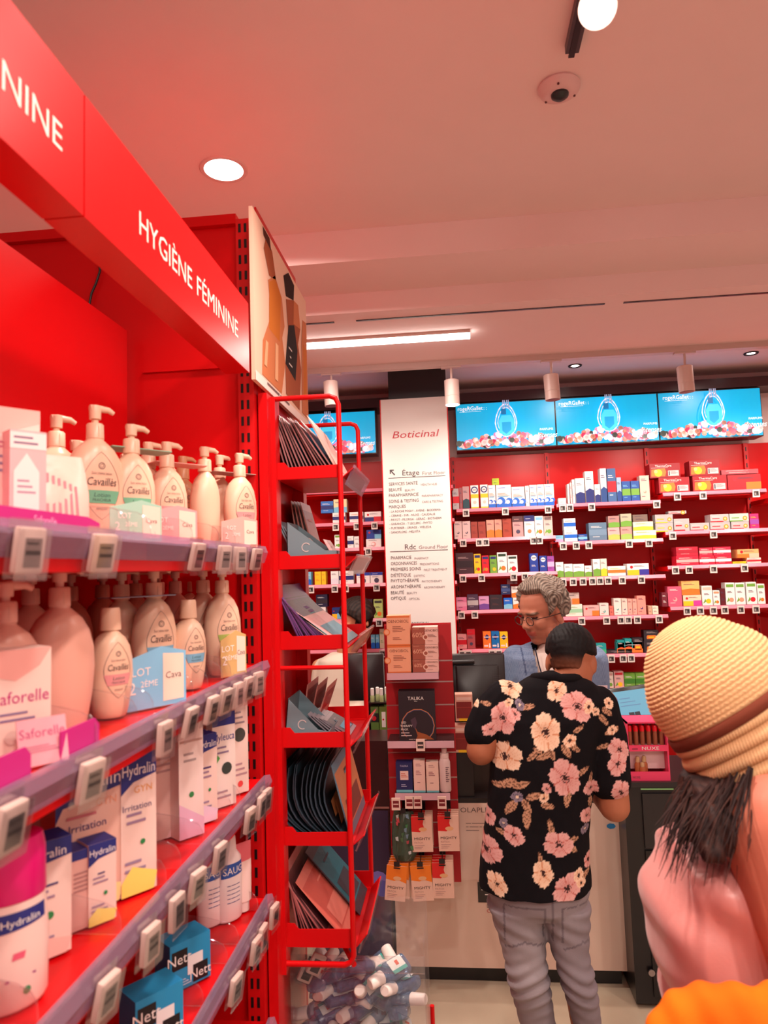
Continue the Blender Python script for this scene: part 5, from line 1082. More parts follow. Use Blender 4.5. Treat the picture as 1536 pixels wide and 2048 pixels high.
# ================================================================ CLEAR BIN OF MINI SANITISERS
BX0, BX1 = -.425, float(at(853, 1900, Y=1.86)[0]); 
bz1 = float(at(860, 1795, Y=1.86)[2]); bzt = float(at(850, 1915, Y=1.70)[2])
yA, yB = 1.70, 1.86; BXR = float(at(852, 1990, Y=yA)[0])
BXR = max(BXR, BX1)
t = thing('acrylic_bin', ((BX0+BXR)/2, (yA+yB)/2, .50), 'clear acrylic bin heaped with mini sanitiser bottles under the red rack', 'display bin')
def W6(b, name, m=M_CLEAR, par=None):
    o = b.obj(name, m, par or t)
    if par is None: o.location = -Vector(t.location)
    return o
W6(MB().box(BX0, BXR, yA, yA+.003, .5, bzt, WHITE), 'front_panel'); W6(MB().box(BX0, BXR, yB, yB+.003, .5, bz1, WHITE), 'back_panel')
W6(MB().box(BXR-.003, BXR, yA+.003, yB, .5, bzt+.03, WHITE), 'side_panel'); W6(MB().box(BX0, BX0+.003, yA+.003, yB, .5, bzt, WHITE), 'side_panel')
W6(MB().box(BX0, BXR, yA, yB, .497, .5, WHITE), 'floor_panel')
W6(MB().box(BX0+.02, BXR, yA-.004, yA, bzt-.035, bzt+.002, WHITE), 'rim_strip')
t3 = thing('bin_stand', ((BX0+BXR)/2, (yA+yB)/2, 0), 'red metal stand carrying the clear sanitiser bin', 'stand')
o = MB().box(BX0+.01, BXR-.01, yA+.02, yB-.02, .44, .494, RED).obj('tray', M_RED, t3); o.location = -Vector(t3.location)
for x, y in ((BX0+.02, yA+.03), (BXR-.03, yA+.03), (BX0+.02, yB-.04), (BXR-.03, yB-.04)):
    o = MB().box(x, x+.012, y, y+.012, 0, .44, RED).obj('leg', M_RED, t3); o.location = -Vector(t3.location)
# mini bottle prototype: flat gel bottle with white flip cap
def mini(label, loc, rot):
    t = thing('sanitiser_bottle', loc, label, 'bottle', 'mini sanitiser bottles heaped in the clear bin')
    MB().lathe([(-.030, .013, .007), (-.029, .016, .0095), (.010, .0165, .010), (.018, .012, .009), (.020, .008, .008)], 16, WHITE, p=3).obj('gel_body', M_GEL, t, True)
    MB().lathe([(.020, .0095, .0085), (.021, .0105, .0095), (.044, .0095, .0085), (.046, .008, .007)], 16, rgb(240, 228, 220)).obj('cap', M_PLAST, t, True)
    b = MB()
    for s in (-1, 1):
        b.add([(-.012*s, -.0108*s, -.022), (.012*s, -.0108*s, -.022), (.012*s, -.0108*s, .006), (-.012*s, -.0108*s, .006)], [(0, 1, 2, 3)], rgb(226, 232, 226))
        b.add([(-.012*s, -.0110*s, -.022), (-.006*s, -.0110*s, -.022), (-.006*s, -.0110*s, .006), (-.012*s, -.0110*s, .006)], [(0, 1, 2, 3)], rgb(70, 170, 160))
        b.add([(-.001*s, -.0111*s, -.012), (.007*s, -.0111*s, -.012), (.007*s, -.0111*s, -.006), (-.001*s, -.0111*s, -.006)], [(0, 1, 2, 3)], rgb(210, 90, 70))
    b.obj('label', M_CARTON, t); t.rotation_euler = rot; return t
r = random.Random(11); m0 = None; cnt = 0
heap = lambda x, y: bzt-.040-.02*abs((x-(BX0+BXR)/2)/.2)-.55*(y-yA-.03)
colw = 6; lays = []
for lay in range(6):
    for ix in range(6):
        for iy in range(2):
            x = BX0+.045+(BXR-BX0-.10)*(ix+r.uniform(.15, .85))/6; y = yA+.034+(yB-yA-.068)*(iy+r.uniform(.2, .8))/2
            if lay > 1 and iy > 0: continue
            lays.append((x, y, heap(x, y)-.030*lay))
word = ('near the front left of the heap', 'near the front middle of the heap', 'near the front right of the heap', 'in the back left of the heap', 'in the back middle of the heap', 'in the back right of the heap')
for (x, y, zz) in lays:
    rt = (r.choice((pi/2, pi/2, 1.1, 2.0))+r.uniform(-.35, .35), r.uniform(-.5, .5), r.uniform(0, 2*pi))
    q = word[min(2, int((x-BX0)/(BXR-BX0)*3))+(3 if y > (yA+yB)/2 else 0)]
    lab = f'mini blue gel sanitiser bottle with white cap {q}'
    if m0 is None: m0 = mini(lab, (x, y, zz), rt); m0.scale = (1.45, 1.45, 1.45)
    else: dup(m0, (x, y, zz), 0, lab, 'mini sanitiser bottles heaped in the clear bin', rot=rt, scale=(1.45, 1.45, 1.45))
tag(MB().prism([(0, 0), (.004, 0), (.004, .07), (0, .07)], 0, .006, 'x', RED).obj('tmp', M_RED), 'x x x x', 'x') if False else None
p0, p1 = at(862, 2010, Y=2.03), at(868, 2048, Y=2.03)
p0 = at(864, 2011, Y=1.9)
tag(MB().tube([(p0[0], 1.9, 0.0), (p0[0], 1.9, p0[2])], .006, 10, RED).obj('red_post', M_RED, smooth=True), 'thin upright red post standing right of the clear bin', 'post')
# price labels dangling left of the bin
for i, (px, py) in enumerate(((622, 1945), (640, 1930))):
    p = at(px, py, Y=yA-.02-.02*i); dup(e0, (p[0], p[1], p[2]+.02), 0, f'electronic price label slanting at the left of the clear bin, {("nearer", "farther")[i]}', None, rot=(0, radians(32), radians(30)))

# ================================================================ COUNTER
YK = 3.2
cxa, cxb = float(at(790, 1800, Y=YK)[0]), float(at(1247, 1800, Y=YK)[0]); ztp = float(at(1000, 1606, Y=YK)[2])
t = thing('sales_counter', ((cxa+cxb)/2, YK+.28, 0), 'cream white sales counter front with black plinth behind the floral shirt', 'counter')
def W7(b, name, m=M_CARTON, smooth=False, par=None, T_=None):
    T_ = T_ or t; o = b.obj(name, m, par or T_, smooth)
    if par is None: o.location = -Vector(T_.location)
    return o
zk = float(at(1050, 1938, Y=YK)[2])
W7(MB().box(cxa, cxb, YK, YK+.02, zk, ztp, rgb(226, 200, 182)), 'front_panel')
W7(MB().box(cxa+.02, cxb-.02, YK+.03, YK+.2, .002, zk, rgb(18, 14, 14)), 'plinth', M_DARK)
W7(MB().box(cxa, cxb, YK+.02, YK+.22, zk, ztp-.02, rgb(40, 30, 30)), 'body', M_DARK); W7(MB().box(cxa, cxb, YK-.0, YK+.235, ztp, ztp+.02, rgb(28, 22, 22)), 'worktop', M_DARK)
W7(MB().box(cxa, float(at(985, 1550, Y=YK+.1)[0]), YK+.1, YK+.14, ztp+.02, float(at(940, 1478, Y=YK+.1)[2]), rgb(46, 34, 30)), 'dark_riser', M_DARK)
b = MB()
def ctext(s, px, py, hp, col, al='l', Y=YK, w=None, bb=None):
    p = at(px, py, Y=Y); (bb or b).text(s, (p[0], Y-.001, p[2]), (1, 0, 0), (0, 0, 1), hp*Y/FPX, col, al, fit=(w*Y/FPX if w else None))
p0, p1 = at(912, 1608, Y=YK), at(1000, 1760, Y=YK)
tag(MB().box(p0[0], p1[0], YK-.002, YK-.0005, p1[2], p0[2], rgb(232, 206, 190)).text('OLAPLEX', (p0[0]+.018, YK-.0025, p0[2]-.035), (1, 0, 0), (0, 0, 1), .021, rgb(110, 96, 90), 'l', fit=.150)
    .text('BOND MAINTENANCE', (p0[0]+.04, YK-.0025, p0[2]-.085), (1, 0, 0), (0, 0, 1), .008, rgb(150, 130, 122), 'l').text('LE SYSTEME DE SOIN', (p0[0]+.04, YK-.0025, p0[2]-.10), (1, 0, 0), (0, 0, 1), .008, rgb(150, 130, 122), 'l').text('REPARATEUR', (p0[0]+.04, YK-.0025, p0[2]-.115), (1, 0, 0), (0, 0, 1), .008, rgb(150, 130, 122), 'l').obj('poster', M_CARTON), 'pale hair-care poster on the counter front left of the floral shirt', 'poster')
p0, p1 = at(955, 1764, Y=YK), at(1005, 1800, Y=YK); b = MB().box(p0[0], p0[0]+.12, YK-.003, YK-.0005, p1[2]-.01, p0[2], rgb(50, 46, 42)).text('PARTAGEZ', (p0[0]+.015, YK-.0035, p0[2]-.035), (1, 0, 0), (0, 0, 1), .010, WHITE, 'l').text('NOUS', (p0[0]+.03, YK-.0035, p0[2]-.055), (1, 0, 0), (0, 0, 1), .010, WHITE, 'l')
tag(b.obj('notice_card', M_CARTON), 'small dark square notice on the counter front beside the jeans', 'notice')
b = MB(); ctext('DEMANDEZ', 974, 1815, 6, DK); W7(b, 'lettering'); b = MB(); ctext('CARTE', 974, 1825, 6, rgb(200, 40, 40)); W7(b, 'lettering')
b = MB()
for i in range(5):
    p = at(1206+i*3, 1628+i*4, Y=YK); b.tube([(p[0], YK-.001, p[2]), (p[0]+.02, YK-.001, p[2]+.02), (p[0]+.03, YK-.001, p[2]-.005)], .0008, 4, rgb(60, 50, 50)) if i == 0 else None
p = at(1222, 1652, Y=YK); b.disc((p[0], YK-.0015, p[2]), .020, ((1, 0, 0), (0, 0, 1)), rgb(40, 130, 190), 7, .012); W7(b, 'sticker')

# black cabinet at the right
YC = 3.05; kx0 = float(at(1256, 1700, Y=YC)[0]); kz = float(at(1290, 1563, Y=YC)[2])
t = thing('black_cabinet', (kx0+.4, YC+.25, 0), 'tall black till cabinet right of the cream counter', 'cabinet')
W7(MB().box(kx0, 1.5, YC+.012, YC+.38, .02, kz-.02, rgb(24, 20, 22)), 'body', M_DARK, T_=t); W7(MB().box(kx0-.005, 1.51, YC-.01, YC+.4, kz-.02, kz, rgb(34, 30, 32)), 'top', M_DARK, T_=t)
W7(MB().box(kx0+.07, 1.2, YC, YC+.012, .05, .26, rgb(18, 15, 17)), 'lower_panel', M_DARK, T_=t); W7(MB().box(kx0+.07, 1.2, YC, YC+.012, .27, .62, rgb(14, 11, 13)), 'door', M_DARK, T_=t)
W7(MB().box(kx0+.07, 1.2, YC, YC+.012, .63, kz-.05, rgb(32, 28, 30)), 'drawer', M_DARK, T_=t)
p = at(1303, 1945, Y=YC); W7(MB().tube([(p[0], YC-.006, p[2]), (p[0], YC, p[2])], .013, 16, rgb(170, 160, 158)), 'lock', M_CHROME, T_=t)
p = at(1280, 1577, Y=YC); W7(MB().box(p[0], p[0]+.13, YC-.012, YC-.0105, p[2]-.002, p[2]+.003, rgb(130, 190, 120)), 'green_light_strip', M_PLAST, T_=t)
# dark side panel of the left counter with purple poster
xq0, xq1 = float(at(640, 1700, Y=YK-.02)[0]), float(at(783, 1700, Y=YK-.02)[0])
t = thing('dark_counter_end', ((xq0+xq1)/2, YK+.1, 0), 'dark brown counter end panel with a purple poster behind the red rack', 'counter')
W7(MB().box(xq0, xq1-.004, YK-.02, YK+.2, 0, float(at(740, 1480, Y=YK)[2]), rgb(52, 26, 28)), 'panel', M_DARK, T_=t)
W7(MB().box(xq0, xq1-.004, YK-.023, YK-.0205, float(at(740, 1614, Y=YK)[2]), float(at(740, 1610, Y=YK)[2]), rgb(190, 170, 165)), 'metal_strip', M_CHROME, T_=t)
zp = float(at(740, 1618, Y=YK)[2]); zq = float(at(740, 1905, Y=YK)[2])
b = MB().box(xq0, xq1-.01, YK-.024, YK-.021, zq, zp, rgb(52, 36, 66))
for (u, v, rr, c) in ((.80, .50, .05, rgb(120, 110, 190)), (.86, .46, .035, rgb(90, 90, 170)), (.35, .3, .06, rgb(70, 60, 100)), (.6, .2, .05, rgb(60, 50, 90))): b.disc((xq0+(xq1-xq0)*u, YK-.0245-.0003*u, zq+(zp-zq)*v), rr, ((1, 0, 0), (0, 0, 1)), c, 12)
tag(b.obj('purple_poster', M_CARTON), 'dark purple poster on the counter end behind the clear bin', 'poster')

# monitor of the till
x0, x1 = float(at(897, 1310, Y=3.38)[0]), float(at(1008, 1310, Y=3.38)[0]); z1, z0 = float(at(950, 1307, Y=3.38)[2]), float(at(950, 1500, Y=3.38)[2])
t = thing('till_monitor', ((x0+x1)/2, 3.38, ztp+.02), 'large black till monitor seen from behind left of the pharmacist', 'monitor')
def W8(b, name, m=M_DARK, smooth=False): o = b.obj(name, m, t, smooth); o.location = -Vector(t.location); return o
W8(MB().bevbox(x0, x1, 3.36, 3.40, z0, z1, .008, rgb(26, 23, 26)), 'housing', smooth=True)
W8(MB().bevbox(x0+.03, x1-.03, 3.345, 3.36, z0+.06, z1-.05, .006, rgb(18, 15, 18)), 'rear_cover', smooth=True)
W8(MB().tube([(x0+.005, 3.345, z1-.035), (x0+.12, 3.345, z1-.032)], .011, 10, rgb(20, 18, 20)), 'handle_bar', smooth=True)
b = MB()
for i in range(7):
    for j in range(12): b.disc((x1-.055+i*.005, 3.3444, z1-.10-j*.008), .0015, ((1, 0, 0), (0, 0, 1)), rgb(70, 66, 70), 6)
W8(b, 'vent_grid'); W8(MB().box((x0+x1)/2-.02, (x0+x1)/2+.02, 3.38, 3.42, ztp+.02, z0+.05, rgb(20, 18, 20)).box((x0+x1)/2-.1, (x0+x1)/2+.1, 3.345, 3.43, ztp+.021, ztp+.035, rgb(20, 18, 20)), 'stand')
# left till monitor behind the rack
x0, x1 = float(at(700, 1320, Y=3.6)[0]), float(at(768, 1320, Y=3.6)[0]); z1, z0 = float(at(740, 1306, Y=3.6)[2]), float(at(740, 1400, Y=3.6)[2])
t = thing('till_monitor', ((x0+x1)/2, 3.6, z0-.25), 'black till monitor behind the red rack, before the cream-jacketed person', 'monitor')
W8(MB().bevbox(x0-.02, x1-.002, 3.58, 3.62, z0, z1, .008, rgb(30, 26, 28)), 'housing', smooth=True); W8(MB().box((x0+x1)/2-.02, (x0+x1)/2+.02, 3.6, 3.63, z0-.25, z0, rgb(20, 18, 20)), 'stand')
tdesk = thing('dark_back_counter', (x0+.05, 3.7, 0), 'dark back counter under the left till monitor', 'counter')
W7(MB().box(x0-.45, x1-.01, 3.6, 3.8, .0, z0-.27, rgb(40, 30, 30)), 'body', M_DARK, T_=tdesk); W7(MB().box(x0-.46, x1-.002, 3.6, 3.82, z0-.27, z0-.25, rgb(30, 24, 26)), 'top', M_DARK, T_=tdesk)
# tablet
t = thing('tablet_screen', at(1268, 1424, Y=3.25), 'tilted tablet screen with light blue page left of the straw hat', 'tablet')
w, h = .19, .165; b = MB()
Rm = Matrix.Rotation(radians(-7), 4, 'Y') @ Matrix.Rotation(radians(-30), 4, 'X')
b.M = Rm; b.bevbox(-w/2, w/2, 0, .014, -h*.35, h*.72, .006, rgb(14, 12, 14)); b.obj('housing', M_DARK, t, True)
b = MB(); b.M = Rm; b.quad((-w*.40, -.0008, -h*.28), (w*.40, -.0008, -h*.28), (w*.40, -.0008, h*.60), (-w*.40, -.0008, h*.60), rgb(84, 138, 160))
b.quad((-w*.12, -.0012, -h*.3), (w*.0, -.0012, -h*.3), (w*.0, -.0012, -.0), (-w*.12, -.0012, -.0), rgb(40, 44, 50)); b.quad((w*.01, -.0012, -h*.3), (w*.13, -.0012, -h*.3), (w*.13, -.0012, -.0), (w*.01, -.0012, -.0), rgb(40, 44, 50))
b.quad((-w*.36, -.0012, h*.32), (-w*.29, -.0012, h*.32), (-w*.29, -.0012, h*.42), (-w*.36, -.0012, h*.42), rgb(40, 70, 130))
for i in range(3): b.quad((-w*.25, -.0012, h*(.38-.1*i)), (w*(.0+.1*i), -.0012, h*(.38-.1*i)), (w*(.0+.1*i), -.0012, h*(.40-.1*i)), (-w*.25, -.0012, h*(.40-.1*i)), rgb(80, 110, 140))
b.obj('display', M_SCREEN, t); MB().box(-.03, .03, .01, .05, kz-t.location.z, -.02, rgb(20, 18, 20)).obj('foot', M_DARK, t)
# sneezeguard leaflet
p0 = at(1150, 1372, Y=3.28); p1 = at(1222, 1470, Y=3.28)
b = MB().box(p0[0], p1[0]-.003, 3.28, 3.283, ztp+.02, p0[2], rgb(214, 196, 200)); b.text('baccide', (p1[0]-.085, 3.2795, p0[2]-.045), (1, 0, 0), (0, 0, 1), .017, rgb(200, 40, 60), 'l', fit=.075)
b.disc((p1[0]-.115, 3.2795, p0[2]-.037), .02, ((1, 0, 0), (0, 0, 1)), rgb(120, 160, 210), 12)
for i in range(5): b.quad((p1[0]-.12, 3.2795, p0[2]-.07-i*.012), (p1[0]-.02, 3.2795, p0[2]-.07-i*.012), (p1[0]-.02, 3.2795, p0[2]-.067-i*.012), (p1[0]-.12, 3.2795, p0[2]-.067-i*.012), rgb(150, 130, 140))
tag(b.obj('leaflet_stand', M_CARTON), 'grey leaflet with red lettering between floral shirt and tablet', 'leaflet')

# pink lip balm display
YN_ = 3.0; nx0, nx1 = float(at(1262, 1500, Y=YN_)[0]), float(at(1346, 1500, Y=YN_)[0]); nz0, nz1 = kz, float(at(1300, 1444, Y=YN_+.06)[2])
HP_ = rgb(232, 60, 104)
t = thing('lip_product_display', ((nx0+nx1)/2, YN_+.075, kz), 'pink cardboard counter display of lip sticks left of the straw hat', 'display box')
def W9(b, name, m=M_CARTON, smooth=False): o = b.obj(name, m, t, smooth); o.location = -Vector(t.location); return o
w = nx1-nx0; H = nz1-nz0; y = YN_+.06
lw = .006
b = MB().box(nx0, nx0+lw, y, y+.14, nz0, nz1, HP_).box(nx1-lw, nx1, y, y+.14, nz0, nz1, HP_).box(nx0, nx1, y, y+.14, nz1-.006, nz1, HP_).box(nx0, nx1, y+.135, y+.14, nz0, nz1, rgb(236, 180, 184))
b.box(nx0+lw, nx1-lw, y, y+.006, nz0, nz0+H*.15, HP_).box(nx0+lw, nx1-lw, y, y+.006, nz0+H*.50, nz0+H*.60, HP_).box(nx0+lw, nx1-lw, y+.006, y+.135, nz0+H*.56, nz0+H*.58, rgb(236, 180, 184)).box(nx0, nx1, y+.006, y+.135, nz0, nz0+.01, HP_)
W9(b, 'carton_frame')
W9(MB().box(nx0+lw, nx1-lw, y+.05, y+.052, nz0+H*.15, nz0+H*.5, rgb(240, 206, 206)), 'inner_card')
W9(MB().box(nx0-.052, nx0-.001, y+.02, y+.13, nz0, nz1-.05, rgb(226, 140, 60)), 'orange_side_flap')
b = MB().text('NUXE', (nx0+w*.56, y-.001, nz0+H*.525), (1, 0, 0), (0, 0, 1), H*.055, WHITE, 'c', fit=w*.42).text('NUXE', (nx0+w*.18, y-.001, nz0+H*.04), (1, 0, 0), (0, 0, 1), H*.04, rgb(120, 60, 70), 'c', fit=w*.18).text('LIPS', (nx0+w*.18, y-.001, nz0+H*.53), (1, 0, 0), (0, 0, 1), H*.03, rgb(120, 40, 60), 'c', fit=w*.14)
W9(b, 'lettering')
lp = None
for row, n in ((0, 6), (1, 6)):
    for i in range(n):
        x = nx0+lw+.012+i*(w-2*lw-.024)/(n-1); loc = (x, y+.03+row*.028, nz0+H*.582+(.001)); lab = f'brown lip stick with red cap in the {("front", "back")[row]} row, {ORD[i]} from left'
        if lp is None:
            lp = thing('lip_stick', loc, lab, 'lip stick', 'lip sticks standing in the pink display')
            MB().lathe([(0, .009, .009), (.055, .009, .009)], 14, rgb(150, 84, 60)).obj('barrel', M_PLAST, lp, True); MB().lathe([(.055, .0095, .0095), (.072, .0095, .0095), (.078, .007, .007), (.080, .003, .003)], 14, rgb(235, 20, 40)).obj('cap', M_PLAST, lp, True)
        else: dup(lp, loc, 0, lab, 'lip sticks standing in the pink display')
for i, (fx, hh) in enumerate(((.26, .082), (.42, .084), (.36, .06))):
    loc = (nx0+w*fx, y+.024-(i == 2)*.010, nz0+.0105); lab = ('squat amber glass flacon', 'second amber glass flacon', 'short brown flacon')[i]+' in the lower window of the pink display'
    q = thing('amber_flacon', loc, lab, 'flacon'); MB().lathe([(0, .012, .008), (.004, .0135, .009), (hh*.62, .0135, .009), (hh*.72, .008, .007)], 16, rgb(170, 90, 50)).obj('glass_body', M_PLAST, q, True); MB().lathe([(hh*.72, .009, .008), (hh*.95, .0085, .0075), (hh, .006, .006)], 14, rgb(190, 150, 110)).obj('cap', M_PLAST, q, True)

# ================================================================ SLATWALL TOWER
YT = 3.12
tx0, tx1 = float(at(776, 1500, Y=YT)[0]), float(at(912, 1500, Y=YT)[0]); tz0, tz1 = float(at(850, 1765, Y=YT)[2]), float(at(850, 1247, Y=YT)[2])
t = thing('slatwall_stand', ((tx0+tx1)/2, YT+.02, 0), 'narrow dark red slatwall stand with beauty products before the counter', 'display stand')
def WA(b, name, m=M_RED, smooth=False, par=None): o = b.obj(name, m, par or t, smooth); o.location = -Vector(t.location) if par is None else Vector((0, 0, 0)); return o
b = MB(); ys = [1247, 1322, 1364, 1410, 1457, 1505, 1555, 1600, 1645, 1695, 1765]
zz = [float(at(845, q, Y=YT)[2]) for q in ys]; RD2 = (0.42, .006, .012)
for a, c in zip(zz[:-1], zz[1:]): b.box(tx0, tx1, YT, YT+.02, c+.0035, a-.0035, RD2)
b.box(tx0, tx1, YT+.012, YT+.024, tz0, tz1, RD2); WA(b, 'slat_panel', M_CARTON)
b = MB()
for a in zz[1:-1]: b.box(tx0, tx1, YT+.004, YT+.0125, a-.0032, a+.0032, rgb(200, 170, 165))
WA(b, 'metal_inserts', M_CHROME)
WA(MB().box((tx0+tx1)/2-.03, (tx0+tx1)/2+.03, YT+.025, YK-.001, tz0+.05, ztp-.05, rgb(30, 20, 22)), 'wall_mount', M_DARK)
def tshelf(px0, px1, py, dep=.13, col=rgb(214, 170, 180), dark=False):
    x0, x1, z = float(at(px0, py, Y=YT-dep)[0]), float(at(px1, py, Y=YT-dep)[0]), float(at(850, py, Y=YT-dep)[2])
    s = WA(MB().box(x0, x1, YT-dep+.004, YT, z-.004, z, rgb(24, 18, 20)), 'shelf', M_DARK)
    WA(MB().box(x0, x1, YT-dep, YT-.0, z-.03, z-.005, rgb(24, 18, 20)).box(x0, x1, YT-dep-.003, YT-dep, z-.028, z, col) if not dark else MB().box(x0, x1, YT-dep-.003, YT-dep, z-.028, z, col), 'price_rail', M_PLAST, par=s); return x0, x1, z, YT-dep
sA = tshelf(774, 877, 1345); sB = tshelf(775, 908, 1482); sC = tshelf(790, 900, 1586)
def tbox(px0, px1, py0, z, Yb, d, base, deco, label, side=None, top=None, nm='product_carton'):
    x0, x1 = float(at(px0, 1400, Y=Yb)[0]), float(at(px1, 1400, Y=Yb)[0]); h = float(at((px0+px1)/2, py0, Y=Yb)[2])-z
    xo = float(at((px0+px1)/2, (py0+1345)/2, Y=Yb)[0])-float(at((px0+px1)/2, 1400, Y=Yb)[0])
    tag(carton(MB(), x1-x0-.001, d, h-.001, base, deco, x=(x0+x1)/2+xo, y=Yb, z=z+.0005, side=side, top=top).obj(nm, M_CARTON), label, 'box'); return z+h
OE = rgb(236, 168, 132); OB = rgb(160, 84, 66)
oeno = [('r', 0, .93, 1, 1, rgb(226, 120, 60)), ('t', .5, .76, .10, 'OENOBIOL', rgb(130, 80, 60)), ('l', .25, .62, .8, 4, rgb(150, 90, 70)), ('c', .0, .45, .14, rgb(226, 120, 60)), ('c', -.0, .45, .10, OE), ('l', .25, .25, .7, 2, rgb(170, 110, 90)), ('r', 0, 0, 1, .04, rgb(226, 120, 60))]
oen2 = [('r', 0, 0, .50, 1, OB), ('t', .22, .42, .28, '60%', rgb(230, 170, 140)), ('l', .04, .9, .4, 1, rgb(220, 160, 130)), ('t', .77, .74, .13, 'OENOBIOL', rgb(110, 70, 60)), ('c', .52, .42, .11, rgb(240, 200, 180)), ('c', .52, .42, .07, OB), ('l', .6, .55, .95, 3, rgb(130, 90, 80)), ('l', .6, .2, .9, 1, rgb(150, 110, 100))]
Yb = sA[3]+.006
zq = tbox(775, 822, 1291, sA[2], Yb, .09, OE, oeno, 'large peach supplement carton, lower of the stacked pair'); tbox(774, 821, 1231, zq, Yb, .09, OE, oeno, 'large peach supplement carton on top of its twin')
z = sA[2]
for i, (py, nm) in enumerate(((1319, 'lowest'), (1289, 'middle'), (1254, 'topmost'))): z = tbox(825, 877, py, z, Yb, .09, rgb(234, 190, 178), oen2, f'brown and pink supplement carton, {nm} of the stack of three')
Yb = sB[3]+.006
tbox(795, 868, 1382, sB[2], Yb, .06, rgb(36, 26, 34), [('c', .52, .30, .46, rgb(190, 110, 50)), ('c', .52, .30, .44, rgb(80, 90, 130)), ('c', .52, .30, .425, rgb(36, 26, 34)), ('r', 0, 0, 1, .075, rgb(36, 26, 34)), ('p', [(.4, .35), (.5, .18), (.75, .12), (.95, .02), (.45, .02), (.5, .1)], rgb(150, 80, 40)), ('p', [(.32, .42), (.45, .48), (.5, .36), (.44, .22), (.36, .3)], rgb(70, 50, 64)), ('t', .48, .82, .07, 'TALIKA', WHITE), ('t', .48, .785, .018, 'PARIS', WHITE), ('t', .13, .35, .042, 'LED', WHITE), ('t', .20, .28, .042, 'THERAPY', WHITE), ('t', .15, .21, .042, 'MASK', WHITE), ('l', .05, .15, .4, 2, rgb(200, 180, 180)), ('t', .5, .02, .022, 'Masque de luminothérapie', rgb(220, 200, 190))], 'black light therapy mask carton with a glowing arc on the stand')
Yb = sC[3]+.006
tal = lambda c: [('l', .2, .88, .8, 2, rgb(180, 140, 140)), ('l', .2, .66, .7, 3, rgb(160, 100, 110)), ('l', .3, .3, .7, 1, rgb(150, 110, 120)), ('r', 0, 0, 1, .06, rgb(110, 190, 200))]
tbox(788, 821, 1525, sC[2], Yb, .05, rgb(30, 36, 90), [('t', .5, .86, .06, 'TALIKA', rgb(200, 190, 220)), ('r', .25, .42, .75, .72, rgb(236, 200, 190)), ('l', .3, .62, .7, 3, rgb(200, 90, 60)), ('l', .3, .25, .7, 2, rgb(190, 190, 220)), ('r', 0, 0, 1, .09, rgb(110, 190, 200))], 'navy skincare carton with pale patch on the stand')
tbox(823, 846, 1521, sC[2], Yb, .04, rgb(234, 196, 184), tal(0), 'slim pale pink skincare carton beside the navy one')
tbox(848, 873, 1524, sC[2], Yb, .04, rgb(240, 206, 190), tal(0), 'slim pale pink skincare carton beside the white bottle')
p = at(888, 1500, Y=Yb+.02); bt = thing('foam_bottle', (p[0], Yb+.02, sC[2]+.0005), 'tall matte white foam bottle with pump on the stand', 'bottle')
MB().lathe([(0, .022, .022), (.004, .024, .024), (.12, .0235, .0235), (.135, .017, .017)], 24, rgb(226, 200, 196)).obj('body', M_PLAST, bt, True); MB().lathe([(.135, .018, .018), (.155, .018, .018), (.157, .011, .011), (.175, .011, .011), (.18, .009, .009)], 20, rgb(232, 206, 200)).obj('pump_head', M_PLAST, bt, True)
b = MB()
for i in range(8): b.quad((.004, -.0246, .10-i*.008), (.018-.003*(i % 3), -.0238, .10-i*.008), (.018-.003*(i % 3), -.0238, .103-i*.008), (.004, -.0246, .103-i*.008), rgb(110, 80, 90))
b.obj('print', M_CARTON, bt)
# price tags of the stand
for i, (px, py, Y_, red) in enumerate(((841, 1490, sB[3]-.012, 0), (819, 1605, sC[3]-.012, 1), (835, 1605, sC[3]-.012, 1), (884, 1605, sC[3]-.012, 1), (792, 1608, sC[3]-.012, 1))):
    p = at(px, py, Y=Y_); b = MB().box(-.018, .018, -.004, .004, -.024, .024, rgb(236, 204, 190)).box(-.0125, .0125, -.0045, -.004, -.013, .014, rgb(120, 30, 36) if red else rgb(60, 50, 50)); b.text('9,90', (0, -.005, -.004), (1, 0, 0), (0, 0, 1), .011, rgb(236, 200, 190), 'c', maxw=.022)
    o = b.obj('price_tag', M_CARTON, base=(0, 0, 0)); o.location = p; tag(o, ('white price tag below the black mask carton', 'red display price tag, second below the slim cartons', 'red display price tag, third below the slim cartons', 'red display price tag below the foam bottle', 'dim price tag at the left below the navy carton')[i], 'price tag')
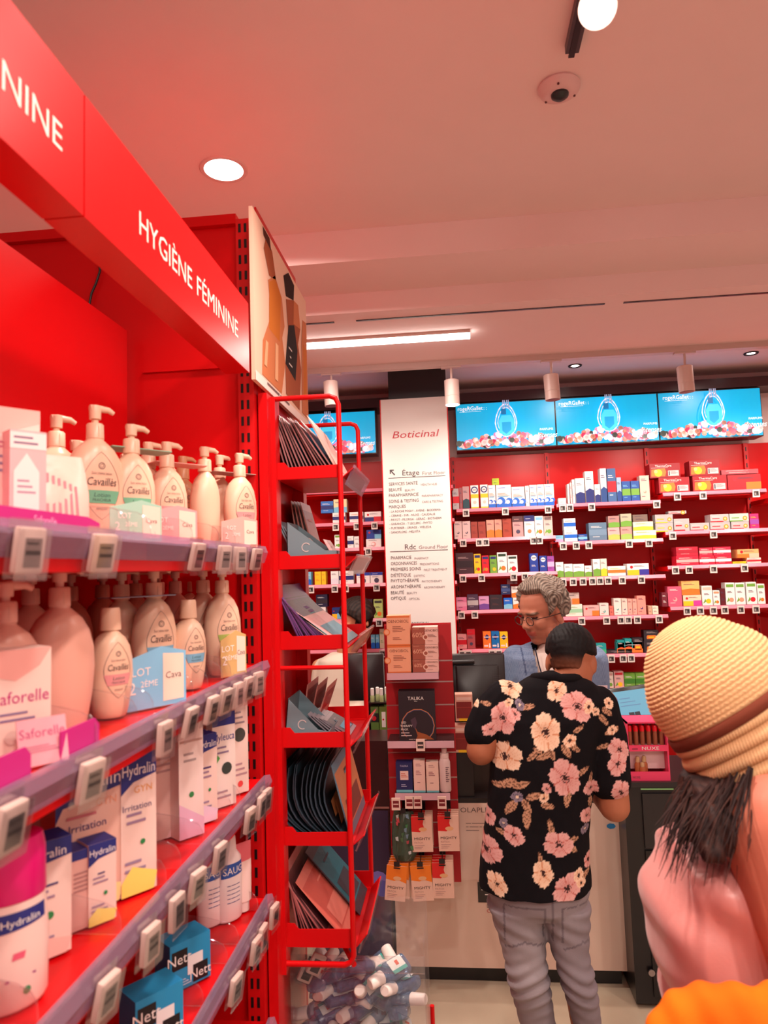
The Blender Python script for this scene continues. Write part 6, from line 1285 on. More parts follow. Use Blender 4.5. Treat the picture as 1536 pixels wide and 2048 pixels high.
# hanging patch packs
def make_patch(col, label, w=.085, h=.145, plain=False):
    t = thing('patch_pack', (0, 0, 0), label, 'hanging pack'); b = MB().box(-w/2, w/2, -.001, .001, -h, 0, rgb(238, 196, 176)); b.obj('card', M_CARTON, t)
    b = MB(); y = -.0013; pts = [(-w/2, 0), (w/2, 0)]
    if col == 'o': pts = [(-w/2, -h*.40), (-w*.1, -h*.44), (w*.1, -h*.40), (w/2, -h*.48), (w/2, 0), (-w/2, 0)]; c = rgb(245, 130, 30)
    else: pts = [(-w/2, -h*.42), (-w*.1, -h*.44), (w*.12, -h*.33), (w*.06, -h*.2), (w*.14, 0), (-w/2, 0)]; c = rgb(220, 30, 30)
    b.add([(x, y, z) for x, z in pts], [tuple(range(len(pts)))], c)
    b.disc((w*.05, y-.0003, -h*.36), w*.2, ((1, 0, 0), (0, 0, 1)), rgb(236, 180, 130), 12, w*.1); b.box(-w*.16, w*.16, y-.0005, y, -h*.09, -h*.055, rgb(30, 20, 20))
    b.text('MIGHTY', (0, y-.0005, -h*.66), (1, 0, 0), (0, 0, 1), h*.075, rgb(40, 30, 34), 'c', fit=w*.78); b.text('PATCH', (-w*.39, y-.0005, -h*.76), (1, 0, 0), (0, 0, 1), h*.055, rgb(190, 150, 140), 'l')
    for i in range(3): b.quad((-w*.39, y-.0003, -h*(.82+.045*i)), (w*(.1-.08*i), y-.0003, -h*(.82+.045*i)), (w*(.1-.08*i), y-.0003, -h*(.81+.045*i)), (-w*.39, y-.0003, -h*(.81+.045*i)), rgb(170, 130, 130))
    b.obj('print', M_CARTON, t); return t
def hookat(px, py, L=.16):
    p = at(px, py, Y=YT-L); s = WA(MB().tube([(p[0], YT, p[2]+.004), (p[0], YT-L, p[2]+.004), (p[0], YT-L-.006, p[2]+.012)], .0022, 6, rgb(24, 20, 22)).box(p[0]-.012, p[0]+.012, YT-.01, YT, p[2]-.03, p[2]+.02, rgb(20, 16, 18)), 'hook', M_DARK)
    WA(MB().box(p[0]-.012, p[0]+.012, YT-L-.008, YT-L-.006, p[2]-.0, p[2]+.02, rgb(30, 24, 26)), 'hook_tip', M_DARK, par=s); return p
protoO = protoR = None
lst = [('r', 842, 1630, 1.0, 4, 'red and white hanging patch pack, upper middle hook'), ('r', 895, 1628, 1.0, 4, 'red and white hanging patch pack, upper right hook'), ('o', 794, 1728, 1.0, 5, 'orange and white hanging patch pack, lower left hook'), ('o', 840, 1728, 1.0, 5, 'orange and white hanging patch pack, lower middle hook'), ('r', 884, 1722, 1.0, 4, 'red and white hanging patch pack, lower right hook')]
for col, px, py, sc, n, look in lst:
    L = .14; p = hookat(px, py+4, L)
    for i in range(n):
        lab = look+(', frontmost' if i == 0 else f', {ORD[i]} from front'); loc = (p[0]+(.001*i if px > 800 else .002*i), YT-L+.004+i*.022, p[2]-.0+i*.0015)
        rot = (radians(4), radians({794: 6, 840: -4}.get(px, -1)), 0) if i == 0 else (radians(2), 0, 0)
        src = protoO if col == 'o' else protoR
        if src is None:
            src = make_patch(col, lab); src.location = loc; src.rotation_euler = rot
            if col == 'o': protoO = src
            else: protoR = src
            src['label'] = lab; _labels[lab] = None
        else: dup(src, loc, 0, lab, None, rot=rot)
# cellophane bag of green pouches
p = hookat(806, 1625, .12); t9 = thing('cellophane_bag', (p[0], YT-.10, p[2]-.20), 'crumpled clear bag of green goods on the upper left hook', 'bag')
rr = random.Random(3)
b = MB(); prof = [(0, .035, .012), (.03, .048, .026), (.10, .050, .030), (.16, .045, .022), (.20, .038, .008)]; b.lathe(prof, 20, rgb(44, 84, 60)); 
b.v = [(x*rr.uniform(.9, 1.12), y*rr.uniform(.7, 1.2), z) for x, y, z in b.v]; b.obj('contents', M_FOIL, t9)
b = MB(); b.lathe([(z, a*1.08, c*1.15) for z, a, c in prof], 20, WHITE); b.v = [(x*rr.uniform(.97, 1.06), y*rr.uniform(.9, 1.25), z) for x, y, z in b.v]; b.obj('film', M_CLEAR, t9)
b = MB()
for i in range(14): x, z = rr.uniform(-.035, .035), rr.uniform(.01, .19); b.quad((x, -.031, z), (x+rr.uniform(.004, .014), -.032, z+rr.uniform(-.01, .01)), (x+.01, -.032, z+.016), (x-.002, -.031, z+.012), rr.choice([rgb(190, 200, 200), rgb(120, 150, 170), rgb(200, 80, 90), rgb(70, 130, 80)]))
b.obj('printed_pieces', M_FOIL, t9)

# small things on the counter: card holders with yellow tags, and goods left of the stand
for i, (px, py0, py1, lab) in enumerate(((929, 1388, 1442, 'small maroon tester box on a tray beside the monitor, upper'), (925, 1450, 1505, 'dark maroon tester box with yellow strip, lower'))):
    Yb = YK+.02; x0, x1 = float(at(px-17, 1450, Y=Yb)[0]), float(at(px+18, 1450, Y=Yb)[0]); z0, z1 = float(at(px, py1, Y=Yb)[2]), float(at(px, py0, Y=Yb)[2])
    tt = thing('tester_box', ((x0+x1)/2, Yb+.03, z0), lab, 'box'); w = x1-x0
    carton(MB(), w, .06, z1-z0-.002, rgb(226, 170, 150), [('r', .06, .1, .94, .72, rgb(130, 34, 30)), ('r', .08, .5, .92, .52, rgb(170, 60, 50)), ('r', .08, .78, .92, .9, rgb(236, 200, 186)), ('r', .2, .0, .8, .1, Yl)], y=-.03).obj('carton', M_CARTON, tt)
    if i: MB().box(-w/2, w/2, -.03, .03, ztp+.021-z0, -.001, rgb(30, 24, 24)).obj('plinth', M_DARK, tt)
for i, px in enumerate((745, 754, 763, 772)):
    p = at(px, 1400, Y=3.5); tt = thing('small_white_bottle', (p[0], 3.5+.03*(i % 2), z0*0+float(at(750, 1404, Y=3.5)[2])), f'small white-capped bottle on the back counter, {ORD[i]} from left', 'bottle')
    MB().lathe([(0, .011, .011), (.03, .011, .011), (.034, .008, .008)], 12, rgb(150, 160, 110)).obj('body', M_PLAST, tt, True); MB().lathe([(.034, .009, .009), (.065, .009, .009), (.068, .006, .006)], 12, WHITE).obj('cap', M_PLAST, tt, True)
Yb = 3.49; zs = float(at(750, 1404, Y=3.5)[2])
tt = thing('green_tin_stand', ((float(at(757, 1450, Y=Yb)[0])), Yb+.04, 0), 'narrow shelf stand with green tins between rack and slatwall', 'display stand')
x0, x1 = float(at(738, 1450, Y=Yb)[0]), float(at(776, 1450, Y=Yb)[0])
for (py, nm) in ((1404, 'shelf'), (1465, 'shelf'), (1490, 'shelf')):
    z = float(at(757, py, Y=Yb)[2]); o = MB().box(x0, x1, Yb-.01, Yb+.08, z-.006, z-.0005, rgb(40, 30, 32)).obj(nm, M_DARK, tt); o.location = -Vector(tt.location)
o = MB().box(x0, x1, Yb+.08, Yb+.09, 0, zs+.01, rgb(30, 24, 26)).obj('back', M_DARK, tt); o.location = -Vector(tt.location)
for i, (a, c, py0, py1, base, deco, lab) in enumerate(((742, 758, 1412, 1464, rgb(96, 130, 60), [('r', 0, .4, 1, .75, rgb(30, 30, 30)), ('c', .4, .55, .3, Rd)], 'dark green tin carton beside the slatwall stand'), (759, 775, 1412, 1464, rgb(110, 140, 60), [('r', .3, .2, .8, .8, Wc), ('c', .5, .5, .12, Rd)], 'green carton with white panel beside the slatwall stand'), (740, 774, 1468, 1489, rgb(214, 190, 176), [('l', .1, .7, .9, 5, rgb(150, 120, 110))], 'stack of cream leaflets below the green cartons'))):
    xa_, xb_ = float(at(a, 1450, Y=Yb)[0]), float(at(c, 1450, Y=Yb)[0]); z0_, z1_ = float(at(757, py1 if i < 2 else 1490, Y=Yb)[2]), float(at(757, py0, Y=Yb)[2])
    tag(carton(MB(), xb_-xa_-.001, .06, z1_-z0_-.002, base, deco, x=(xa_+xb_)/2, y=Yb, z=float(at(757, (1465, 1465, 1490)[i], Y=Yb)[2])+.0005).obj('product_carton', M_CARTON), lab, 'box')
# ================================================================ PEOPLE
def cap_(b, p0, r0, p1, r1, seg=14):
    p0, p1 = np.array(p0, float), np.array(p1, float); d = p1-p0; L = np.linalg.norm(d)+1e-9; d = d/L
    pts, rr = [], []
    for a in (80, 60, 40, 20): pts.append(p0-d*r0*sin(radians(a))); rr.append(r0*cos(radians(a)))
    pts += [p0, (p0+p1)/2, p1]; rr += [r0, (r0+r1)/2, r1]
    for a in (20, 40, 60, 80): pts.append(p1+d*r1*sin(radians(a))); rr.append(r1*cos(radians(a)))
    b.tube(pts, rr, seg, WHITE)
def chain(b, lst):
    for (p, r), (q, s) in zip(lst[:-1], lst[1:]): cap_(b, p, r, q, s)
def ell(b, c, r, M=None, seg=20):
    v = []; f = []; n = 12
    for i in range(1, n):
        t = pi*i/n
        for k in range(seg): v.append((r[0]*sin(t)*cos(2*pi*k/seg), r[1]*sin(t)*sin(2*pi*k/seg), -r[2]*cos(t)))
    v += [(0, 0, -r[2]), (0, 0, r[2])]; m = (n-1)*seg
    for i in range(n-2):
        for k in range(seg): f.append((i*seg+k, i*seg+(k+1) % seg, (i+1)*seg+(k+1) % seg, (i+1)*seg+k))
    for k in range(seg): f.append((m, (k+1) % seg, k)); f.append((m+1, (n-2)*seg+k, (n-2)*seg+(k+1) % seg))
    V = np.array(v)
    if M is not None: V = V @ np.array(M).T
    b.add((V+np.array(c)).tolist(), f, WHITE)
def loft(b, rings, seg=28, p=2.3):
    """rings: (cx, cy, cz, rx, ry)"""
    v = []; f = []
    for (cx, cy, cz, rx, ry) in rings:
        for k in range(seg):
            a = 2*pi*k/seg; ca, sa = cos(a), sin(a)
            v.append((cx+rx*math.copysign(abs(ca)**(2/p), ca), cy+ry*math.copysign(abs(sa)**(2/p), sa), cz))
    n = len(rings)
    for i in range(n-1):
        for k in range(seg): f.append((i*seg+k, i*seg+(k+1) % seg, (i+1)*seg+(k+1) % seg, (i+1)*seg+k))
    f += [tuple(range(seg-1, -1, -1)), tuple(range((n-1)*seg, n*seg))]
    b.add(v, f, WHITE)
def ring(xl, xr, py, Y, ry, dy=0):
    a, c = at(xl, py, Y=Y), at(xr, py, Y=Y); return ((a[0]+c[0])/2, Y+dy, (a[2]+c[2])/2, (c[0]-a[0])/2, ry)
def remesh(b, voxel, smooth=6):
    me = bpy.data.meshes.new('tmp'); me.from_pydata(b.v, [], b.f); me.update()
    o = bpy.data.objects.new('tmp', me); C.objects.link(o)
    m = o.modifiers.new('r', 'REMESH'); m.mode = 'VOXEL'; m.voxel_size = voxel
    if smooth: s = o.modifiers.new('s', 'SMOOTH'); s.factor = 0.5; s.iterations = smooth
    dg = bpy.context.evaluated_depsgraph_get(); e = bpy.data.meshes.new_from_object(o.evaluated_get(dg))
    bpy.data.objects.remove(o); bpy.data.meshes.remove(me)
    V = np.empty(len(e.vertices)*3); e.vertices.foreach_get('co', V); V = V.reshape(-1, 3)
    N = np.empty(len(e.vertices)*3); e.vertices.foreach_get('normal', N) if False else None
    nn = np.array([tuple(q.vector) for q in e.vertex_normals]) if len(e.vertices) else np.zeros((0, 3))
    return e, V, nn
def organic(name, b, m, parent, voxel=.008, smooth=6, colfn=None, disp=None, cut=None):
    e, V, N = remesh(b, voxel, smooth)
    if disp is not None: V = V+N*disp(V, N)[:, None]
    if cut is not None:
        faces = [tuple(p.vertices) for p in e.polygons]; A = np.array([V[list(f)].mean(0) for f in faces]); keep = ~cut(A)
        faces = [f for f, k in zip(faces, keep) if k]
        me = bpy.data.meshes.new(name); me.from_pydata((V-np.array(parent.location)).tolist(), [], faces)
        bpy.data.meshes.remove(e); e = me
    else: e.vertices.foreach_set('co', (V-np.array(parent.location)).ravel()); e.name = name
    col = np.ones((len(V), 4), dtype=np.float32); col[:, :3] = colfn(V, N) if callable(colfn) else np.array(colfn or WHITE)
    ca = e.color_attributes.new('Col', 'FLOAT_COLOR', 'POINT'); ca.data.foreach_set('color', col.ravel())
    e.polygons.foreach_set('use_smooth', [True]*len(e.polygons)); e.materials.clear(); e.materials.append(m); e.update()
    o = bpy.data.objects.new(name, e); C.objects.link(o); o.parent = parent
    return o
def vn(V, s, seed=0):
    """soft pseudo noise -1..1"""
    x, y, z = (V*s).T; q = seed*1.7
    return (np.sin(x*1.0+1.3*np.sin(y*.9+q)+q)+np.sin(y*1.3+1.1*np.sin(z*1.1+2*q)+2.1)+np.sin(z*1.2+1.2*np.sin(x*1.3+q*.5)+.7))/3
def P(px, py, Y): return at(px, py, Y=Y)
SK1, SK2 = rgb(212, 142, 104), rgb(196, 120, 84)
def hand(b, wrist, d, side, curl=.5, s=1.0):
    """palm, four unequal bent fingers and a side thumb; d pointing direction, side = thumb side"""
    w = np.array(wrist, float); d = np.array(d, float); d /= np.linalg.norm(d); sd = np.array(side, float); sd -= d*sd.dot(d); sd /= np.linalg.norm(sd); nn = np.cross(d, sd)
    for k in (-1, 0, 1): cap_(b, w+sd*.018*k*s, .016*s, w+d*.075*s+sd*.024*k*s, .013*s)
    for i, (o, L) in enumerate(((.032, .070), (.011, .080), (-.011, .074), (-.032, .058))):
        a = w+d*.08*s+sd*o*s; c = a+(d*.9+nn*.35*curl)*L*.45*s; e = c+(d*.55+nn*.9*curl)*L*.32*s; g = e+(d*.2+nn*1.0*curl)*L*.25*s
        chain(b, [(a, .0095*s), (c, .0088*s), (e, .008*s), (g, .007*s)])
    a = w+d*.02*s+sd*.028*s; c = a+(d*.6+sd*.7)*.035*s; e = c+(d*.9+sd*.15+nn*.3)*.03*s
    chain(b, [(a, .013*s), (c, .011*s), (e, .009*s)])
def head_parts(b, c, R, s=1.0):
    """local +x is the face direction, +z up"""
    R = np.array(R)
    def T(p): return np.array(c)+R @ (np.array(p)*s)
    def E(p, r): ell(b, T(p), np.array(r)*s, R)
    E((-.005, 0, .035), (.098, .078, .092)); E((.030, 0, -.035), (.064, .060, .078)); E((.060, 0, -.088), (.026, .028, .022))
    for q in (-1, 1):
        E((.060, .036*q, -.018), (.030, .026, .030)); E((-.004, .080*q, -.008), (.019, .009, .033)); E((.020, .052*q, -.065), (.035, .016, .032)); E((.084, .030*q, .026), (.012, .022, .008))
        E((.100, .011*q, -.026), (.011, .009, .008))
    cap_(b, T((.088, 0, .016)), .008*s, T((.110, 0, -.020)), .0115*s); E((.088, 0, .030), (.012, .030, .012))
    E((.087, 0, -.050), (.013, .024, .007)); E((.085, 0, -.060), (.013, .021, .008))
def hair_shell(name, c, R, r, mask, thick, col, parent, res=(90, 120), s=1.0):
    nt, np_ = res; R = np.array(R); dirs = []
    for i in range(nt+1):
        t = pi*i/nt
        for k in range(np_): a = 2*pi*k/np_; dirs.append((sin(t)*cos(a), sin(t)*sin(a), cos(t)))
    D = np.array(dirs); mk = mask(D); base = D*np.array(r)
    V = base*(1+(mk*thick(D)-(1-mk)*.10))[:, None]; Vw = np.array(c)+(V*s) @ R.T
    f = []
    for i in range(nt):
        for k in range(np_): f.append((i*np_+k, (i+1)*np_+k, (i+1)*np_+(k+1) % np_, i*np_+(k+1) % np_))
    me = bpy.data.meshes.new(name); me.from_pydata((Vw-np.array(parent.location)).tolist(), [], f)
    cc = np.ones((len(D), 4), dtype=np.float32); cc[:, :3] = col(D, mk); ca = me.color_attributes.new('Col', 'FLOAT_COLOR', 'POINT'); ca.data.foreach_set('color', cc.ravel())
    me.polygons.foreach_set('use_smooth', [True]*len(me.polygons)); me.materials.append(M_HAIR)
    o = bpy.data.objects.new(name, me); C.objects.link(o); o.parent = parent; return o
def frame(fwd, up=(0, 0, 1)):
    f = np.array(fwd, float); f /= np.linalg.norm(f); u = np.array(up, float); u -= f*u.dot(f); u /= np.linalg.norm(u); l = np.cross(u, f)
    return np.stack([f, l, u], axis=1)
def smooth01(x): x = np.clip(x, 0, 1); return x*x*(3-2*x)
def mixc(a, b_, k): return np.array(a)[None, :]*(1-k[:, None])+np.array(b_)[None, :]*k[:, None]

# ---------------------------------------------------------------- man in the floral shirt, seen from behind
Y0 = 2.45
man = thing('person', (float(P(1095, 1700, Y0)[0]), Y0, 0), 'person in black floral shirt and grey jeans standing with back turned at the counter', 'person')
hc = P(1142, 1324, 2.50); Rm_ = frame((.28, .86, -.30)); b = MB(); head_parts(b, hc, Rm_, .98)
ell(b, hc+np.array((0, -.045, -.035)), (.062, .05, .07))
chain(b, [(hc+np.array((-.01, -.035, -.05)), .058), (P(1122, 1385, 2.44), .060), (P(1105, 1440, 2.45), .075)])
loft(b, [ring(1000, 1195, 1400, Y0, .09), ring(1000, 1175, 1500, Y0, .10), ring(1000, 1160, 1650, Y0, .10), ring(1000, 1150, 1780, Y0, .09)])
# arms
le = P(962, 1500, 2.42); chain(b, [(P(1003, 1402, Y0), .062), (le, .050), (P(985, 1478, 2.66), .040), (P(1010, 1440, 2.80), .030)]); hand(b, P(1010, 1440, 2.80), (.2, 1, .1), (1, 0, .2))
re = P(1229, 1612, 2.42); chain(b, [(P(1200, 1412, Y0), .062), (re, .050), (P(1195, 1575, 2.62), .043), (P(1165, 1530, 2.80), .030)]); hand(b, P(1165, 1530, 2.80), (-.3, 1, .2), (-1, 0, .2))
LL = [(P(1038, 1790, Y0), .062), (P(1052, 1940, 2.42), .044), (P(1082, 2125, 2.50), .036)]; RL = [(P(1124, 1790, Y0), .062), (P(1150, 1945, 2.42), .044), (P(1180, 2125, 2.50), .040)]
chain(b, LL); chain(b, RL)
for q in (LL[-1][0], RL[-1][0]): cap_(b, (q[0], q[1]-.03, .045), .035, (q[0]+.01, q[1]+.16, .035), .028)
def skin_man(V, N):
    k = smooth01((vn(V, 14)+1)/2); return mixc(rgb(184, 116, 84), rgb(158, 92, 64), k)
organic('body', b, M_SKIN, man, .0065, 5, skin_man)
# hair: short black, fading towards the nape
def mk(D): return smooth01((D[:, 2]+.72-.62*smooth01((np.abs(D[:, 1])-.45)/.35)-np.where(D[:, 0] > .2, (D[:, 0]-.2)*1.8, 0))/.16)*np.where(D[:, 0] < .75, 1, 0)
def th(D): return .045+.085*smooth01((D[:, 2]+.3)/.8)+.012*vn(D, 26)+.012*np.sin(D[:, 1]*40+6*np.sin(D[:, 2]*5))*smooth01((D[:, 2])/.4)
def hcol(D, mk_): k = smooth01((D[:, 2]+.62)/.50); return mixc(rgb(120, 72, 52), rgb(14, 11, 13), k)
hair_shell('hair', hc+Rm_ @ np.array((-.006, 0, .024)), Rm_, (.098, .080, .098), mk, th, hcol, man)
# shirt
b = MB()
loft(b, [ring(958, 1182, 1764, Y0, .155, .0), ring(958, 1180, 1740, Y0, .152), ring(962, 1177, 1690, Y0, .148), ring(972, 1178, 1620, Y0, .145), ring(980, 1186, 1550, Y0, .148), ring(986, 1196, 1480, Y0, .150), ring(984, 1210, 1430, Y0, .140), ring(996, 1212, 1398, Y0, .118), ring(1030, 1190, 1368, Y0, .095), ring(1062, 1165, 1350, Y0, .07)], 36)
chain(b, [(P(1010, 1400, Y0), .070), (P(985, 1425, 2.44), .070), (P(966, 1462, 2.43), .064)])
chain(b, [(P(1196, 1412, Y0), .068), (P(1212, 1480, 2.44), .070), (P(1220, 1560, 2.42), .066)])
ell(b, P(1112, 1368, 2.45), (.082, .075, .045))
FL = [(1019, 1368, 20, 'c'), (1105, 1370, 19, 'c'), (1143, 1400, 29, 'p'), (1003, 1425, 26, 'p'), (978, 1448, 14, 'p'), (1034, 1399, 9, 'g'), (1014, 1397, 8, 'c'), (1025, 1416, 10, 'p'), (1166, 1402, 11, 'c'), (1180, 1412, 8, 'c'), (1081, 1446, 30, 'c'), (1006, 1497, 28, 'c'), (1117, 1530, 31, 'p'), (1126, 1461, 12, 'c'),
      (1228, 1487, 20, 'p'), (1224, 1514, 20, 'p'), (1172, 1560, 15, 'p'), (1230, 1568, 20, 'p'), (1027, 1568, 10, 'g'), (1082, 1550, 9, 'p'), (1077, 1568, 9, 'c'), (1021, 1641, 18, 'p'), (1002, 1621, 8, 'g'), (1105, 1656, 25, 'p'), (1075, 1710, 21, 'c'), (971, 1680, 26, 'p'), (990, 1737, 19, 'c'), (1122, 1740, 26, 'p'), (1165, 1613, 15, 'p'), (1145, 1720, 11, 'c'), (1150, 1735, 9, 'c'), (1169, 1702, 12, 'p'), (1160, 1637, 9, 'g'), (1210, 1400, 10, 'c'), (1215, 1450, 9, 'c'), (948, 1400, 9, 'c'), (975, 1620, 14, 'p'), (1040, 1800, 5, 'c')]
LF = [(1050, 1401, 12, 5, 10), (1127, 1409, 10, 6, 200), (1120, 1480, 14, 6, -60), (1136, 1475, 12, 5, -40), (1075, 1490, 14, 6, 200), (1090, 1483, 14, 6, -70), (1055, 1490, 12, 5, 220), (1144, 1440, 12, 4, 30), (1196, 1482, 12, 4, 200), (1215, 1452, 14, 5, -160), (1121, 1567, 18, 7, -95), (1155, 1520, 12, 5, 30), (1012, 1545, 16, 7, 200), (1035, 1545, 16, 6, 20), (1015, 1590, 16, 7, 230), (1045, 1585, 14, 6, -60), (1060, 1565, 16, 6, 10), (1085, 1583, 12, 5, -10), (995, 1552, 14, 5, 190), (1045, 1610, 16, 7, -90), (1090, 1624, 16, 5, 100), (1130, 1665, 14, 6, -40), (1135, 1650, 10, 5, 10), (1070, 1683, 12, 4, 100), (996, 1637, 9, 4, 160), (1171, 1540, 12, 4, 80), (1172, 1588, 10, 5, -90), (1160, 1723, 12, 5, 20), (1198, 1430, 14, 5, -50), (1205, 1415, 12, 5, -40), (1008, 1475, 9, 4, 60), (1065, 1478, 9, 4, 160), (970, 1400, 10, 4, 170)]
def shirt_col(V, N):
    n = len(V); col = np.tile(np.array(rgb(17, 14, 18)), (n, 1)); d = V-CAM; w = d @ _f
    # lay the print out flat on the back of the shirt in units of the cloth
    U = (V[:, 0]-man.location[0])*FPX/Y0; Z = -(V[:, 2]-1.0)*FPX/Y0
    def uv(px, py): p = P(px, py, Y0); return (p[0]-man.location[0])*FPX/Y0, -(p[2]-1.0)*FPX/Y0
    back = np.where(N[:, 1] < .25, 1.0, 0.0)
    for (px, py, L, wd, ang) in LF:
        u0, z0 = uv(px, py); a = radians(-ang); du, dz = U-u0, Z-z0; s = du*cos(a)+dz*sin(a); t = -du*sin(a)+dz*cos(a)
        k = (s/L)**2+(t/(wd*(1-.25*np.clip(s/L, -1, 1))))**2; m = (k < 1) & (np.abs(s) < L)
        c1, c2 = np.array(rgb(196, 148, 118)), np.array(rgb(120, 84, 66)); sh = (np.abs(t) < .8) | ((np.abs((s*.5+np.abs(t)) % 4) < 1.0))
        col[m] = np.where(sh[m][:, None], c2, c1)
    for i, (px, py, r_, ty) in enumerate(FL):
        u0, z0 = uv(px, py); du, dz = U-u0, Z-z0; q = np.sqrt(du*du+dz*dz); th_ = np.arctan2(dz, du)+i*1.3
        npet = 5 if r_ > 12 else 5; edge = r_*(.80+.20*np.abs(np.cos(npet*th_/2))**.6+.035*np.sin(17*th_+i)); edge *= (1+.12*np.sin(th_*2+i))
        m = q < edge; k = np.clip(q/edge, 0, 1)
        base = {'p': rgb(226, 174, 168), 'c': rgb(240, 208, 180), 'g': rgb(140, 126, 140)}[ty]; dk = {'p': rgb(190, 104, 96), 'c': rgb(206, 136, 96), 'g': rgb(70, 62, 80)}[ty]
        pet = np.abs(np.sin(npet*th_/2)); f = .55*(1-k)+.9*(np.abs(np.cos(npet*th_/2)) < .16)*(k > .25)+.28*(np.abs(np.sin(13*th_+4*k)) < .3)*(k > .3)
        cc = mixc(base, dk, np.clip(f, 0, 1)); ce = k < (.17 if r_ > 12 else .28); cc[ce] = rgb(60, 38, 36) if ty != 'g' else rgb(226, 196, 170)
        if r_ > 14: ringm = (k > .22) & (k < .27); cc[ringm] = rgb(70, 40, 40)
        col[m] = cc[m]
    # collar stays black
    return col
def shirt_disp(V, N):
    return .0035*vn(V*np.array((1, 1, .35)), 30, 3)+.002*vn(V, 60, 1)+.003*np.exp(-((V[:, 2]-.72)/.05)**2)*np.sin(V[:, 0]*60)
organic('shirt', b, M_CLOTH, man, .0042, 5, shirt_col, shirt_disp)
b = MB(); c0 = P(1112, 1372, 2.452); pts = []
for i in range(25):
    a = radians(160+i*9.2); pts.append((c0[0]+.004+.074*cos(a), c0[1]-.0+.070*sin(a), c0[2]+.018-.012*sin(a)+(.010 if i < 12 else .004)))
b.tube(pts, [.010]+[.017]*23+[.010], 10, rgb(17, 14, 18)); o = b.obj('collar', M_CLOTH, man, True, world=True)
for (sx, w_) in ((966, 32), (1220, 39)):
    pass
# jeans
b = MB()
loft(b, [ring(975, 1178, 1735, Y0, .13), ring(972, 1179, 1770, Y0, .135), ring(982, 1172, 1800, Y0, .125), ring(1010, 1150, 1820, Y0, .09)], 32)
def leg(rows): loft(b, [ring(*q) for q in rows], 24, 2.15)
leg([(972, 1088, 1800, Y0, .115), (990, 1089, 1850, Y0, .100), (1004, 1091, 1900, 2.44, .085), (1012, 1094, 1935, 2.42, .075), (1018, 1098, 1965, 2.42, .072), (1030, 1106, 2010, 2.44, .068), (1042, 1113, 2060, 2.46, .065), (1050, 1122, 2125, 2.48, .062), (1054, 1126, 2150, 2.49, .062)])
leg([(1070, 1181, 1800, Y0, .115), (1088, 1178, 1850, Y0, .100), (1102, 1176, 1900, 2.44, .085), (1116, 1184, 1940, 2.42, .075), (1124, 1190, 1970, 2.42, .072), (1136, 1198, 2010, 2.44, .068), (1146, 1204, 2060, 2.46, .065), (1152, 1216, 2125, 2.48, .062), (1156, 1220, 2150, 2.49, .062)])
JZ = float(P(1080, 1760, Y0)[2])
def jean_col(V, N):
    k = smooth01((vn(V, 9)+1)/2); c = mixc(rgb(134, 126, 134), rgb(158, 150, 154), k); x = V[:, 0]-man.location[0]; z = V[:, 2]-JZ
    st = (np.abs(x+.005) < .003) & (z > -.16) & (V[:, 1] < Y0)
    for cx in (-.095, .085):
        px_ = np.abs(x-cx); st |= (np.abs(px_-.062) < .0028) & (z < -.03) & (z > -.15) & (V[:, 1] < Y0)
        st |= (np.abs(z+.150+.35*px_-.0) < .003) & (px_ < .062) & (V[:, 1] < Y0); st |= (np.abs(z+.032) < .0028) & (px_ < .062) & (V[:, 1] < Y0)
    c[st] = rgb(112, 104, 112); return c
def jean_disp(V, N):
    z = V[:, 2]-JZ; kn = np.exp(-((z+.30)/.07)**2); an = np.exp(-((z+.56)/.10)**2); tp = np.exp(-((z+.12)/.05)**2)
    x = V[:, 0]; return .006*kn*np.sin(z*150+4*np.sin(x*20))+.005*an*np.sin(z*110+3*np.sin(x*26))+.003*tp*np.sin(z*120+x*60)+.0025*vn(V*np.array((1, 1, .4)), 26, 2)
organic('jeans', b, M_CLOTH, man, .006, 4, jean_col, jean_disp)
for q in (LL[-1][0], RL[-1][0]):
    b = MB(); cap_(b, (q[0], q[1]-.035, .05), .046, (q[0]+.012, q[1]+.17, .042), .040); b.box(q[0]-.045, q[0]+.05, q[1]-.08, q[1]+.20, .003, .02, WHITE)
    organic('shoe', b, M_PLAST, man, .007, 6, rgb(60, 54, 58))

# ---------------------------------------------------------------- pharmacist
Y1_ = 3.60
ph = thing('person', (float(P(1108, 1400, Y1_)[0]), Y1_, 0), 'grey-haired person with glasses in light blue blazer behind the counter looking down', 'person')
hc = P(1086, 1226, Y1_-.04); Rp = frame((-.78, -.60, -.26), (-.05, -.05, 1)); s = 1.24; b = MB(); head_parts(b, hc, Rp, s)
chain(b, [(hc+Rp @ np.array((-.03, 0, -.05))*s, .066), (P(1102, 1290, Y1_+.01), .070), (P(1106, 1330, Y1_+.02), .09)])
loft(b, [ring(1040, 1175, 1330, Y1_, .10), ring(1030, 1185, 1450, Y1_, .12), ring(1035, 1180, 1560, Y1_, .12), ring(1040, 1175, 1640, Y1_, .11)])
chain(b, [(P(1035, 1322, Y1_), .06), (P(1028, 1420, Y1_-.0), .05), (P(1045, 1470, Y1_-.18), .04)]); hand(b, P(1045, 1470, Y1_-.18), (.3, -1, -.1), (1, 0, .2), s=1.1)
chain(b, [(P(1180, 1322, Y1_), .06), (P(1190, 1420, Y1_-.0), .05), (P(1165, 1470, Y1_-.18), .04)]); hand(b, P(1165, 1470, Y1_-.18), (-.3, -1, -.1), (-1, 0, .2), s=1.1)
for px in (1080, 1135):
    q = P(px, 1640, Y1_); chain(b, [(q, .09), (np.array((q[0], Y1_, .5)), .06), (np.array((q[0], Y1_+.02, .09)), .045)]); cap_(b, (q[0], Y1_+.03, .045), .04, (q[0], Y1_-.15, .035), .03)
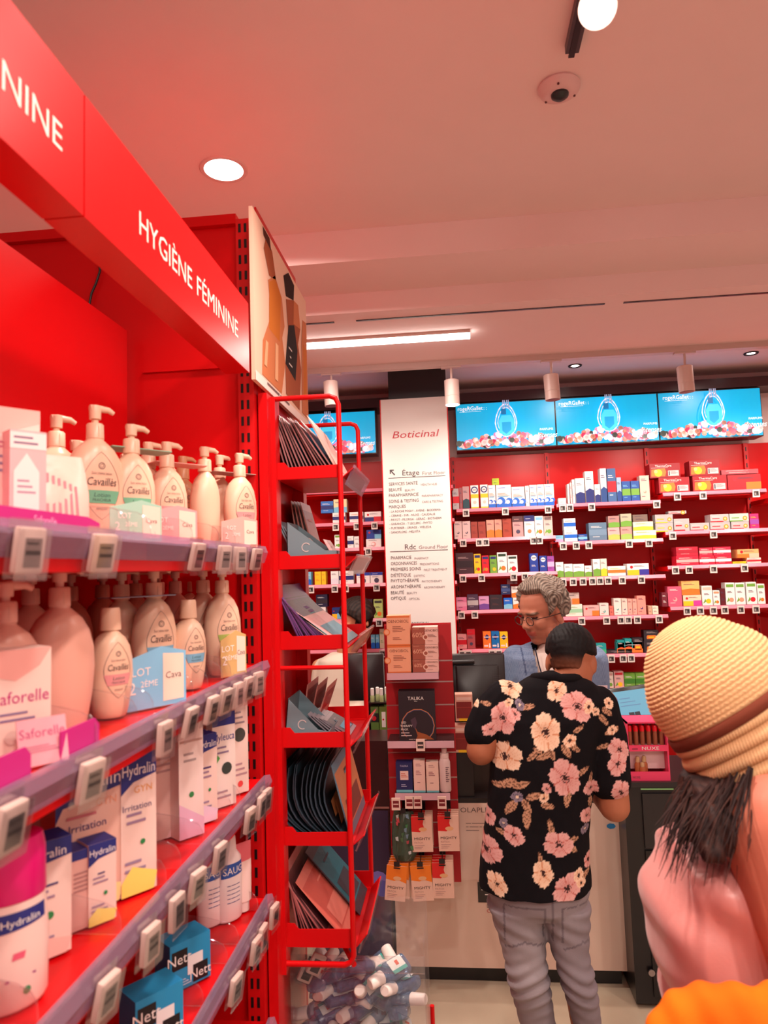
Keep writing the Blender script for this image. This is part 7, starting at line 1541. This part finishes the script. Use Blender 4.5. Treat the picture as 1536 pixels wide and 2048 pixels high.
def skin_ph(V, N):
    L = (V-hc) @ Rp/s; k = smooth01((vn(V, 20)+1)/2); c = mixc(rgb(196, 130, 104), rgb(178, 110, 86), k)
    lip = ((L[:, 0] > .072) & (np.abs(L[:, 2]+.055) < .010) & (np.abs(L[:, 1]) < .025)); c[lip] = rgb(176, 88, 76)
    brow = (L[:, 0] > .06) & (np.abs(L[:, 2]-.026-.2*np.abs(L[:, 1])*0) < .006) & (np.abs(np.abs(L[:, 1])-.03) < .020); c[brow] = rgb(120, 96, 80)
    eye = (L[:, 0] > .05) & (np.abs(L[:, 2]-.006) < .0045) & (np.abs(np.abs(L[:, 1])-.031) < .014); c[eye] = rgb(60, 38, 34)
    stub = (L[:, 2] < -.04) & (L[:, 0] > -.02) & ~lip; c[stub] = c[stub]*np.array((.90, .88, .90)); return c
organic('body', b, M_SKIN, ph, .0065, 3, skin_ph)
def mkp(D):
    front = D[:, 0] > .45; low = np.where(front, (D[:, 2]-.60)/.12, np.where(D[:, 0] > .05, (D[:, 2]+.05-.9*(D[:, 0]-.05)*-1+.0)/.2, (D[:, 2]+.62)/.18)); return smooth01(low)
def thp(D): return .20+.07*smooth01((D[:, 2]-.1)/.5)+.045*np.sin(D[:, 1]*16+5*np.sin(D[:, 2]*6+D[:, 0]*5))*np.sin(D[:, 0]*11+3)+.02*vn(D, 26)
def hcp(D, m_): k = smooth01((np.sin(D[:, 1]*60+9*np.sin(D[:, 0]*7)+8*np.sin(D[:, 2]*6))+1)/2); return mixc(rgb(74, 62, 56), rgb(146, 130, 116), k)
hair_shell('hair', hc+Rp @ np.array((-.010, 0, .034))*s, Rp, (.098, .080, .095), mkp, thp, hcp, ph, (110, 150), s)
b = MB()
def HL(x, y, z): return tuple(hc+Rp @ (np.array((x, y, z))*s))
for q in (-1, 1):
    b.tube([HL(.106+.004*cos(a), q*.031+.024*cos(a), .002+.017*sin(a)) for a in [2*pi*i/20 for i in range(20)]], .0022, 6, rgb(60, 36, 30), True)
    b.tube([HL(.100, q*.055, .008), HL(.05, q*.084, .006), HL(-.005, q*.090, .002), HL(-.02, q*.088, -.012)], .0022, 6, rgb(60, 36, 30))
b.tube([HL(.108, -.008, .006), HL(.114, 0, .009), HL(.108, .008, .006)], .002, 6, rgb(60, 36, 30)); b.obj('eyeglasses', M_DARK, ph, True, world=True)
# shirt, then blazer open at the front
b = MB(); loft(b, [ring(1050, 1170, 1300, Y1_, .10), ring(1035, 1182, 1330, Y1_, .125), ring(1025, 1190, 1400, Y1_, .135), ring(1030, 1185, 1560, Y1_, .135), ring(1035, 1180, 1600, Y1_, .13)]); chain(b, [(P(1092, 1302, Y1_-.04), .04), (P(1120, 1300, Y1_), .06)])
organic('shirt', b, M_CLOTH, ph, .008, 4, rgb(238, 222, 212))
b = MB(); loft(b, [ring(1060, 1160, 1284, Y1_, .085), ring(1036, 1186, 1294, Y1_, .12), ring(1014, 1204, 1312, Y1_, .145), ring(1012, 1206, 1400, Y1_, .16), ring(1018, 1200, 1500, Y1_, .16), ring(1015, 1203, 1620, Y1_, .16)], 36)
chain(b, [(P(1034, 1322, Y1_), .078), (P(1030, 1420, Y1_), .068), (P(1044, 1462, Y1_-.12), .058)]); chain(b, [(P(1184, 1322, Y1_), .078), (P(1194, 1420, Y1_), .068), (P(1176, 1462, Y1_-.12), .058)])
vx0 = float(P(1082, 1300, Y1_)[0]); vz0, vz1 = float(P(1082, 1284, Y1_)[2]), float(P(1082, 1440, Y1_)[2])
def cutv(A): k = np.clip((A[:, 2]-vz1)/(vz0-vz1), 0, 1); return (A[:, 1] < Y1_-.01) & (np.abs(A[:, 0]-vx0-.01) < .012+.052*k) & (A[:, 2] > vz1-.2)
def blz(V, N): k = smooth01((np.sin(V[:, 0]*900)*np.sin(V[:, 2]*700)+1)/2); c = mixc(rgb(104, 124, 156), rgb(132, 150, 178), k); d = (np.abs(np.abs(V[:, 0]-vx0-.01)-(.075+.04*np.clip((V[:, 2]-vz1)/(vz0-vz1), 0, 1))) < .003) & (V[:, 1] < Y1_); c[d] = rgb(70, 84, 116); return c
organic('blazer', b, M_CLOTH, ph, .007, 4, blz, lambda V, N: .004*vn(V*np.array((1, 1, .5)), 24, 5), cutv)
b = MB()
for px in (1080, 1135):
    q = P(px, 1600, Y1_); chain(b, [(q, .115), (np.array((q[0], Y1_, .5)), .085), (np.array((q[0], Y1_+.02, .10)), .07)])
organic('trousers', b, M_CLOTH, ph, .012, 4, rgb(50, 54, 74))
b = MB(); b.tube([P(1070, 1296, Y1_-.14), P(1078, 1330, Y1_-.165), P(1090, 1370, Y1_-.17)], .003, 6, rgb(40, 40, 60)); b.obj('lanyard', M_CLOTH, ph, True, world=True)

# ---------------------------------------------------------------- person in cream jacket behind the rack
Y2 = 4.02
pe = thing('person', (float(P(668, 1400, Y2)[0]), Y2, 0), 'dark-haired person in cream jacket seen behind the red display rack', 'person')
hc2 = P(716, 1242, Y2-.05); R2 = frame((-.7, -.55, -.45)); b = MB(); head_parts(b, hc2, R2, .95); chain(b, [(hc2+np.array((0, .02, -.05)), .05), (P(694, 1300, Y2), .06)])
loft(b, [ring(640, 720, 1325, Y2, .09), ring(632, 712, 1400, Y2, .11), ring(630, 705, 1560, Y2, .11)])
for px in (650, 690): q = P(px, 1560, Y2); chain(b, [(q, .08), (np.array((q[0], Y2, .5)), .055), (np.array((q[0], Y2, .08)), .04)]); cap_(b, (q[0], Y2, .045), .035, (q[0], Y2-.15, .035), .03)
chain(b, [(P(640, 1335, Y2), .05), (P(636, 1420, Y2-.05), .04), (P(655, 1440, Y2-.2), .033)]); hand(b, P(655, 1440, Y2-.2), (.3, -1, -.1), (1, 0, .2))
chain(b, [(P(715, 1335, Y2), .05), (P(720, 1420, Y2-.05), .04), (P(705, 1440, Y2-.2), .033)]); hand(b, P(705, 1440, Y2-.2), (-.3, -1, -.1), (-1, 0, .2))
organic('body', b, M_SKIN, pe, .0085, 3, rgb(210, 140, 104))
hair_shell('hair', hc2+R2 @ np.array((-.010, 0, .022)), R2, (.10, .085, .105), lambda D: smooth01((D[:, 2]+.35-np.where(D[:, 0] > .35, (D[:, 0]-.35)*2.2, 0))/.2), lambda D: .12+.02*vn(D, 20), lambda D, m_: mixc(rgb(24, 17, 16), rgb(50, 34, 28), smooth01((np.sin(D[:, 1]*50)+1)/2)), pe)
b = MB(); loft(b, [ring(665, 715, 1304, Y2, .08), ring(640, 722, 1318, Y2, .12), ring(628, 722, 1370, Y2, .135), ring(626, 716, 1450, Y2, .135), ring(622, 712, 1560, Y2, .14)])
chain(b, [(P(645, 1338, Y2), .062), (P(637, 1420, Y2-.05), .055), (P(652, 1438, Y2-.16), .048)]); chain(b, [(P(712, 1338, Y2), .062), (P(720, 1420, Y2-.05), .055), (P(707, 1438, Y2-.16), .048)])
organic('jacket', b, M_CLOTH, pe, .009, 4, rgb(222, 206, 188), lambda V, N: .005*vn(V*np.array((1, 1, .4)), 24, 4))
b = MB()
for px in (650, 690): q = P(px, 1540, Y2); chain(b, [(q, .1), (np.array((q[0], Y2, .5)), .075), (np.array((q[0], Y2, .1)), .06)])
organic('trousers', b, M_CLOTH, pe, .014, 3, rgb(50, 46, 52))

# ---------------------------------------------------------------- woman with straw hat, close at the right
Y3_ = 1.12
wo = thing('person', (float(P(1480, 1800, Y3_)[0]), Y3_, 0), 'person in straw hat and pink satin sleeveless top with dark hair at the right edge', 'person')
ax_ = np.array((-.50, .18, .78)); ax_ /= np.linalg.norm(ax_); hb_ = P(1469, 1421, Y3_)
hc3 = hb_-ax_*.02; R3 = frame((-.62, .55, -.56), ax_); b = MB()
ell(b, hc3+ax_*.0, (.085, .085, .095)); ell(b, hc3-ax_*.06+R3[:, 0]*.03, (.055, .055, .06)); head_parts(b, hc3-ax_*.03, R3, .92)
sh = P(1574, 1664, 1.02); chain(b, [(hc3-ax_*.05-R3[:, 0]*.03, .055), (P(1530, 1600, 1.12), .058), (P(1520, 1680, 1.13), .075)])
chain(b, [(P(1530, 1650, 1.10), .055), (sh, .088), (P(1632, 1850, .97), .072), (P(1690, 2080, .93), .048), (P(1600, 2150, .80), .040), (P(1520, 2170, .76), .030)]); hand(b, P(1520, 2170, .76), (-1, -.2, -.3), (0, 0, 1))
chain(b, [(P(1440, 1690, 1.18), .06), (P(1385, 1720, 1.22), .060), (P(1400, 1900, 1.30), .045), (P(1420, 2000, 1.38), .035)]); hand(b, P(1420, 2000, 1.38), (.2, 1, 0), (1, 0, 0))
loft(b, [ring(1420, 1600, 1660, Y3_, .085), ring(1400, 1610, 1760, Y3_, .10), ring(1370, 1620, 1900, Y3_, .11), ring(1380, 1610, 2040, Y3_, .10), ring(1350, 1640, 2200, Y3_, .12)])
for dx in (-.09, .09): c_ = wo.location[0]+dx; chain(b, [(np.array((c_, Y3_, .9)), .085), (np.array((c_, Y3_, .48)), .055), (np.array((c_, Y3_+.02, .08)), .038)]); cap_(b, (c_, Y3_, .045), .034, (c_-.02, Y3_+.16, .03), .028)
def skw(V, N): k = smooth01((vn(V, 12)+1)/2); return mixc(rgb(202, 122, 98), rgb(184, 100, 78), k)
organic('body', b, M_SKIN, wo, .0065, 8, skw)
# satin top
b = MB(); loft(b, [ring(1440, 1560, 1632, Y3_, .075), ring(1388, 1585, 1652, Y3_, .110), ring(1345, 1600, 1690, Y3_, .125), ring(1318, 1612, 1740, Y3_, .135), ring(1301, 1620, 1810, Y3_, .14), ring(1304, 1625, 1900, Y3_, .14), ring(1326, 1630, 1980, Y3_, .14), ring(1352, 1640, 2050, Y3_, .14), ring(1345, 1650, 2150, Y3_, .15), ring(1335, 1660, 2250, Y3_, .16)], 36)
def topd(V, N):
    z = V[:, 2]; x = V[:, 0]-wo.location[0]; fold = np.sin(x*55+z*22+3*np.sin(z*14)); return .0062*fold*smooth01((z-.95)/.15)+.006*np.sin(x*34-z*40+2*np.sin(z*25))+.0035*vn(V*np.array((1.4, 1.4, .5)), 26, 6)+.004*np.exp(-((x+.085)/.006)**2)
organic('satin_top', b, M_SATIN, wo, .0058, 5, rgb(216, 142, 136), topd)
b = MB()
loft(b, [(wo.location[0], Y3_, z, rx_, ry_) for z, rx_, ry_ in ((.25, .20, .17), (.6, .18, .16), (.98, .15, .14))], 28); organic('skirt', b, M_CLOTH, wo, .014, 4, rgb(60, 50, 60))
# hair
b = MB(); hp = lambda px, py, Y: P(px, py, Y)
chain(b, [(hp(1490, 1530, 1.13), .075), (hp(1455, 1600, 1.08), .058), (hp(1432, 1655, 1.02), .038), (hp(1425, 1705, .985), .016)]); chain(b, [(hp(1530, 1545, 1.16), .055), (hp(1500, 1620, 1.12), .040)]); chain(b, [(hp(1430, 1560, 1.14), .050), (hp(1398, 1610, 1.10), .036), (hp(1380, 1660, 1.05), .016)])
rr = random.Random(2); HD = (rgb(46, 26, 24), rgb(34, 19, 19), rgb(64, 38, 32))
def hdisp(V, N): return .0018*np.sin(V[:, 0]*300+V[:, 2]*60+3*np.sin(V[:, 2]*20))
hm = organic('hair', b, M_HAIR, wo, .005, 4, lambda V, N: mixc(HD[1], HD[2], smooth01((np.sin(V[:, 0]*420+V[:, 2]*90+V[:, 1]*200)+1)/2)), hdisp)
b = MB()
for i in range(170):
    f = rr.random(); x0 = 1372+f*132; y0 = 1570+rr.uniform(-15, 15)-f*25; x1 = x0-rr.uniform(-6, 70)-8; y1 = 1650+rr.uniform(0, 150)*(.4+.6*rr.random()); Yh = 1.045-.05*rr.random()*f+.05*(1-f); k = rr.uniform(-14, 14)
    pts = [hp(x0, y0, Yh), hp(x0+(x1-x0)*.35+k, y0+(y1-y0)*.33, Yh-.03), hp(x0+(x1-x0)*.7+k, y0+(y1-y0)*.68, Yh-.055), hp(x1, y1, Yh-.07)]
    # smooth the strand
    q = [tuple((1-t)**3*pts[0]+3*t*(1-t)**2*pts[1]+3*t*t*(1-t)*pts[2]+t**3*pts[3]) for t in [j/9 for j in range(10)]]
    r0 = rr.uniform(.0012, .0032); b.tube(q, [r0*(1-.9*j/9) for j in range(10)], 5, rr.choice(HD))
for i in range(60):
    x0 = 1385+rr.uniform(-20, 90); y0 = 1560+rr.uniform(-8, 20); x1 = 1315+rr.uniform(-8, 90); y1 = 1610+rr.uniform(0, 120); Yh = 1.08+rr.uniform(-.03, .03)
    p0_, p3 = hp(x0, y0, Yh), hp(x1, y1, Yh); m1 = (p0_+p3)/2+np.array((rr.uniform(-.02, .02), 0, rr.uniform(0, .02)))
    q = [tuple((1-t)**2*p0_+2*t*(1-t)*m1+t*t*p3) for t in [j/8 for j in range(9)]]; r0 = rr.uniform(.0008, .002); b.tube(q, [r0*(1-.9*j/8) for j in range(9)], 4, rr.choice(HD))
so = b.obj('loose_strands', M_HAIR, hm, True); so.location = -Vector(wo.location); 
so['kind'] = 'stuff'
# crocheted hat (worn, but a thing of its own that rests on the head)
def hat():
    t = thing('straw_hat', hb_, 'cream crocheted straw hat with dark ribbon and ribbed brim at the right edge', 'hat')
    A = ax_; B = np.cross(A, np.array((0, 1, 0))); B /= np.linalg.norm(B); D = np.cross(A, B)
    H = .150; R0 = .101; NL, NS = 330, 560; rows = []
    s = np.linspace(0, 1, NL); a = 2*pi*np.arange(NS)/NS
    # meridian: from apex to band
    th = s*pi/2*.98; r = R0*np.sin(th)**.88*(1+.07*np.sin(pi*np.clip((s-.55)/.45, 0, 1))); h = H*np.cos(th)**.92
    arc = np.concatenate([[0], np.cumsum(np.hypot(np.diff(r), np.diff(h)))]); nrow = 30; ph_ = arc/arc[-1]*nrow
    V = []; Cc = []
    for i in range(NL):
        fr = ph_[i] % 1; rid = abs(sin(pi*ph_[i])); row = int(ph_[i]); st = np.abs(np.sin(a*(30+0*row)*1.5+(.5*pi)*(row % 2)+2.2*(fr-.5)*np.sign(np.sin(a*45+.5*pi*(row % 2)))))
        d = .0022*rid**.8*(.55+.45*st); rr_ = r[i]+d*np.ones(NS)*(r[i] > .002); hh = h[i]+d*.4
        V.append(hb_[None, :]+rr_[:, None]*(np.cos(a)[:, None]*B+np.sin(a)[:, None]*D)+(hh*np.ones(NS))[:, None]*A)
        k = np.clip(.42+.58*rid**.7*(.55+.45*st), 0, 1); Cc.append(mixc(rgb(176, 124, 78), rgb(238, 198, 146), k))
    V = np.concatenate(V); Cc = np.concatenate(Cc)
    def grid(V, Cc, nl, name, mt=M_STRAW, par=t):
        f = np.array([(i*NS+k, (i+1)*NS+k, (i+1)*NS+(k+1) % NS, i*NS+(k+1) % NS) for i in range(nl-1) for k in range(NS)])
        me = bpy.data.meshes.new(name); me.from_pydata((V-hb_).tolist(), [], f.tolist()); cc = np.ones((len(V), 4), dtype=np.float32); cc[:, :3] = Cc
        ca = me.color_attributes.new('Col', 'FLOAT_COLOR', 'POINT'); ca.data.foreach_set('color', cc.ravel()); me.polygons.foreach_set('use_smooth', [True]*len(me.polygons)); me.materials.append(mt)
        o = bpy.data.objects.new(name, me); C.objects.link(o); o.parent = par; return o
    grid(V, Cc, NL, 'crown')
    # ribbed turned-down brim, four fat cords
    NB = 130; V = []; Cc = []; hs = np.linspace(.004, -.088, NB)
    for i in range(NB):
        k = i/(NB-1); ph2 = k*4.6; rid = abs(sin(pi*ph2))**.7; st = .5+.5*np.sin(a*150+ph2*9)
        rr_ = R0*(.985+.13*k)+.006*rid+.0007*st-.012*(i == NB-1)+.010*k*np.sin(a*3+1)*.6
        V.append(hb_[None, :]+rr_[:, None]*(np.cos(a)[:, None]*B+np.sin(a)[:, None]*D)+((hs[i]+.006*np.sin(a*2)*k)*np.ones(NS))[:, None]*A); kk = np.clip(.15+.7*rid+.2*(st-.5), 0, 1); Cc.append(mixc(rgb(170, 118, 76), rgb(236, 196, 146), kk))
    for i in range(NB-1, -1, -6):   # inner face
        k = i/(NB-1); rr_ = (R0*(.93+.13*k))*np.ones(NS); V.append(hb_[None, :]+rr_[:, None]*(np.cos(a)[:, None]*B+np.sin(a)[:, None]*D)+(hs[i]*np.ones(NS))[:, None]*A); Cc.append(np.tile(np.array(rgb(190, 140, 96)), (NS, 1)))
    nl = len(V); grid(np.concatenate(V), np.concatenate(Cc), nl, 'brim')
    V = []; Cc = []
    for hh, dr in ((-.004, .002), (-.003, .0075), (.012, .0075), (.013, .002)): V.append(hb_[None, :]+((R0+dr)*np.ones(NS))[:, None]*(np.cos(a)[:, None]*B+np.sin(a)[:, None]*D)+(hh*np.ones(NS))[:, None]*A); Cc.append(np.tile(np.array(rgb(116, 58, 42)), (NS, 1)))
    grid(np.concatenate(V), np.concatenate(Cc), 4, 'ribbon', M_CLOTH)
hat()
# orange bag at the bottom edge
b = MB(); c_ = P(1470, 2100, .90)
ell(b, c_, (.105, .048, .075)); ell(b, c_+np.array((.07, .0, .012)), (.07, .045, .066)); ell(b, c_+np.array((-.055, 0, -.05)), (.06, .04, .06)); ell(b, c_+np.array((0, 0, -.09)), (.11, .045, .09))
bgt = thing('cloth_bag', tuple(c_-np.array((0, 0, .17))), 'soft bright orange cloth bag bulging at the bottom right corner', 'bag')
organic('pouch', b, M_CLOTH, bgt, .005, 8, lambda V, N: mixc(rgb(236, 116, 20), rgb(216, 92, 14), smooth01((vn(V, 30)+1)/2)), lambda V, N: .003*vn(V*np.array((1, 1, 2.2)), 45, 2)+.002*np.sin(V[:, 0]*160+V[:, 2]*60))
